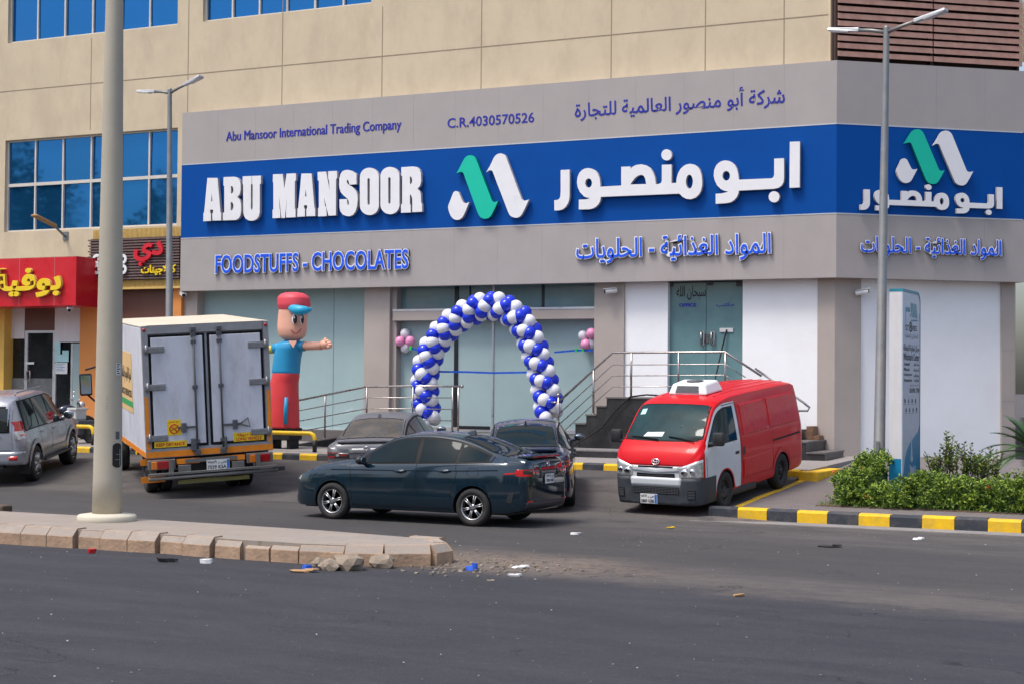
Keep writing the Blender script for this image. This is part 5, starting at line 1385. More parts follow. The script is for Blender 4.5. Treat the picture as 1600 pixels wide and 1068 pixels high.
    q = MB(); q.lathe([(.15, zc + .18), (.15, zc + .222), (.13, zc + .224), (.0001, zc + .213)], (.64, 0, 0), 24, 0); q.build('fan_ring', 'gray_box', cu)
    q = MB(); q.box((-2.1, -.70, .25), (2.0, .70, .36)); q.build('underbody', 'black', t)
    return t
vn = van()

# ------------------------------------------------------------------ off-road car
def suv():
    t = thing('off_road_car', 'silver off-road car nosed in to the kerb beside the concrete lamp column', 'car')
    X0, X1 = -2.30, 2.30; F, R = 1.395, -1.395
    zs = curve([(X0, .50), (-2.1, .42), (-1.5, .40), (1.5, .40), (2.1, .42), (X1, .5)])
    wm = curve([(X0, .76), (-2.27, .83), (-2.18, .885), (-1.9, .92), (-1.3, .93), (0, .925), (1.4, .93), (1.9, .89), (2.15, .80), (X1, .62)])
    zb = curve([(X0, 1.12), (-1.5, 1.13), (0, 1.10), (.9, 1.07), (1.5, 1.05), (2.1, .96), (X1, .85)])
    zt = curve([(X0, 1.20), (-2.27, 1.45), (-2.2, 1.66), (-2.1, 1.80), (-1.95, 1.855), (-1.5, 1.885), (-.5, 1.89), (0, 1.87), (.35, 1.80), (.7, 1.56), (1.0, 1.30), (1.12, 1.20), (1.3, 1.165), (1.8, 1.12), (2.1, 1.05), (2.22, .98), (X1, .85)])
    wt = curve([(X0, .62), (-2.1, .66), (-1.5, .70), (0, .70), (.5, .715), (1.0, .78), (1.5, .80), (2.0, .74), (X1, .55)])
    B = Body(loft_x((X0, X1), 48), zs, wm, zb, zt, wt, crown=.06, tumble=.965, zmid=.75, fillet=.06)
    b = B.mesh().build('body', ['paint_silver'], t)
    cut_arches(b, [(x, .43, sy * .55, sy * 1.2, .39) for sy in (1, -1) for x in (F, R)])
    lo = lambda x: zb(x) + .03
    for sg in (1, -1):
        q = MB(); B.side(q, lambda x: zb(x) + .005, lambda x: max(zb(x) + .02, min(zt(x) - .10, 1.765)), .90, -2.02, sg, .0075, 60, 5, slant=(0, .12)); q.build('window_surround', 'seal', b)
        for x0, x1, s1, s2 in ((.78, -.15, 0, 0), (-.22, -1.05, 0, .02), (-1.12, -1.95, .02, .14)):
            q = MB(); B.side(q, lo, lambda x: max(lo(x) + .005, min(zt(x) - .13, 1.745)), x0, x1, sg, .012, 18, 5, slant=(s1, s2)); q.build('side_window', 'suv_glass', b)
        q = MB(); B.sideline(q, [(.98, 1.08), (.96, .6), (.93, .47)], sg, .010); B.sideline(q, [(-.18, 1.12), (-.18, .48)], sg, .010); B.sideline(q, [(-1.08, 1.12), (-1.06, .95), (-.93, .75), (-.92, .48)], sg, .010); q.build('shut_line', 'seal', b)
        q = MB()
        for x in (F, R):
            pts = [(x + .475 * math.cos(a), .39 + .475 * math.sin(a)) for a in [PI * (-.02 + 1.04 * k / 14) for k in range(15)]]; B.sideline(q, pts, sg, .10, .022, 0, 3)
        q.build('wheel_flare', 'paint_silver', b)
        q = MB(); B.side(q, lambda x: .44, lambda x: .60, .88, -.88, sg, .016, 10, 3); q.build('sill_panel', 'paint_silver_trim', b)
        q = MB(); q.bbox((-.92, min(sg * .86, sg * 1.0), .385), (.92, max(sg * .86, sg * 1.0), .425), .012); q.build('side_step', 'plastic_dark', t)
        for x in (.02, -.90):
            q = MB(); z = zb(x) - .10; y = B.W(x, z); q.tube([(x + .10, sg * (y + .002), z), (x + .07, sg * (y + .035), z), (x - .07, sg * (y + .035), z), (x - .10, sg * (y + .002), z)], .016, 8); q.build('door_handle', 'paint_silver', b)
        q = MB(); q.sphere((.80, sg * 1.03, 1.20), (.08, .12, .10)); q.tube([(.80, sg * .88, 1.13), (.80, sg * .98, 1.16)], .04, 8); m_ = q.build('wing_mirror', 'paint_silver', t, smooth=.8)
        q = MB(); q.sphere((.735, sg * 1.03, 1.20), (.02, .10, .082)); q.build('mirror_glass', 'mirror_glass', m_)
        # tail lamp: tall red and clear stack on the corner
        q = MB(); B.side(q, lambda x: .98, lambda x: 1.36, -2.255, -2.06, sg, .008, 8, 10, slant=(-.0, -.09)); B.end(q, sg * .74, sg * .90, .98, lambda y: 1.36, False, .010, 8, 10); tl = q.build('tail_lamp', 'lamp_red', t)
        q = MB(); B.side(q, lambda x: .985, lambda x: 1.16, -2.25, -2.06, sg, .012, 6, 3, slant=(0, -.02)); B.end(q, sg * .745, sg * .895, .985, 1.16, False, .014, 6, 3); q.build('reversing_lamp', 'lamp_clear', tl)
        q = MB(); B.side(q, lambda x: 1.06, lambda x: 1.085, -2.25, -2.05, sg, .015, 6, 1); q.build('lamp_divider', 'lamp_red_lit', tl)
        q = MB(); B.end(q, sg * .62, sg * .80, .56, .645, False, .065, 5, 2, 0, .03); q.build('reflector', 'lamp_red_lit', t)
        q = MB(); B.end(q, sg * .55, sg * .85, .86, 1.05, True, .01, 8, 4); q.build('headlight', 'lamp_clear', t)
        q = MB(); q.box((-1.93, min(sg * .70, sg * .92), .22), (-1.90, max(sg * .70, sg * .92), .55)); q.build('mud_flap', 'black', t)
        for x, st in ((F, -.0), (R, 0)): wheel(t, x, sg * .80, .385, .26, 'six', rr=.245)
        q = MB(); q.tube([(-1.75, sg * .62, 1.865), (-1.7, sg * .62, 1.92), (.05, sg * .63, 1.915), (.12, sg * .63, 1.85)], .016, 8); q.build('roof_rail', 'paint_silver_trim', b)
    q = MB(); B.end(q, -.60, .60, 1.16, lambda y: 1.66 - .05 * abs(y), False, .008, 12, 6); q.build('rear_window', 'suv_glass', b)
    q = MB(); B.end(q, -.64, .64, 1.13, lambda y: 1.70 - .05 * abs(y), False, .004, 12, 6); q.build('window_surround', 'seal', b)
    q = MB(); B.end(q, -.90, .90, .46, .73, False, .055, 22, 5, 0, .10); q.build('rear_bumper', 'paint_silver', t)
    q = MB(); B.end(q, -.66, .66, .765, .772, False, .004, 14, 1); B.end(q, -.69, -.685, .78, 1.70, False, .004, 1, 8); B.end(q, .685, .69, .78, 1.70, False, .004, 1, 8); q.build('shut_line', 'seal', b)
    q = MB(); put_text(q, 'VX.L', Vector((B.XE(0, 1.06, False) - .006, -.28, 1.03)), Vector((0, -1, 0)), Vector((0, 0, 1)), .20, .045, .004, .02); q.build('badge', 'chrome', b)
    q = MB(); B.top(q, 1.10, .40, .78, .68, .006, 10, 8); q.build('windscreen', 'suv_glass', b)
    q = MB(); q.box((-2.0, -.72, .40), (2.0, .72, .55)); q.tube([(-2.35, -.45, .40), (-1.9, -.45, .42)], .035, 10); q.build('underbody', 'black', t)
    return t
sv = suv()

# ------------------------------------------------------------------ box lorry
def lorry(W=2.46, Hb=2.50, Lb=4.6):
    t = thing('box_lorry', 'white box lorry with double rear doors and orange reflective strips', 'lorry')
    h = W / 2; zf = .84; DZ = -.14; zt_ = zf + Hb
    q = MB(); q.box((-.0, -h, zf), (Lb, h, zt_)); bx = q.build('cargo_box', 'box_white', t, bevel=.02)
    q = MB(); q.box((-.02, -h - .005, zt_ - .002), (Lb + .01, h + .005, zt_ + .035)); q.build('box_roof', 'box_roof', bx, bevel=.015)
    # rear frame
    q = MB(); fw = .115
    q.box((-.06, -h, zf), (-.002, -h + fw, zt_ + .03)); q.box((-.06, h - fw, zf), (-.002, h, zt_ + .03)); q.box((-.06, -h + fw, zt_ - .13), (-.002, h - fw, zt_ + .03)); q.box((-.06, -h + fw, zf), (-.002, h - fw, zf + .17))
    rf = q.build('rear_frame', 'box_frame', bx, bevel=.008)
    q = MB(); q.box((-.066, -h + .0, zf + .012), (-.061, h, zf + .125)); 
    for sg in (1, -1): q.box((-.066, min(sg * (h - .015), sg * (h - .085)), zf + .165), (-.061, max(sg * (h - .015), sg * (h - .085)), zf + 1.18))
    q.build('reflective_strip', 'reflect_orange', rf)
    q = MB(); q.box((.02, h + .002, zf + .01), (Lb, h + .006, zf + .12)); q.box((.02, -h - .006, zf + .01), (Lb, -h - .002, zf + .12)); q.build('reflective_strip', 'reflect_orange', bx)
    for sg in (1, -1):
        q = MB(); y0, y1 = sg * .025, sg * (h - fw - .012); z0, z1 = zf + .19, zt_ - .15
        q.box((-.045, min(y0, y1), z0), (-.004, max(y0, y1), z1), 1); q.bbox((-.062, min(y0 + sg * .045, y1 - sg * .045), z0 + .045), (-.03, max(y0 + sg * .045, y1 - sg * .045), z1 - .045), .008, 0)
        dr = q.build('rear_door', ['box_white', 'seal'], t)
        q = MB(); yb = sg * .25
        q.tube([(-.095, yb, zf + .06), (-.095, yb, zt_ - .05)], .020, 10)
        for z in (zf + .10, zf + .28, zf + 1.33, zt_ - .17, zt_ - .30): q.bbox((-.115, yb - .05, z - .035), (-.06, yb + .05, z + .035), .008)
        q.bbox((-.135, yb - .055, zf + .02), (-.06, yb + .06, zf + .12), .012); q.bbox((-.135, yb - .05, zt_ - .10), (-.06, yb + .05, zt_ - .02), .012)
        q.bbox((-.14, yb + sg * .02 + (-.05 if sg < 0 else .0), zf + .10), (-.065, yb + sg * .02 + (.0 if sg < 0 else .10), zf + .34), .012)
        q.build('lock_rod', 'gray_box', dr)
        q = MB(); z = zf + .56
        q.box((-.11, min(yb, yb + sg * .36), z - .02), (-.085, max(yb, yb + sg * .36), z + .02)); q.bbox((-.13, min(yb + sg * .20, yb + sg * .29), z - .09), (-.065, max(yb + sg * .20, yb + sg * .29), z + .09), .01)
        if sg < 0: q.tube([(-.10, yb - .34, z), (-.105, yb - .50, z + .11), (-.105, yb - .53, z - .06), (-.10, yb - .34, z - .0)], .016, 8)
        q.build('door_handle', 'gray_box', dr)
        for z in (zf + .38, zf + 1.36, zt_ - .42):
            q = MB(); ya, yb2 = sg * (h - .02), sg * (h - .42)
            q.bbox((-.085, min(ya, yb2), z - .06), (-.062, max(ya, yb2), z + .06), .006)
            for dz in (-.028, .022): q.box((-.092, min(ya, yb2 - 0), z + dz - .012), (-.084, max(ya, yb2), z + dz + .012))
            q.tube([(-.095, ya - sg * .06, z - .09), (-.095, ya - sg * .06, z + .09)], .022, 8); q.build('hinge', 'hinge', dr)
        q = MB(); q.sphere((-.066, sg * (h - .055), zt_ - .045), (.02, .035, .035)); q.build('marker_lamp', 'lamp_red', rf)
    R_ = Vector((0, -1, 0)); U_ = Vector((0, 0, 1)); N_ = Vector((-1, 0, 0))
    def stick(y, z, w, hh, m, lines, name, tc=1, mats=('sticker_yellow', 'sticker_red')):
        q = MB(); q.box((-.0660, y - w / 2, z - hh / 2), (-.0625, y + w / 2, z + hh / 2), 0)
        for s_, u0, u1, v0, v1 in lines: put_text(q, s_, Vector((-.0662, y + w / 2 - u0 * w, z - hh / 2 + v0 * hh)), R_, U_, (u1 - u0) * w, (v1 - v0) * hh, .001, .03, 1)
        return q, q.build(name, list(mats), t)
    q, o = stick(.68, zf + .57, .26, .30, 0, [(arabic('ممنوع التدخين'), .12, .88, .78, .92)], 'warning_sticker')
    q = MB(); q.tube([(-.069, .68 + .085 * math.cos(a), zf + .545 + .085 * math.sin(a)) for a in [2 * PI * k / 20 for k in range(20)]], .010, 6, closed=True); q.tube([(-.069, .68 + .06, zf + .605), (-.069, .68 - .06, zf + .485)], .010, 6); q.tube([(-.068, .68 - .06, zf + .575), (-.068, .68 + .06, zf + .520)], .008, 6); q.build('sticker_mark', 'sticker_red', o)
    stick(.76, zf + .255, .62, .115, 0, [('KEEP DISTANCE', .06, .94, .2, .75)], 'warning_sticker')
    stick(-.76, zf + .30, .60, .17, 0, [('LONG VEHICLE', .08, .92, .08, .45), (arabic('مركبة طويلة'), .12, .88, .52, .92)], 'warning_sticker')
    # side advert on the left
    q = MB(); xa, xb = 1.45, 3.3
    q.box((xa, h + .004, zf + .75), (xb, h + .008, zf + 1.95), 0); q.box((xa, h + .008, zf + .86), (xb, h + .010, zf + .98), 2)
    put_text(q, arabic('شركة الوسام للتموين'), Vector((xb - .1, h + .0085, zf + 1.30)), Vector((-1, 0, 0)), U_, 1.65, .36, .002, .03, 1)
    put_text(q, 'FOOD SERVICES', Vector((xb - .1, h + .0085, zf + 1.06)), Vector((-1, 0, 0)), U_, 1.65, .14, .002, .03, 1)
    q.build('side_advert', ['sticker_sand', 'ink', 'sticker_green'], bx)
    # chassis
    q = MB()
    for sg in (1, -1): q.box((-.05, sg * .42 - .05, .62), (Lb + 1.4, sg * .42 + .05, .88))
    for x in (.02, .9, 2.2, 3.4): q.box((x, -.42, .66), (x + .08, .42, .84))
    for x in (.1, .8, 1.6, 2.4, 3.2, 4.2): q.box((x, -h + .06, .88), (x + .08, h - .06, .978))
    q.tube([(1.35, -.85, .46), (1.35, .85, .46)], .09, 10); q.sphere((1.35, 0, .46), (.2, .2, .2))
    q.box((.9, .55, .5), (1.15, 1.05, .86)) if False else None
    q.build('chassis', 'chassis', t).location.z = DZ
    # rear lights, bumper bar, plate
    q = MB(); q.tube([(-.20, -1.28, .60), (-.20, 1.22, .60)], .038, 10); q.box((-.24, -1.25, .66), (-.16, 1.22, .70))
    for y in (-.9, .78): q.box((-.20, y - .04, .56), (-.05, y + .04, .95))
    q.box((-.16, -.72, .46), (-.11, .66, .53), 1); q.box((-.2, -1.42, .58), (-.1, -1.2, .66), 2)
    q.build('bumper_bar', ['dusty_steel', 'olive_bar', 'chassis'], t).location.z = DZ
    for sg in (1, -1):
        q = MB(); q.bbox((-.13, sg * .95 - .26, .76), (-.03, sg * .95 + .26, .95), .012, 1); q.bbox((-.155, sg * .95 - .20, .775), (-.12, sg * .95 + .08, .925), .01, 0); q.bbox((-.153, sg * .95 + .09, .775), (-.12, sg * .95 + .20, .925), .01, 2)
        q.build('tail_lamp', ['lamp_red', 'dusty_steel', 'lamp_amber'], t).location.z = DZ
        q = MB(); q.box((-.10, sg * .44 - .22, .84), (-.06, sg * .44 + .22, .935)); q.build('reflective_strip', 'reflect_orange', t).location.z = DZ
        q = MB(); q.bbox((-.14, sg * .52 - .12, .68), (-.05, sg * .52 + .12, .82), .01); q.build('lamp_bracket', 'dusty_steel', t).location.z = DZ
        for dy in (0, -.27):
            wheel(t, 1.45, sg * (h - .28 + dy), .42, .22, 'steel', rr=.25, mr='steel_wheel')
        wheel(t, Lb + .85, sg * .98, .42, .22, 'steel', rr=.25, mr='steel_wheel')
    q = MB(); q.box((-.12, -.5, .86), (-.06, .5, .93)); q.build('lamp_bracket', 'dusty_steel', t).location.z = DZ
    for z in (.36, .70):
        q = MB(); q.box((.06, h - .36, z + .0), (.075, h + .10, z + .12)); q.build('reflective_strip', 'reflect_orange', t)
    q = MB(); q.box((.08, h - .2, .55), (.14, h - .08, 1.0)); q.build('guard_post', 'dusty_steel', t).location.z = DZ
    plate(t, (-.15, -.12, .79 + DZ), R_, U_, N_, .44, .19, '٧٥٥٩ ر ص', '7559 KSA')
    # cab (mostly behind the box)
    q = MB(); xc0, xc1 = Lb + .12, Lb + 1.75
    q.extrude([[Vector((xc0, 1.0, .7)), Vector((xc1, 1.0, .7)), Vector((xc1 + .02, 1.0, 1.3)), Vector((xc1 - .25, 1.0, 2.45)), Vector((xc0, 1.0, 2.5))]], (0, -2.0, 0)); cb = q.build('cab', 'paint_white', t, bevel=.06)
    q = MB()
    q.extrude([[Vector((xc0 + .5, 1.003, 1.5)), Vector((xc1 - .12, 1.003, 1.5)), Vector((xc1 - .35, 1.003, 2.25)), Vector((xc0 + .5, 1.003, 2.25))]], (0, .006, 0)); q.extrude([[Vector((xc0 + .5, -1.009, 1.5)), Vector((xc1 - .12, -1.009, 1.5)), Vector((xc1 - .35, -1.009, 2.25)), Vector((xc0 + .5, -1.009, 2.25))]], (0, .006, 0)); q.build('side_window', 'car_glass', cb)
    for sg in (1, -1):
        q = MB(); y = sg * 1.62
        q.tube([(xc1 - .1, sg * 1.0, 2.25), (xc1 + .02, sg * 1.3, 2.28), (xc1 + .02, y, 2.2)], .022, 8); q.tube([(xc1 - .05, sg * 1.0, 1.35), (xc1 + .02, sg * 1.35, 1.40), (xc1 + .02, y - sg * .02, 1.65)], .022, 8); q.tube([(xc1 - .0, sg * 1.18, 1.3), (xc1 - .0, sg * 1.18, 1.9)], .018, 8)
        q.bbox((xc1 - .03, y - .14, 1.62), (xc1 + .05, y + .14, 2.12), .035); m_ = q.build('wing_mirror', 'black', t, smooth=.7)
        q = MB(); q.bbox((xc1 - .038, y - .115, 1.66), (xc1 - .028, y + .115, 2.08), .004); q.build('mirror_glass', 'mirror_glass', m_)
    return t
lr = lorry()
def at_ground(u, v): p_ = onS(u, v, 0, 26, KBAY); return p_ if p_.y > 26 else onZ(u, v, 0)

# the van's wheels: front right-hand one at (1129,795), rear at (1222,761) in the survey
pf, pr_ = onS(1129, 795, 0, 26, KBAY), onS(1222, 761, 0, 26, KBAY)
hd = (pf - pr_); hd.z = 0; hang = math.atan2(hd.y, hd.x); mid = (pf + pr_) / 2
lft = Vector((-math.sin(hang), math.cos(hang), 0)); ctr = mid - lft * .80
place(vn, ctr.x, ctr.y, gz(ctr.x, ctr.y), hang, NS)
# dark blue saloon: rear right wheel at (893,789)
pw = onS(893, 788, 0, 26, KBAY); hang = math.radians(114); h_ = Vector((math.cos(hang), math.sin(hang), 0)); l_ = Vector((-math.sin(hang), math.cos(hang), 0))
ctr = pw + h_ * 1.31 + l_ * .80; place(car3, ctr.x, ctr.y, gz(ctr.x, ctr.y), hang, NS)
hang = math.radians(110); ctr = Vector((-16.95, 28.6, 0)); place(car2, ctr.x, ctr.y, gz(ctr.x, ctr.y), hang, NS)
# off-road car: rear right wheel at (54,749)
pw = onS(54, 750, 0, 26, KBAY); hang = math.radians(116); h_ = Vector((math.cos(hang), math.sin(hang), 0)); l_ = Vector((-math.sin(hang), math.cos(hang), 0))
ctr = pw + h_ * 1.395 + l_ * .85; place(sv, ctr.x, ctr.y, gz(ctr.x, ctr.y), hang, NS)
# lorry: left rear tyres at (222,767)
pw = onS(236, 767, 0, 26, KBAY); hang = math.radians(137); h_ = Vector((math.cos(hang), math.sin(hang), 0)); l_ = Vector((-math.sin(hang), math.cos(hang), 0))
ctr = pw - h_ * 1.45 - l_ * .96; place(lr, ctr.x, ctr.y, gz(ctr.x, max(ctr.y, 26)) + KBAY * min(0, ctr.y - 26), hang, Vector((-KBAY * .0, -KBAY, 1)).normalized())
# ================================================================== platform, ramp, stairs
YP = 33.9
def P3(u, v, Y): return onY(u, v, Y)
ZPL = 1.06
xr0, xr1 = P3(452, 690, YP).x, P3(572, 690, YP).x; xp1 = P3(905, 690, YP).x
rp = thing('access_ramp', 'grey ramp and landing with black side panels leading to the glass entrance', 'ramp', (xr0, YP, .65))
q = MB(); zr = fz(YP)
q.hexa([(xr0, YP, zr - .2), (xr1, YP, zr - .2), (xr1, YF + D1 - .01, zr - .2), (xr0, YF + D1 - .01, zr - .2), (xr0, YP, zr + .02), (xr1, YP, ZPL), (xr1, YF + D1 - .01, ZPL), (xr0, YF + D1 - .01, zr + .02)])
q.box((xr1 + .002, YP, zr - .2), (xp1, YF + D1 - .01, ZPL))
spart(q, 'ramp_slab', 'grey_step', parent=rp)
q = MB(); q.hexa([(xr0, YP - .02, zr - .2), (xr1, YP - .02, zr - .2), (xr1, YP - .003, zr - .2), (xr0, YP - .003, zr - .2), (xr0, YP - .02, zr - .0), (xr1, YP - .02, ZPL - .03), (xr1, YP - .003, ZPL - .03), (xr0, YP - .003, zr - .0)])
q.box((xr1 + .002, YP - .02, zr - .2), (xp1, YP - .003, ZPL - .03)); spart(q, 'side_panel', 'black_granite', parent=rp)

def zat(u, v, Y=YP): return onY(u, v, Y).z
def xat(u, v, Y=YP): return onY(u, v, Y).x
stp = thing('staircase', 'black granite steps rising to the landing outside the office door', 'stairs', (xat(948, 620), YP, .7))
lv = [(899, 660), (916, 646.5), (932, 633), (948, 619.6)]
xs_ = [xat(u, v) for u, v in lv]; zs_ = [zat(u, v) for u, v in lv]; xe = xat(1140, 640); ztop = zs_[-1]; yb = YF + D1 - .012
q = MB(); e = MB()
for i in range(4):
    x1 = xs_[i + 1] if i < 3 else xe
    q.box((xs_[i], YP, zr - .2), (x1 - (.001 if i < 3 else 0), yb, zs_[i] - .03)); e.box((xs_[i] - .02, YP - .02, zs_[i] - .03 + .001), (x1 + .0, yb - .002, zs_[i]))
n = 6; xend = xat(1297, 700, 34.6); zlow_ = pz(34.6); rise = (ztop - zlow_) / n; run = (xend - xe) / (n - 1)
for k in range(1, n):
    z = ztop - rise * k; x0_, x1_ = xe + run * (k - 1), xe + run * k
    q.box((x0_ + .001, YP + .3, zr - .3), (x1_, yb, z - .035)); e.box((x0_ - .0, YP + .28, z - .034), (x1_ + .02, yb - .002, z))
spart(q, 'step_body', 'black_granite', parent=stp); spart(e, 'tread', 'granite_edge', parent=stp)
q = MB(); q.box((xat(1258, 670, 35.2), 35.3, zlow_), (xat(1268, 670, 35.2), yb, 1.38)); q.box((xat(1268.5, 670, 35.2), 35.3, zlow_), (xat(1277, 670, 35.2), yb, 1.18)); spart(q, 'wall_cladding', 'brown_granite', parent=stp)
q = MB(); q.bbox((xat(878, 708, 33.2), 33.1, .5), (xat(1010, 708, 33.2), YP - .03, .83), .012); spart(q, 'lower_slab', 'grey_step', parent=stp)
q = MB(); q.box((xat(878, 708, 33.2) - .01, 33.08, .5), (xat(1010, 708, 33.2), 33.098, .79)); spart(q, 'slab_face', 'black_granite', parent=stp)

def rail_thing(name, label, tops, posts, bars, Y, r=.025, extra=None):
    t = thing(name, label, 'railing', (tops[0].x, Y, .7), group=None)
    q = MB(); q.tube(tops, r, 10); q.sphere(tops[-1], r * 1.6); spart(q, 'handrail', 'steel', parent=t)
    for a_, b_ in posts:
        q = MB(); q.tube([a_, b_], .024, 10); q.lathe([(.05, 0), (.05, .012), (.026, .02)], tuple(a_), 12); spart(q, 'post', 'steel', parent=t)
    for L in bars:
        q = MB(); q.tube(L, .012, 8); spart(q, 'bar', 'steel', parent=t)
    return t
YR_ = YP + .06
def pt(u, v): return onY(u, v, YR_)
tops = [pt(456, 627), pt(572, 603.5), pt(645, 602.5), pt(722, 603)]
ramp_z = lambda x: (zr + .02) + (ZPL - zr - .02) * min(1, max(0, (x - xr0) / (xr1 - xr0)))
def tz(x):
    for a_, b_ in zip(tops, tops[1:]):
        if x <= b_.x: return a_.z + (b_.z - a_.z) * (x - a_.x) / (b_.x - a_.x)
    return tops[-1].z
posts = []
for u in (459, 508, 573, 645, 707, 716): x = pt(u, 640).x; posts.append((Vector((x, YR_, ramp_z(x))), Vector((x, YR_, tz(x) - .02))))
bars = []
for k in (.28, .52, .76):
    bars.append([Vector((x, YR_, ramp_z(x) + (tz(x) - ramp_z(x)) * k)) for x in (pt(459, 640).x, xr1, pt(707, 640).x)])
rail_thing('handrail', 'steel railing sloping up the ramp beside the inflatable figure to the entrance', tops, posts, bars, YR_)
# stair railing
ts = [pt(873, 627), pt(957, 550.5), pt(1133, 549.5), pt(1190, 587)]
def sz(x):
    for i in range(3, -1, -1):
        if x >= xs_[i]: return zs_[i]
    return ZPL
q = None
tt_ = thing('handrail', 'steel railing climbing the black steps past the office door', 'railing', (ts[0].x, YR_, .7))
q = MB(); q.tube(ts, .026, 10); spart(q, 'handrail', 'steel', parent=tt_)
pst = [(872, 690, 618), (927, 645, 578), (986, 618, 550), (1060, 618, 550), (1133, 618, 550)]
for u, vb, vt in pst:
    q = MB(); x = pt(u, vb).x; zb2 = max(sz(x), ZPL) if u > 880 else ZPL; q.tube([(x, YR_, zb2), (x, YR_, pt(u, vt).z)], .025, 10); q.lathe([(.05, 0), (.05, .012), (.026, .02)], (x, YR_, zb2), 12)
    if u < 880: q.sphere((x, YR_, pt(u, vt).z + .02), .045); q.tube([(x - .2, YR_, pt(u, 628).z), (x, YR_, pt(u, 628).z)], .02, 8)
    spart(q, 'post', 'steel', parent=tt_)
for dv in (19, 36, 53):
    q = MB(); q.tube([pt(873, 627 + dv), pt(957, 550.5 + dv), pt(1133, 549.5 + dv)] + ([pt(1165, 570 + dv)] if dv < 40 else []), .012, 8); spart(q, 'bar', 'steel', parent=tt_)
t3 = thing('handrail', 'short steel handrail at the foot of the steps behind the red van', 'railing', (xat(1250, 630, 34.9), 34.9, .7))
q = MB(); Yq = 34.9; q.tube([onY(1180, 575, Yq), onY(1254, 627, Yq), onY(1265, 636, Yq), onY(1262, 641, Yq), onY(1240, 641, Yq)], .024, 10); spart(q, 'handrail', 'steel', parent=t3)
q = MB(); x = onY(1242, 640, Yq).x; q.tube([(x, Yq, pz(34.6) + .1), (x, Yq, onY(1242, 620, Yq).z)], .024, 10); spart(q, 'post', 'steel', parent=t3)

# cable from the office door over the steps
q = MB(); c_ = [onY(1135.5, 515, YF + DO - .05), onY(1128, 545, YF + DO - .1), onY(1118, 590, YP + .8), onY(1110, 622, YP + .5), onY(1010, 616, YP + .2), onY(985, 619, YP - .04), onY(962, 640, YP - .06), onY(940, 668, YP - .08), onY(915, 684, YP - .15), onY(895, 696, 33.5)]
c2 = []
for a_, b_ in zip(c_, c_[1:]): c2 += [a_.lerp(b_, k / 4) for k in range(4)]
q.tube(c2 + [c_[-1]], .018, 6)
tag(q.build('cable', 'cable', smooth=1.0), 'black cable hanging from the office door socket down over the stairs', 'cable')

# ================================================================== balloon arch
YA = 34.25
pa = [(668, 664), (665, 630), (664, 600), (668, 570), (677, 544), (692, 521), (711, 503), (731, 490), (752, 481), (772, 479), (792, 485), (809, 498), (822, 516), (832, 538), (841, 564), (849, 592), (856, 622), (859, 650)]
pts3 = [onY(u, v, YA) for u, v in pa]
ln = [0]
for a_, b_ in zip(pts3, pts3[1:]): ln.append(ln[-1] + (b_ - a_).length)
fx, fz_ = pchip(ln, [p_.x for p_ in pts3]), pchip(ln, [p_.z for p_ in pts3])
arch = thing('balloon_arch', 'arch of blue and white balloons standing over the glass entrance', 'balloon arch', (pts3[0].x, YA, ZPL))
q = MB(); q.tube([(fx(s), YA, fz_(s)) for s in [ln[-1] * i / 40 for i in range(41)]], .02, 6); spart(q, 'arch_pole', 'alu', parent=arch)
NR = 34; rndb = random.Random(5); items = []
bm_cache = {}
def balloon_mesh(matn):
    if matn in bm_cache: return bm_cache[matn]
    mb = MB(); mb.sphere((0, 0, 0), (1, 1, 1.06), 0, 18, 12); mb.lathe([(.10, -1.12), (.04, -1.06), (.0001, -1.0)], (0, 0, 0), 8)
    o = mb.build('balloon', matn); me = o.data; bpy.data.objects.remove(o); bm_cache[matn] = me; return me
from mathutils import Euler
INNER = 1 if Vector((0, 0, 1)).cross(Vector((0, -1, 0))).x > 0 else -1
for i in range(NR + 1):
    s = ln[-1] * i / NR; c0 = Vector((fx(s), YA, fz_(s))); s2 = min(ln[-1], s + .02); s1 = max(0, s - .02)
    T_ = Vector((fx(s2) - fx(s1), 0, fz_(s2) - fz_(s1))).normalized(); n1 = Vector((0, -1, 0)); n2 = T_.cross(n1).normalized()
    for k in range(5):
        a_ = 2 * PI * k / 5 + i * PI / 5 + rndb.uniform(-.06, .06); d_ = n1 * math.cos(a_) + n2 * math.sin(a_)
        r_ = .160 * rndb.uniform(.93, 1.06); items.append((c0 + d_ * .195 + T_ * (INNER * .95 * .195 * math.sin(a_) + rndb.uniform(-.02, .02)), d_, r_, 'balloon_blue' if i % 2 else 'balloon_white'))
items.sort(key=lambda it: it[0].y)
inv = Matrix.Translation(-Vector(arch.location))
for p_, d_, r_, mt in items[:100]:
    o = bpy.data.objects.new('balloon', balloon_mesh(mt)); COL.objects.link(o); o.parent = arch; o.location = p_ - Vector(arch.location); o.scale = (r_, r_, r_); o.rotation_euler = d_.to_track_quat('Z', 'Y').to_euler()
q = MB()
for p_, d_, r_, mt in items[100:]: q.sphere(p_, r_, 0 if mt == 'balloon_blue' else 1, 14, 9)
o = spart(q, 'balloon', ['balloon_blue', 'balloon_white'], parent=arch); o['kind'] = 'stuff'
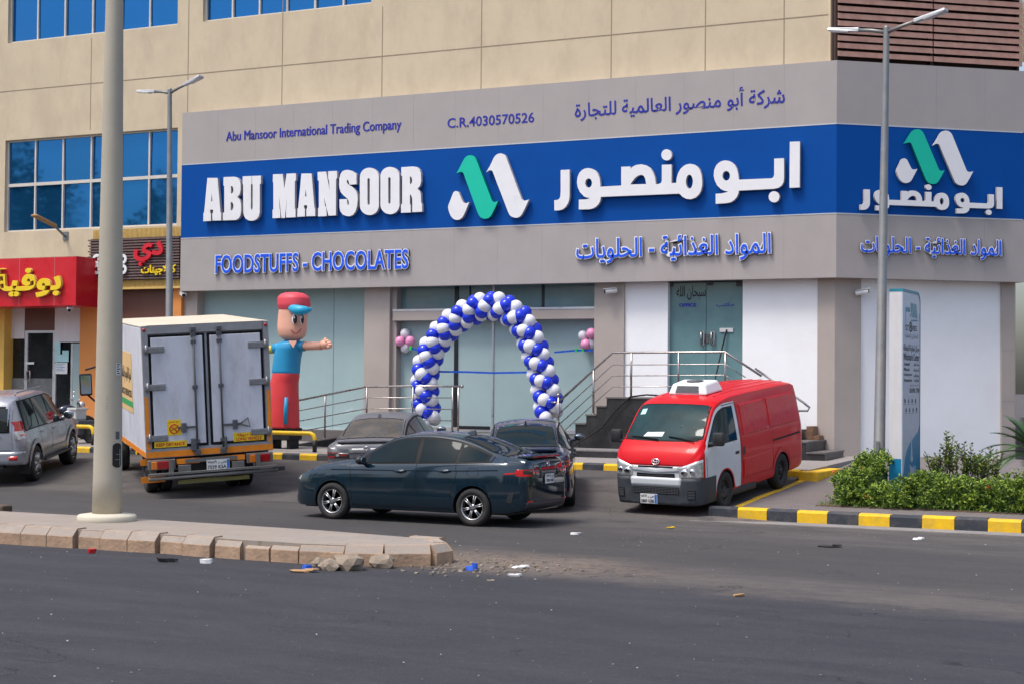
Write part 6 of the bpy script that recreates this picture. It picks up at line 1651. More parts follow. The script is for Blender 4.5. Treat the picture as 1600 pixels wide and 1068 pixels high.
# balloon clusters tied with ribbon
def cluster(cs, label, knot, tail):
    t = thing('balloon_cluster', label, 'balloons', tuple(onY(*cs[0][:2], YF + .15)), group=None)
    for u, v, r_, mt in cs:
        o = bpy.data.objects.new('balloon', balloon_mesh(mt)); COL.objects.link(o); o.parent = t; o.location = onY(u, v, YF + .46 + (.08 if mt == 'balloon_white' else -.03)) - Vector(t.location); o.scale = (r_,) * 3
    return t
cluster([(633, 521, .125, 'balloon_white'), (625, 533, .125, 'balloon_pink'), (641, 533, .125, 'balloon_pink'), (633, 543.5, .12, 'balloon_white')], 'small bunch of pink and white balloons left of the balloon arch', None, None)
cluster([(911, 524, .12, 'balloon_white'), (924, 521, .125, 'balloon_pink'), (915, 538, .125, 'balloon_pink'), (926, 536, .125, 'balloon_white')], 'small bunch of pink and white balloons right of the balloon arch', None, None)
def ribbon(L, Y, w, m='ribbon_blue'):
    mb = MB(); 
    for (a_, b_) in zip(L, L[1:]):
        A, B_ = onY(*a_, Y), onY(*b_, Y); mb.hexa([A + Vector((0, 0, -w)), B_ + Vector((0, 0, -w)), B_ + Vector((0, .006, -w)), A + Vector((0, .006, -w)), A + Vector((0, 0, w)), B_ + Vector((0, 0, w)), B_ + Vector((0, .006, w)), A + Vector((0, .006, w))])
    return mb
tag(ribbon([(684, 580), (728, 580.5), (770, 582), (832, 581)], 34.3, .022).build('ribbon', 'ribbon_blue'), 'long blue ribbon stretched across the doors inside the balloon arch', 'ribbon')
q = ribbon([(641, 543.5), (654, 547)], YF + .1, .022); tag(q.build('ribbon', 'ribbon_blue'), 'short blue ribbon from the left pink balloons to the arch', 'ribbon')
q = ribbon([(866, 550), (900, 547), (926, 547)], YF + .38, .022); rb = q.build('ribbon', 'ribbon_blue'); tag(rb, 'blue ribbon from the arch to the right pink balloons', 'ribbon')
for u, v in ((641.5, 543.5),):
    c0 = onY(u, v, YF + .08); q = MB(); q.box((c0.x - .03, c0.y - .012, c0.z - .05), (c0.x + .03, c0.y - .002, c0.z + .05)); o = q.build('tape', 'ribbon_green'); tag(o, 'bit of green tape holding the left ribbon', 'tape')
q = MB()
for u, v in ((900, 547), (911, 546)):
    c0 = onY(u, v, YF + .37); q.box((c0.x - .025, c0.y - .012, c0.z - .05), (c0.x + .025, c0.y - .002, c0.z + .05))
o = q.build('tape', 'ribbon_green', rb)

# ================================================================== inflatable figure
YI = 32.9
def I(u, v, dy=0): return onY(u, v, YI + dy)
infl = thing('inflatable_figure', 'tall inflatable dancing man with red cap, blue shirt and red trousers', 'inflatable', tuple(I(443, 690)))
sc_ = (I(500, 600).x - I(400, 600).x) / 100          # metres of X per pixel
def spine(mb, L, m, n=24, sq=1.0):
    """L: (u, v, half width px) closed tube with flattened section"""
    ks = [l[1] for l in L]; o = len(mb.v); N = len(L)
    for u, v, w in L:
        c0 = I(u, v)
        for j in range(n):
            a_ = 2 * PI * j / n; ca, sa = math.cos(a_), math.sin(a_)
            e_ = .8; ca = math.copysign(abs(ca) ** e_, ca); sa = math.copysign(abs(sa) ** e_, sa)
            mb.v.append((c0.x + ca * w * sc_, c0.y + sa * w * sc_ * sq, c0.z))
    for i in range(N - 1):
        for j in range(n): mb.face([o + i * n + j, o + (i + 1) * n + j, o + (i + 1) * n + (j + 1) % n, o + i * n + (j + 1) % n], m, True)
    mb.face([o + j for j in range(n)], m); mb.face([o + (N - 1) * n + j for j in range(n)][::-1], m)
def dense(L, k=6):
    L = sorted(L, key=lambda l: l[1]); v_ = [l[1] for l in L]; fu, fw = pchip(v_, [l[0] for l in L]), pchip(v_, [l[2] for l in L])
    n = k * (len(L) - 1); return [(fu(v), v, fw(v)) for v in [v_[0] + (v_[-1] - v_[0]) * i / n for i in range(n + 1)]]
q = MB(); spine(q, dense([(444, 668, 19), (443, 650, 19.5), (443, 625, 19), (444, 600, 17.5), (447, 583, 16.5), (447, 580, 15.5)]), 0); spart(q, 'trousers', 'infl_red', parent=infl)
q = MB(); spine(q, dense([(447, 584, 16), (447, 580, 17.2), (449, 560, 17), (452, 545, 17), (454, 536, 15), (456, 532, 10), (457, 530, 5)]), 0)
for L in ([(462, 540), (470, 540.5), (476, 540.5)], [(443, 541), (434, 543), (428, 545)]):
    q.tube([I(u, v) for u, v in L], [7 * sc_, 6.5 * sc_, 6.5 * sc_], 14)
spart(q, 'shirt', 'infl_blue', parent=infl)
q = MB()
q.tube([I(475, 540.5), (I(490, 540)), I(503, 540)], [5.6 * sc_, 5.4 * sc_, 5.2 * sc_], 14); c0 = I(509, 537.5); q.sphere(c0, (8.5 * sc_, 7 * sc_, 6.5 * sc_), 0, 14, 10)
for k, (du, dv) in enumerate(((2, -4.5), (5, -2), (6.5, 1), (5.5, 4))): q.sphere(I(509 + du, 537.5 + dv, -.05), (3.6 * sc_, 3.6 * sc_, 2.3 * sc_), 0, 10, 8)
q.sphere(I(508, 532, -.05), (2.5 * sc_, 2.5 * sc_, 4 * sc_), 0, 10, 8)
spart(q, 'arm', 'infl_skin', parent=infl)
q = MB(); q.tube([I(429, 545), I(418, 546.5), I(410, 548)], 5.4 * sc_, 14); q.sphere(I(406, 549), 7 * sc_); spart(q, 'arm', 'infl_yellow', 'yellow gloved arm', parent=infl)
q = MB(); spine(q, dense([(457, 534, 5), (456.5, 529, 12), (456.5, 525, 16), (456.5, 512, 18), (457.5, 495, 18), (459, 482, 18), (460, 476, 16)]), 0, 28); q.sphere(I(440, 492, .02), (4.5 * sc_, 5 * sc_, 7 * sc_), 0, 12, 8); 
hd_ = spart(q, 'head', 'infl_skin', parent=infl)
q = MB(); q.extrude([[I(451, 532, -.275), I(464, 532, -.275), I(458.5, 543, -.275)]], (0, -.01, 0)); spart(q, 'collar', 'infl_skin', parent=infl)
q = MB(); spine(q, dense([(459.5, 484, 18.6), (459.5, 476, 20.2), (459, 467, 19.8), (458.5, 461, 16.5), (458.5, 458, 11), (458.5, 457, 5)]), 0, 28); cp = spart(q, 'cap', 'infl_cap', parent=infl)
q = MB(); L = []
for i in range(9):
    t_ = i / 8; L.append(I(453 + 30 * t_, 481 + 2.5 * math.sin(t_ * PI) + 3 * t_, -.25 - .12 * math.sin(t_ * PI)))
q.tube(L, [.07, .10, .115, .12, .12, .115, .105, .09, .06], 12); q.sphere(L[-1], .06); q.sphere(L[0], .07); o = q.build('visor', 'infl_visor', None); o.parent = cp; o.matrix_parent_inverse = cp.matrix_parent_inverse.copy() if False else Matrix.Identity(4)
q = MB()
for u, v in ((460.5, 498.5), (472, 498.5)):
    dy_ = -.285 + (.05 if u > 470 else 0); q.sphere(I(u, v, dy_), (.082 if u < 470 else .055, .03, .130), 0, 14, 10); q.sphere(I(u + .6, v + .6, dy_ - .018), (.062 if u < 470 else .040, .025, .108), 1, 14, 10); q.sphere(I(u - .6, v - 2.6, dy_ - .040), (.022, .01, .032), 0, 8, 6)
o = q.build('eye', ['eye_white', 'ink'], None); o.parent = hd_
q = MB(); q.tube([I(453.5 + 17.5 * t_, 513.5 + 7.5 * math.sin(t_ * PI) - .5 * t_, -.285 - .012 * math.sin(t_ * PI) + .04 * t_ * t_) for t_ in [i / 12 for i in range(13)]], .012, 8); q.tube([I(454 + 6 * t_, 490 - 2.5 * math.sin(t_ * PI * .7) - 1 * t_, -.285) for t_ in [i / 6 for i in range(7)]], .011, 8); o = q.build('mouth', 'mouth', None); o.parent = hd_
q = MB(); q.tube([I(446, 662, -.32), I(446.5, 640, -.32), I(447.5, 620, -.31)], [.05, .055, .045], 10); spart(q, 'stripe', 'infl_blue', parent=infl)
q = MB(); b_ = I(444, 686); q.bbox((b_.x - .34, YI - .28, b_.z), (b_.x + .33, YI + .28, I(444, 668).z + .01), .02)
for dx in (-.25, .25): q.box((b_.x + dx - .04, YI - .2, fz(YI)), (b_.x + dx + .04, YI + .2, b_.z))
spart(q, 'blower', 'black', parent=infl)

# ================================================================== pipe barriers
def barrier(L, Y, label):
    q = MB(); P_ = [onY(u, v, Y) for u, v in L]; P_[-1].z = fz(Y); 
    out = [P_[0]]
    for i in range(1, len(P_) - 1):
        a_, b_, c0 = P_[i - 1], P_[i], P_[i + 1]; d1 = (a_ - b_).normalized() * .10; d2 = (c0 - b_).normalized() * .10; out += [b_ + d1, b_ + d1 * .35 + d2 * .35, b_ + d2]
    out.append(P_[-1]); q.tube(out, .055, 14)
    t = thing('pipe_barrier', label, 'barrier', tuple(P_[-1])); spart(q, 'hoop', 'yellow_pipe', parent=t)
    q = MB(); q.lathe([(.057, 0), (.057, .35)], tuple(P_[-1] - Vector((0, 0, .05))), 14); q.lathe([(.057, 0), (.057, .35)], (P_[0].x, P_[0].y, fz(Y) - .05), 14); spart(q, 'foot_sleeve', 'black', parent=t)
    return t
def hoop(u0, u1, vt, Y, label):
    a_, b_ = onY(u0, vt, Y), onY(u1, vt, Y); z = a_.z; z0 = fz(Y); r = .12
    L = [(a_.x, Y, z0), (a_.x, Y, z - r), (a_.x + r * .3, Y, z - r * .3), (a_.x + r, Y, z), (b_.x - r, Y, z), (b_.x - r * .3, Y, z - r * .3), (b_.x, Y, z - r), (b_.x, Y, z0)]
    t = thing('pipe_barrier', label, 'barrier', (a_.x, Y, z0)); q = MB(); q.tube(L, .05, 14); spart(q, 'hoop', 'yellow_pipe', parent=t)
    for x in (a_.x, b_.x):
        q = MB(); q.lathe([(.052, 0), (.052, .28)], (x, Y, z0), 14); spart(q, 'foot_sleeve', 'black', parent=t)
hoop(392, 492, 674, 32.0, 'yellow steel hoop barrier in front of the inflatable figure')
hoop(70, 146, 664, 32.0, 'yellow steel hoop barrier behind the silver off-road car')

# ================================================================== lamp posts, concrete column
def lamppost(u, vtop, x, y, z0, label, yawa, lean=0.0):
    ztop = onY(u, vtop, y).z; t = thing('street_lamp', label, 'street lamp', (x, y, z0), group='twin arm street lamps')
    h = ztop - z0
    q = MB(); q.lathe([(.20, -.3), (.20, .015), (.12, .02), (.112, .03), (.055, h), (.05, h + .04), (.0001, h + .05)], (0, 0, 0), 20); q.box((-.03, -.135, .5), (.03, -.11, .9)); q.build('pole', 'galv', t)
    for sg in (1, -1):
        dx = Vector((math.cos(yawa), math.sin(yawa), 0)) * sg; up_ = .085 if sg > 0 else .03; q = MB()
        E_ = dx * .62 + Vector((0, 0, h + up_)); q.tube([(0, 0, h - .08), dx * .30 + Vector((0, 0, h - .02 + up_ * .3)), E_], [.04, .035, .035], 10); ar = q.build('arm', 'galv', t)
        q = MB(); d_ = (E_ - (dx * .30 + Vector((0, 0, h - .02 + up_ * .3)))).normalized(); s_ = dx.cross(Vector((0, 0, 1))).normalized(); n_ = s_.cross(d_)
        if n_.z < 0: n_ = -n_
        def pp(a_, b_, c0): return tuple(E_ + d_ * a_ + s_ * b_ + n_ * c0)
        q.hexa([pp(-.08, -.05, -.035), pp(.55, -.11, -.03), pp(.55, .11, -.03), pp(-.08, .05, -.035), pp(-.08, -.045, .045), pp(.55, -.08, .03), pp(.55, .08, .03), pp(-.08, .045, .045)]); hd_ = q.build('lamp_head', 'galv_light', t, bevel=.015)
        q = MB(); q.hexa([pp(.12, -.075, -.045), pp(.52, -.09, -.042), pp(.52, .09, -.042), pp(.12, .075, -.045), pp(.12, -.075, -.034), pp(.52, -.09, -.031), pp(.52, .09, -.031), pp(.12, .075, -.034)]); q.build('lamp_lens', 'lens_grey', hd_)
    t.rotation_euler = (0, lean, 0)
    return t
p1 = onP(1371, 690, Vector((0, 30.3, 0)), Vector((0, 1, 0)))
lamppost(1388.5, 44, onY(1373, 700, 30.3).x, 30.3, pz(30.3), 'grey twin armed street lamp rising behind the hedge by the totem sign', math.radians(-10), .014)
lamppost(264.5, 141, onY(264, 690, 33.3).x, 33.3, fz(33.3), 'grey twin armed street lamp rising behind the box lorry', math.radians(-10), -.0145)

pb_ = onZ(167, 812, ZI); bx_, by_ = pb_.x, pb_.y
col_ = thing('lamp_column', 'thick cream concrete column on a round base on the traffic island', 'column', (bx_, by_, ZI))
q = MB(); H_ = 10.5; q.lathe([(.212, .10), (.205, .6), (.205 - .0105 * 7.5, 7.5), (.205 - .0105 * H_, H_), (.0001, H_)], (0, 0, 0), 40); spole = q.build('shaft', 'pole_conc', col_)
q = MB(); q.lathe([(.42, -.05), (.42, .06), (.40, .085), (.25, .105), (.0001, .106)], (0, 0, 0), 40); q.build('base', 'pole_base', col_)
# hatch, label and grey patch wrap on the shaft on the side facing right of the viewer
toc = math.atan2(-by_, -bx_)
def wrap(mb, a0, a1, z0, z1, off, m=0, oval=False, n=10):
    o = len(mb.v)
    rr = lambda z: .2113 - .0105 * z + off
    for i in range(n + 1):
        t_ = -1 + 2 * i / n; a_ = toc + (a0 + a1) / 2 + (a1 - a0) / 2 * t_
        sh_ = 1.0 if not oval else 1 - .22 * (abs(t_) ** 3)
        for z in ((z0 + z1) / 2 - (z1 - z0) / 2 * sh_, (z0 + z1) / 2 + (z1 - z0) / 2 * sh_): mb.v.append((rr(z) * math.cos(a_), rr(z) * math.sin(a_), z))
    for i in range(n): mb.face([o + 2 * i, o + 2 * i + 2, o + 2 * i + 3, o + 2 * i + 1], m, True)
zc_ = lambda v: onY(178, v, by_).z - ZI
q = MB(); wrap(q, .32, 1.12, zc_(729), zc_(691), .004, 0, True); wrap(q, .85, .95, zc_(726), zc_(700), .012, 1); wrap(q, .5, .9, zc_(717), zc_(716), .012, 1); wrap(q, .55, 1.1, zc_(709), zc_(708), .012, 1); q.build('hatch', ['black', 'galv'], spole)
q = MB(); wrap(q, .55, .98, zc_(585), zc_(567), .003, 0); 
for k in range(5): wrap(q, .60, .90 - .1 * (k % 2), zc_(583.5 - k * 3.4), zc_(581.5 - k * 3.4), .005, 1, n=5)
q.build('sticker', ['paper', 'gray_box'], spole)
q = MB(); wrap(q, .55, .90, zc_(685), zc_(673), .003, 0); q.build('patch', 'gray_box', spole)
q = MB()
for v, s in ((634, .03), (629, .02), (624, .025), (620, .02), (637, .02)): wrap(q, -.12 - s, -.12 + s * 2, zc_(v), zc_(v - 1.2), .003, 0, n=3)
q.build('stencil_mark', 'galv', spole)

# wall lamp over the red sign
wl = thing('wall_lamp', 'rusty arm lamp fixed to the cream wall below the windows', 'lamp', tuple(onY(103, 369, YW)))
q = MB(); a_ = onY(103, 369, YW); b_ = onY(84, 352, YW - .75); q.tube([a_ + Vector((0, .02, 0)), a_ + Vector((0, -.06, 0)), b_], .035, 10); q.box((a_.x - .09, YW - .03, a_.z - .12), (a_.x + .09, YW + .01, a_.z + .12)); spart(q, 'arm', 'galv', parent=wl)
q = MB(); c0 = onY(53, 336, YW - 1.5); d_ = (c0 - b_).normalized(); s_ = d_.cross(Vector((0, 0, 1))).normalized(); n_ = s_.cross(d_)
f_ = lambda t_, w_, h_: tuple(b_.lerp(c0, t_) + s_ * w_ + n_ * h_)
q.hexa([f_(-.1, -.07, -.05), f_(1, -.13, -.03), f_(1, .13, -.03), f_(-.1, .07, -.05), f_(-.1, -.06, .05), f_(1, -.10, .03), f_(1, .10, .03), f_(-.1, .06, .05)]); spart(q, 'lamp_head', 'cardboard', parent=wl, bevel=.02)

# cctv cameras
def cctv(P_, D_, label, m='cctv_white'):
    t = thing('security_camera', label, 'camera', tuple(P_)); D_ = Vector(D_).normalized(); R3 = D_.to_track_quat('X', 'Z').to_matrix()
    q = MB(); A_ = P_ + Vector((0, -.16, 0)); q.lathe([(.055, 0), (.055, .03), (.0001, .031)], (P_.x, P_.y - .03, P_.z), 14, 0, 'y'); q.tube([P_ + Vector((0, -.02, 0)), A_], .02, 8); spart(q, 'bracket', m, parent=t)
    q = MB(); bm = bmesh.new(); bmesh.ops.create_cone(bm, cap_ends=True, segments=18, radius1=.055, radius2=.055, depth=.28); q.bm(bm, 0, False, Matrix.Translation(A_ + D_ * .05) @ (R3 @ Matrix.Rotation(PI / 2, 3, 'Y')).to_4x4()); q.cbox(A_ + D_ * .08 + Vector((0, 0, .062)), (.30, .13, .012), 0, R3); spart(q, 'camera_body', m, parent=t)
    q = MB(); bm = bmesh.new(); bmesh.ops.create_cone(bm, cap_ends=True, segments=18, radius1=.048, radius2=.04, depth=.02); q.bm(bm, 0, False, Matrix.Translation(A_ + D_ * .20) @ (R3 @ Matrix.Rotation(PI / 2, 3, 'Y')).to_4x4()); spart(q, 'lens', 'black', parent=t)
cctv(onY(290, 460, YF + D1), (.75, -.55, -.25), 'white security camera on the narrow grey pillar at the left end')
cctv(onY(962, 455, YF + D1), (-.8, -.55, -.12), 'white security camera on the grey pillar by the office')
cp_ = onC(1346, 458, D1); cctv(Vector((cp_.x, cp_.y, cp_.z)), (.9, .2, .15), 'white security camera on the corner pillar behind the lamp post')
cctv(onY(114, 480, 34.9), (.6, -.6, -.5), 'small white security camera under the red cafe sign')
cctv(onY(145, 446, YF + .1), (.6, -.6, -.3), 'black and white security camera under the slatted brown sign', 'gray_box')

# ================================================================== totem sign
G = onS(1409, 771, .15, 27, .064); gx, gy, g0 = G.x, G.y, pz(G.y)
LP, WP = 1.42, .235; ztp = onY(1412, 451, gy).z
pyl = thing('totem_sign', 'tall white and blue totem sign standing in the hedge', 'sign', (gx, gy, g0))
def prof(z0, z1, x0, x1, m, round_=True, y0=0., y1=LP):
    L = [Vector((x0, gy + y0, z0)), Vector((x0, gy + y1, z0))]
    if round_: r = .22; L += [Vector((x0, gy + y1 - r + r * math.cos(a_), z1 - r + r * math.sin(a_))) for a_ in [PI / 2 * k / 8 for k in range(9)]]
    else: L += [Vector((x0, gy + y1, z1))]
    L += [Vector((x0, gy + y0, z1))]; return L
zbl = onY(1400, 716, gy).z
q = MB(); q.extrude([prof(zbl + .001, ztp - .05, gx - WP, gx - .012, 0)], (WP - .012, 0, 0)); spart(q, 'body', 'pylon_white', parent=pyl)
q = MB(); q.extrude([prof(g0 - .1, zbl, gx - WP, gx - .012, 0, False)], (WP - .012, 0, 0)); spart(q, 'plinth', 'pylon_blue', parent=pyl)
q = MB(); L = prof(g0 + .0, ztp, gx - WP - .003, gx, 0); L2 = []
r = .22; out_ = [Vector((0, gy - .004, ztp)), ] 
edge = [(gy - .004, ztp)] + [(gy + LP - r + r * math.sin(a_), ztp - r + r * math.cos(a_)) for a_ in [PI / 2 * k / 8 for k in range(9)]] + [(gy + LP, g0)]
inner = [(gy - .004, ztp - .05)] + [(gy + LP - .02 - (r - .02) + (r - .02) * math.sin(a_), ztp - .05 - (r - .05) + (r - .05) * math.cos(a_)) for a_ in [PI / 2 * k / 8 for k in range(9)]] + [(gy + LP - .02, g0)]
o0 = len(q.v)
for X_ in (gx - WP - .004, gx + .014):
    for (y_, z_) in edge + inner: q.v.append((X_, y_, z_))
ne = len(edge)
for k in range(ne - 1):
    q.face([o0 + k, o0 + k + 1, o0 + 2 * ne + k + 1, o0 + 2 * ne + k]); q.face([o0 + 2 * ne + k, o0 + 2 * ne + k + 1, o0 + 3 * ne + k + 1, o0 + 3 * ne + k]); q.face([o0 + k, o0 + k + 1, o0 + ne + k + 1, o0 + ne + k])
q.face([o0, o0 + ne, o0 + 3 * ne, o0 + 2 * ne]); spart(q, 'edge_trim', 'pylon_teal', parent=pyl)
q = MB(); L = [(0.0, g0)] + [(LP - .021, g0)] + [(LP - .021, ztp - .24)] + [(LP - .02 - .2 + .2 * math.cos(a_), ztp - .25 + .2 * math.sin(a_)) for a_ in [PI / 2 * k / 6 for k in range(7)]] + [(0, ztp - .051)]
q.extrude([[Vector((gx - .011, gy + y_, z_)) for y_, z_ in L]], (.018, 0, 0)); fcp = spart(q, 'panel', 'pylon_panel', parent=pyl)
zv = lambda v: onP(1426, v, Vector((gx, 0, 0)), Vector((1, 0, 0))).z
yv = lambda u, v: onP(u, v, Vector((gx, 0, 0)), Vector((1, 0, 0))).y
cv = [(1411.5, 735), (1413, 715), (1416, 702), (1421, 691), (1428, 681), (1434, 673), (1438, 662), (1440, 648)]
L = [(yv(u, v), zv(v)) for u, v in cv]; y_end = gy + LP - .022
q = MB(); poly = [(gy + .001, g0), (y_end, g0), (y_end, L[-1][1])] + [(min(y_end - .001, max(gy + .002, a_)), b_) for a_, b_ in L[::-1][1:]] + [(gy + .001, L[0][1] - .05)]
q.extrude([[Vector((gx + .0072, a_, b_)) for a_, b_ in poly]], (.003, 0, 0)); o = q.build('wave_panel', 'pylon_blue', None); o.parent = pyl; o.matrix_parent_inverse = pyl.matrix_basis.inverted() if False else Matrix.Translation(-Vector(pyl.location))
Rp, Up = Vector((0, 1, 0)), Vector((0, 0, 1))
def pt_(mb, s, f0_, f1_, vB, vT, off=.02, m=0, x=.0078): put_text(mb, s, Vector((gx, gy + LP * f0_, zv(vB))), Rp, Up, LP * (f1_ - f0_), zv(vT) - zv(vB), .002, off, m, None, None, x)
q = MB()
pt_(q, 'ST', .14, .34, 518, 509); pt_(q, '8', .36, .52, 520, 503, .03); pt_(q, 'RES', .54, .80, 517, 509); pt_(q, arabic('المخازن'), .50, .78, 503, 499, 0)
pt_(q, arabic('مركز تجارة الجملة'), .05, .93, 551, 538, .025); pt_(q, 'Wholesale Center', .05, .94, 558.5 + 4.5, 551.5, .02)
for i, (e_, a_) in enumerate((('Foodstuff', 'مواد غذائية'), ('Plastic', 'بلاستيك'), ('Cleaning Items', 'منظفات'), ('Accessories', 'كماليات'))):
    v = 571 + 8.2 * i; pt_(q, e_, .08, .40 if i < 2 else .52, v, v - 5, .03); pt_(q, arabic(a_), .62, .93, v + 1, v - 5, .03)
pt_(q, '050 901 7748', .40, .95, 613, 605.5, .02); pt_(q, arabic('للاستفسار والتواصل'), .40, .90, 603, 599.5, .0)
o = q.build('lettering', 'pylon_ink', None); o.parent = fcp; 
q = MB(); pt_(q, arabic('المخازن الثمانية'), .12, .86, 530, 521, .0); o = q.build('lettering', 'galv', None); o.parent = fcp
def quad(mb, L, m=0): mb.extrude([[Vector((gx + .0072, gy + LP * a_, zv(b_))) for a_, b_ in L]], (.003, 0, 0), m)
q = MB(); quad(q, [(.16, 489), (.42, 489), (.42, 482), (.16, 482)]); quad(q, [(.40, 491), (.43, 491), (.43, 497), (.40, 494)])
for k in range(4):
    f_ = .44 + .09 * k; quad(q, [(f_ + .02, 498 - 3 * 0), (f_ + .10, 498), (f_ + .045, 468), (f_ - .015, 468.5)] if False else [(f_, 475 + k * .3), (f_ + .05, 473 + k * .3), (f_ + .12, 495 + k * .3), (f_ + .07, 497 + k * .3)])
quad(q, [(.46, 500.5), (.90, 498.5), (.90, 499.8), (.46, 502)])
quad(q, [(.16, 489), (.175, 489), (.175, 509), (.16, 509)])
o = q.build('logo', 'pylon_teal', None); o.parent = fcp
q = MB(); rnd = random.Random(2)
for r_, v in ((0, 629), (1, 643)):
    for k in range(4):
        c0 = .14 + .20 * k + .06 * r_; v0 = v - 7; s_ = .035
        quad(q, [(c0 - s_, v0 + 6), (c0 + s_, v0 + 6), (c0 + s_ * rnd.uniform(.3, 1), v0 + 1), (c0 - s_ * rnd.uniform(.2, 1), v0)]); quad(q, [(c0 - .05, v0 + 8.6), (c0 + .05, v0 + 8.6), (c0 + .05, v0 + 7.8), (c0 - .05, v0 + 7.8)])
o = q.build('pictogram', 'pylon_ink', None); o.parent = fcp
q = MB()
for L in ([(.46, 712), (.50, 680), (.56, 712), (.60, 716), (.52, 722), (.44, 716)], [(.40, 724), (.56, 730), (.66, 726), (.62, 748), (.56, 762), (.50, 752), (.44, 738)], [(.62, 752), (.80, 733), (.76, 750), (.70, 764)], [(.60, 738), (.72, 729), (.76, 726), (.70, 742)], [(.22, 764), (.32, 755), (.36, 768), (.26, 772)]):
    q.extrude([[Vector((gx + .0105, gy + LP * a_, zv(b_))) for a_, b_ in L]], (.003, 0, 0))
o = q.build('ornament', 'pylon_panel', None); o.parent = pyl; o.matrix_parent_inverse = Matrix.Translation(-Vector(pyl.location))

# ================================================================== planting
def leaf(mb, c0, d_, s, w, m):
    d_ = d_.normalized(); a_ = Vector((random.uniform(-1, 1), random.uniform(-1, 1), random.uniform(-1, 1))); u_ = d_.cross(a_).normalized()
    n_ = d_.cross(u_); k = s * .18
    o = len(mb.v); mb.v += [tuple(c0), tuple(c0 + d_ * s * .5 + u_ * s * w + n_ * k), tuple(c0 + d_ * s), tuple(c0 + d_ * s * .5 - u_ * s * w + n_ * k)]
    mb.face([o, o + 1, o + 2, o + 3], m)
def shoots(mb, base_pts, n, s, h, mats=(0, 1, 2), spread=.5, up=.6, per=9, flowers=0, fm=3):
    """short leafy shoots pushing out of a clipped mass"""
    for _ in range(n):
        p_, nn = random.choice(base_pts) if isinstance(base_pts, list) else base_pts()
        d_ = (nn + Vector((random.uniform(-spread, spread), random.uniform(-spread, spread), up + random.uniform(-.2, .3)))).normalized(); L_ = h * random.uniform(.5, 1.2)
        for k in range(per):
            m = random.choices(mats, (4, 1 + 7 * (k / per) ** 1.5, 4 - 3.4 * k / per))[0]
            t_ = k / per; q_ = p_ + d_ * L_ * t_; a_ = random.uniform(0, 2 * PI); o_ = d_.orthogonal().normalized(); o_.rotate(Matrix.Rotation(a_, 3, d_))
            leaf(mb, q_, o_ + d_ * random.uniform(.25, .9), s * random.uniform(.7, 1.2), .24, m)
        if flowers and random.random() < flowers:
            for k in range(7): leaf(mb, p_ + d_ * L_ + Vector((random.uniform(-.03, .03), random.uniform(-.03, .03), random.uniform(-.01, .03))), Vector((random.uniform(-1, 1), random.uniform(-1, 1), .8)), .035, .45, fm)
def boxmass(x0, x1, y0, y1, z0, z1, wob=.06):
    def f():
        r_ = random.random(); x = random.uniform(x0, x1); y = random.uniform(y0, y1); z = random.uniform(z0, z1)
        w_ = wob * math.sin(x * 3.1 + y * 2.3) + wob * .7 * math.sin(x * 7.7 - y * 5)
        if r_ < .42: return Vector((x, y, z1 + w_ - random.uniform(0, .10))), Vector((0, 0, .6))
        if r_ < .80: return Vector((x, y0 + random.uniform(0, .10) - w_ * .6, z0 + (z1 + w_ - z0) * random.random())), Vector((0, -1, 0))
        if r_ < .88: return Vector((x0 + random.uniform(0, .1), y, z)), Vector((-1, 0, 0))
        if r_ < .93: return Vector((x, y1 - random.uniform(0, .1), z)), Vector((0, 1, 0))
        return Vector((x, y, z1 - random.uniform(0, .3))), Vector((0, 0, 1))
    return f
LM = ['leaf_a', 'leaf_b', 'leaf_c', 'flower']
def hedge(name, label, boxes, n, s=.074, h=.145, flowers=.01, cat='hedge'):
    q = MB()
    for b_ in boxes:
        x0, x1, y0, y1, z0, z1 = b_; v_ = (x1 - x0) * (z1 - z0) + (x1 - x0) * (y1 - y0)
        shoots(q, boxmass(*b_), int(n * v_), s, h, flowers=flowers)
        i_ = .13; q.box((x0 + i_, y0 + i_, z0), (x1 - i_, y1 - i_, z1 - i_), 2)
    o = q.build(name, LM, recalc=False); tag(o, label, cat); return o
hl = onS(1322, 790, .15, 27, .064); zg = pz(28)
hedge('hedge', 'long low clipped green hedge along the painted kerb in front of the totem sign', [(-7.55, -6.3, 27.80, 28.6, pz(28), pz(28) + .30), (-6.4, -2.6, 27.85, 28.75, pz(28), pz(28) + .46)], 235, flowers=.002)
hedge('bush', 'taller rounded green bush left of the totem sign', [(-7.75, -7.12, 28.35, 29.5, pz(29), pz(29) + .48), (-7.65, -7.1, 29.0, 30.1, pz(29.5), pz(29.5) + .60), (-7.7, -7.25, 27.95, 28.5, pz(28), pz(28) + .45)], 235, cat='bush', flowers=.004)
def stems(name, label, x, y, n, hgt, sp, group):
    q = MB(); z0 = pz(y)
    for i in range(n):
        a_ = random.uniform(0, 2 * PI); r_ = sp * random.random() ** .6; b_ = Vector((x + r_ * math.cos(a_) * .4, y + r_ * math.sin(a_) * .4, z0)); t_ = Vector((x + r_ * math.cos(a_), y + r_ * math.sin(a_), z0 + hgt * random.uniform(.55, 1.05)))
        m_ = (b_ + t_) / 2 + Vector((random.uniform(-.05, .05), random.uniform(-.05, .05), .03)); q.tube([b_, m_, t_], [.010, .008, .004], 5, 4)
        k_ = int(26 * hgt)
        for k in range(k_):
            f_ = .25 + .75 * k / k_; p_ = b_.lerp(m_, f_ * 2) if f_ < .5 else m_.lerp(t_, f_ * 2 - 1); an = k * 2.4
            leaf(q, p_, Vector((math.cos(an), math.sin(an), random.uniform(.3, .9))), .085 * random.uniform(.7, 1.1), .26, random.choice((0, 1, 1, 2)))
    o = q.build(name, LM + ['wood'], recalc=False); tag(o, label, 'shrub', group)
g_ = 'loose young shrubs by the white wall'
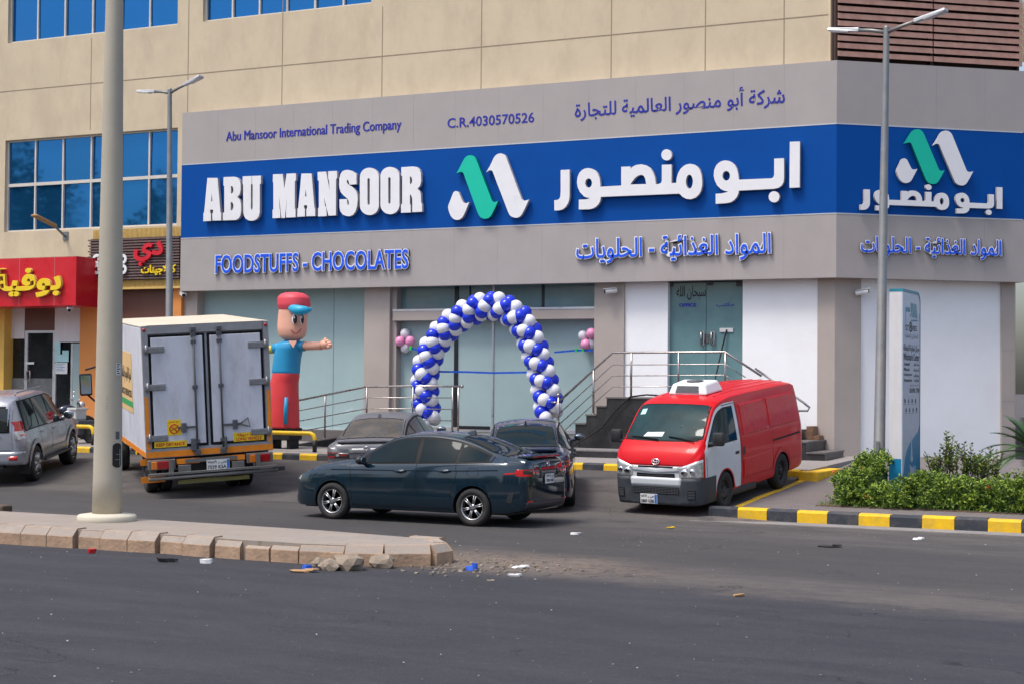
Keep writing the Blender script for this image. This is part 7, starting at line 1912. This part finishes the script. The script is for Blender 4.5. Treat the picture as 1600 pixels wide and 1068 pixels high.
def sp(u, v): p_ = onS(u, v, .15, 27, .064); return p_.x, p_.y
for (u, v, n_, h_, s_), lb in zip(((1462, 752, 12, .62, .26), (1480, 748, 10, .90, .20), (1498, 754, 10, .58, .26), (1524, 752, 18, .75, .40), (1548, 754, 14, .62, .34)), ('low loose shrub just right of the totem sign', 'tallest loose shrub, with a spike above the hedge by the white wall', 'small loose shrub right of the tallest one by the white wall', 'wide loose shrub between the hedge and the white wall', 'loose yellowish shrub next to the palm')):
    x, y = sp(u, v); stems('shrub', lb, x, y, n_, h_, s_, g_)
# cycad palm at the right edge
pc = onS(1622, 768, .15, 27, .064)
pm = thing('palm_plant', 'feathery green palm at the right end of the hedge', 'palm', (pc.x, pc.y, pz(pc.y)))
q = MB(); q.lathe([(.14, -.1), (.16, .2), (.13, .58), (.05, .70), (.0001, .71)], (0, 0, 0), 14); q.build('trunk', 'wood', pm)
for k in range(36):
    a_ = 2 * PI * k / 36 + random.uniform(-.1, .1); el = random.uniform(.15, 1.15); L_ = random.uniform(1.05, 1.3); q = MB(); pts_ = []
    for i in range(12):
        t_ = i / 11; r_ = L_ * t_ * math.cos(el * (1 - .0 * t_)); z = .66 + L_ * (t_ * math.sin(el) - .55 * t_ * t_ * (1.1 - el * .5)); pts_.append(Vector((r_ * math.cos(a_), r_ * math.sin(a_), z)))
    q.tube(pts_, [.012] * 10 + [.006, .003], 5)
    for i in range(1, 11):
        for f_ in (0, .33, .66):
            p_ = pts_[i].lerp(pts_[i + 1] if i < 11 else pts_[i], f_); d_ = (pts_[i + 1] - pts_[i]).normalized() if i < 11 else d_; s_ = d_.cross(Vector((0, 0, 1))).normalized(); wl_ = .20 * math.sin(PI * min(1, (i + f_) / 11.5)) + .04
            for sg in (1, -1):
                e_ = p_ + (s_ * sg + d_ * .55 + Vector((0, 0, .12))).normalized() * wl_; o = len(q.v); w_ = d_ * .011; q.v += [tuple(p_ - w_), tuple(p_ + w_), tuple(e_)]; q.face([o, o + 1, o + 2])
    q.build('frond', 'palm_leaf', pm, recalc=False)
# lawn and soil in the bed
q = MB(); slab(q, [(-7.95, 27.78), (-2.2, 27.78), (-2.2, 31.6), (-6.6, 31.6)], lambda y: pz(y) + .02, .3); struct(q.build('flower_bed', 'soil'))
q = MB()
for _ in range(9000):
    y = random.uniform(27.75, 31.6); x = random.uniform(-8.0 + .34 * (y - 27.75), -2.6); z = pz(y) + .02; d_ = Vector((random.uniform(-.5, .5), random.uniform(-.5, .5), 1)).normalized() * random.uniform(.05, .11); o = len(q.v); w_ = Vector((random.uniform(-1, 1), random.uniform(-1, 1), 0)).normalized() * .007
    q.v += [(x - w_.x, y - w_.y, z), (x + w_.x, y + w_.y, z), (x + d_.x, y + d_.y, z + d_.z)]; q.face([o, o + 1, o + 2])
struct(q.build('grass', 'grass', recalc=False), 'stuff'); bpy.data.objects['grass']['label'] = 'short green grass in the planting bed'

# ================================================================== bikes by the cafe
def motorbike(x, y, z, rz, label, box=False):
    t = thing('motorcycle', label, 'motorcycle', (x, y, z), rz)
    for px_, nm in ((.62, 'wheel'), (-.62, 'wheel')):
        q = MB(); q.lathe([(.20, -.03), (.23, -.05), (.29, -.045), (.30, 0), (.29, .045), (.23, .05), (.20, .03)], (0, 0, 0), 28, 0, 'y'); w_ = q.build(nm, 'rubber', t); w_.location = (px_, 0, .30)
        q = MB()
        for k in range(6): a_ = 2 * PI * k / 6; q.tube([(0, 0, 0), (.21 * math.cos(a_), 0, .21 * math.sin(a_))], .014, 6)
        q.lathe([(.05, -.06), (.05, .06)], (0, 0, 0), 12, 0, 'y'); q.build('rim', 'rim', w_)
    q = MB(); q.tube([(.62, .07, .30), (.50, .07, .75), (.42, .05, .98)], .022, 8); q.tube([(.62, -.07, .30), (.50, -.07, .75), (.42, -.05, .98)], .022, 8); q.tube([(.42, 0, .85), (.1, 0, .62), (-.3, 0, .62), (-.62, .09, .30)], .03, 8); q.tube([(.42, 0, .75), (.15, 0, .36), (-.2, 0, .34), (-.62, -.09, .30)], .03, 8); q.bbox((-.12, -.13, .30), (.22, .13, .58), .04); q.tube([(-.05, -.16, .34), (-.75, -.17, .40)], .045, 10); q.build('frame', 'chassis', t)
    q = MB(); q.sphere((.14, 0, .78), (.26, .14, .14)); q.build('fuel_tank', 'paint_navy', t)
    q = MB(); q.bbox((-.62, -.13, .72), (-.05, .13, .82), .04); q.build('seat', 'plastic_dark', t)
    q = MB(); q.tube([(.32, -.36, 1.06), (.40, -.16, 1.02), (.42, 0, 1.0), (.40, .16, 1.02), (.32, .36, 1.06)], .016, 8); q.build('handlebar', 'chrome', t)
    for sg in (1, -1):
        q = MB(); q.tube([(.38, sg * .22, 1.03), (.40, sg * .30, 1.22)], .008, 6); q.sphere((.40, sg * .31, 1.25), (.02, .07, .045)); q.build('mirror', 'chrome', t)
    q = MB(); q.sphere((.52, 0, .92), (.09, .10, .10)); q.build('headlight', 'lamp_clear', t)
    q = MB(); q.tube([(.62 + .33 * math.cos(a_), 0, .30 + .33 * math.sin(a_)) for a_ in [PI * (.1 + .8 * k / 8) for k in range(9)]], .03, 6); q.build('mudguard', 'plastic_dark', t)
    if box:
        q = MB(); q.bbox((-.95, -.30, .70), (-.42, .30, 1.12), .03); q.build('cargo_box', 'gray_box', t)
    return t
mp_ = onS(98, 672, .62, 31.4, .022)
motorbike(onY(97, 650, 33.6).x, 33.6, fz(33.6), math.radians(60), 'dark motorcycle with chrome handlebar by the cafe window')
xb_ = onY(130, 672, 32.5).x; cart = thing('hand_cart', 'small dark grey box cart with a black wheel beside the orange pillar', 'cart', (xb_, 32.5, fz(32.5)))
q = MB(); a_, b_ = onY(111, 678, 32.5), onY(131, 656, 32.5); q.bbox((a_.x, 32.3, a_.z), (b_.x, 32.9, b_.z), .02); spart(q, 'box', 'gray_box', parent=cart)
q = MB(); c0 = onY(138.5, 677, 32.5); rw = c0.z - fz(32.5); q.lathe([(.10, -.05), (rw * .75, -.07), (rw * .97, -.06), (rw, 0), (rw * .97, .06), (rw * .75, .07), (.10, .05)], (c0.x, 32.6, c0.z), 26, 0, 'y'); q.lathe([(.03, -.09), (.03, .09)], (c0.x, 32.6, c0.z), 10, 0, 'y'); spart(q, 'wheel', 'rubber', parent=cart)
q = MB(); q.tube([(b_.x - .05, 32.6, a_.z + .1), (c0.x, 32.6, c0.z)], .03, 8); q.tube([(a_.x + .1, 32.6, a_.z), (a_.x + .1, 32.6, fz(32.5))], .03, 8); spart(q, 'axle', 'chassis', parent=cart)
q = MB(); e_, f_ = onY(111, 655.5, 32.5), onY(123, 637, 32.5); q.bbox((e_.x, 32.4, b_.z + .002), (f_.x, 32.8, f_.z), .03); q.bbox((e_.x - .03, 32.37, f_.z - .05), (f_.x + .03, 32.83, f_.z + .01), .01); tag(q.build('storage_tub', 'lens_grey'), 'pale plastic tub standing on the dark box cart', 'tub')

# ================================================================== litter, rubble, stones
rl = random.Random(11)
def chip(mb, p_, s, m=0, flat=.25):
    n = rl.randint(5, 7); L = [Vector((p_.x + s * rl.uniform(.5, 1) * math.cos(2 * PI * k / n), p_.y + s * rl.uniform(.4, .8) * math.sin(2 * PI * k / n), p_.z)) for k in range(n)]
    mb.extrude([L], (rl.uniform(-.2, .2) * s, rl.uniform(-.2, .2) * s, s * flat * rl.uniform(.6, 1.3)), m)
q = MB()
for _ in range(260):
    u = rl.uniform(-20, 1620); v = 845 + 220 * rl.random() ** 2.2
    p_ = onZ(u, v, .004)
    if p_.y > 26.6: continue
    chip(q, p_, rl.uniform(.005, .013), rl.choice((0, 1, 1, 2, 2)), .4)
for _ in range(170):
    p_ = onZ(rl.gauss(760, 70), rl.gauss(884, 8), .004); chip(q, p_, rl.uniform(.01, .035), rl.choice((1, 1, 2)), .6)
for _ in range(110):
    p_ = onZ(rl.uniform(900, 1600), rl.gauss(835, 7), .004)
    if p_.y < 26.8: chip(q, p_, rl.uniform(.006, .014), rl.choice((1, 1, 2)), .4)
o = q.build('debris', ['litter_white', 'stone', 'kerb_conc']); struct(o, 'stuff'); o['label'] = 'scattered grit and stone chips on the asphalt'
def lit(u, v, s, m, label, kind='litter', z=.004, flat=.25):
    q = MB(); p_ = onZ(u, v, z); chip(q, p_, s, 0, flat); chip(q, p_ + Vector((s * .5, s * .2, s * .1)), s * .6, 0, flat * 1.6); o = q.build(kind, m); tag(o, label, 'litter')
lit(142, 863, .07, 'litter_red', 'crumpled red wrapper at the foot of the island kerb', 'wrapper', flat=.6)
lit(262, 876, .15, 'black', 'flat black scrap lying by the island kerb', 'scrap')
lit(322, 879, .09, 'litter_white', 'small white paper scrap at the foot of the island kerb', 'paper_scrap', flat=.5)
lit(472, 892, .20, 'cardboard', 'piece of brown card below the broken kerb', 'card_scrap', flat=.08)
lit(478, 888, .07, 'litter_blue', 'blue bottle cap on the card below the broken kerb', 'bottle_cap', flat=.6)
lit(736, 890, .09, 'litter_blue', 'crumpled blue bag on the sand past the island tip', 'bag', flat=.7)
lit(812, 886, .13, 'litter_white', 'flattened white cup past the island tip', 'cup', flat=.12)
lit(803, 899, .09, 'litter_white', 'torn white paper nearest the road past the island tip', 'paper_scrap', flat=.2)
lit(1296, 853, .20, 'black', 'thin black strip of rubber lying on the road', 'rubber_strip', flat=.05)
lit(1432, 842, .10, 'litter_white', 'white paper scrap near the right kerb', 'paper_scrap', flat=.25)
lit(1153, 930, .08, 'cardboard', 'small orange card scrap in the middle of the road', 'card_scrap', flat=.2)
lit(897, 834, .10, 'litter_white', 'white scrap on the road left of the van', 'paper_scrap', flat=.2)
lit(1047, 824, .08, 'sticker_yellow', 'yellow scrap on the road in front of the van', 'paper_scrap', flat=.2)
# rubble of the broken kerb
for u, v, s, lb in ((545, 889, .19, 'largest chunk of broken concrete at the kerb'), (598, 886, .15, 'upright grey chunk of broken kerb near the island tip'), (515, 890, .12, 'small broken concrete chunk beside the card'), (500, 884, .10, 'dark broken piece wedged in the kerb crack')):
    q = MB(); p_ = onZ(u, v, 0); bm = bmesh.new(); bmesh.ops.create_icosphere(bm, subdivisions=2, radius=s)
    for v_ in bm.verts: v_.co = Vector((v_.co.x * 1.2, v_.co.y * .8, v_.co.z * .75)) * rl.uniform(.75, 1.15)
    q.bm(bm, 0, False, Matrix.Translation(p_ + Vector((0, 0, s * .4)))); tag(q.build('concrete_chunk', 'stone'), lb, 'rubble')
q = MB(); p_ = onZ(2, 800, 0); q.bbox((p_.x - .3, p_.y - .1, .0), (p_.x + .12, p_.y + .15, .13), .03); tag(q.build('wooden_block', 'wood'), 'dark wooden block lying on the road behind the island', 'block')

# ================================================================== what the glass mirrors: trees across the street, and the next block beyond the corner
def tree(x, y, H_, label):
    t = thing('tree', label, 'tree', (x, y, 0), group='trees across the street')
    q = MB(); q.tube([(0, 0, 0), (.1, .1, H_ * .35), (0, .2, H_ * .8)], [.35, .25, .08], 10)
    for k in range(6): a_ = k * 1.1; q.tube([(0, .1, H_ * (.3 + .07 * k)), (H_ * .16 * math.cos(a_), H_ * .16 * math.sin(a_), H_ * (.45 + .07 * k))], [.12, .04], 6)
    q.build('trunk', 'wood', t); q = MB()
    cs = [(Vector((random.gauss(0, H_ * .12), random.gauss(0, H_ * .12), H_ * (.35 + .6 * random.random()))), H_ * random.uniform(.07, .14)) for _ in range(26)]
    for _ in range(5200):
        c0, r_ = random.choice(cs); d_ = Vector((random.gauss(0, 1), random.gauss(0, 1), random.gauss(0, 1))).normalized(); leaf(q, c0 + d_ * r_ * random.uniform(.5, 1.1), d_ + Vector((0, 0, -.2)), .42, .3, random.choice((0, 2, 2)))
    q.build('crown', LM, t, recalc=False); return t
tr0 = tree(-72, -20, 17, 'tall leafy tree across the street, mirrored in the upper windows')
for x, y, s, lb in ((-64, -24, .85, 'middling leafy tree across the street'), (-82, -16, 1.05, 'broad leafy tree across the street'), (-50, -30, .7, 'small leafy tree across the street')):
    c = copy_tree(tr0); c.location = (x, y, 0); c.scale = (s, s, s); c['label'] = lb; c.rotation_euler = (0, 0, x)
for k, (x, y, w, h, m_, lb) in enumerate(((-95, -46, 34, 11, 'cream', 'long cream block across the street'), (-52, -44, 30, 8, 'pillar', 'low taupe shop block across the street'), (-16, -46, 30, 13, 'cream', 'tall cream block facing the shop across the street'), (22, -44, 34, 9, 'white_wall', 'white shop block across the street'), (62, -46, 36, 12, 'pillar', 'taupe block at the right end across the street'))):
    ob = thing('street_building', lb, 'building', (x, y, 0)); q = MB(); q.box((-w / 2, -12, 0), (w / 2, 0, h)); q.box((-w / 2 - .2, -12.2, h + .002), (w / 2 + .2, .2, h + .5)); q.build('wall', m_, ob)
    for f_ in range(int(h // 3.6)):
        for c_i in range(int(w // 5)):
            q = MB(); xx = -w / 2 + 1.2 + c_i * 5; q.box((xx, .0, 1 + f_ * 3.6), (xx + 3.2, .05, 3.1 + f_ * 3.6)); q.build('window', 'dark_glass', ob)
for x, y, s, lb in ((-30, -22, .5, 'small round tree opposite the shop'), (-8, -24, .42, 'smallest tree opposite the shop'), (14, -22, .55, 'bushy tree opposite the corner')):
    c = copy_tree(tr0); c.location = (x, y, 0); c.scale = (s, s, s); c['label'] = lb; c.rotation_euler = (0, 0, x)
fb = thing('far_building', 'pale building beyond the corner with a blue band', 'building', (12, 62, 0))
q = MB(); q.box((3, 60, 0), (30, 75, 9.5)); spart(q, 'wall', 'white_wall', parent=fb)
q = MB(); q.box((3, 59.95, 3.9), (30, 59.99, 5.0)); spart(q, 'blue_band', 'sign_blue', parent=fb)
for i in range(6):
    q = MB(); x = 4 + i * 4.2; q.box((x, 59.95, 6.2), (x + 2.4, 59.99, 8.2)); w_ = spart(q, 'window', 'blue_glass', parent=fb)
    q = MB(); q.box((x, 59.95, .4), (x + 3.2, 59.99, 3.2)); spart(q, 'shutter', 'brown_shutter', parent=fb)
fb.location.x -= 11
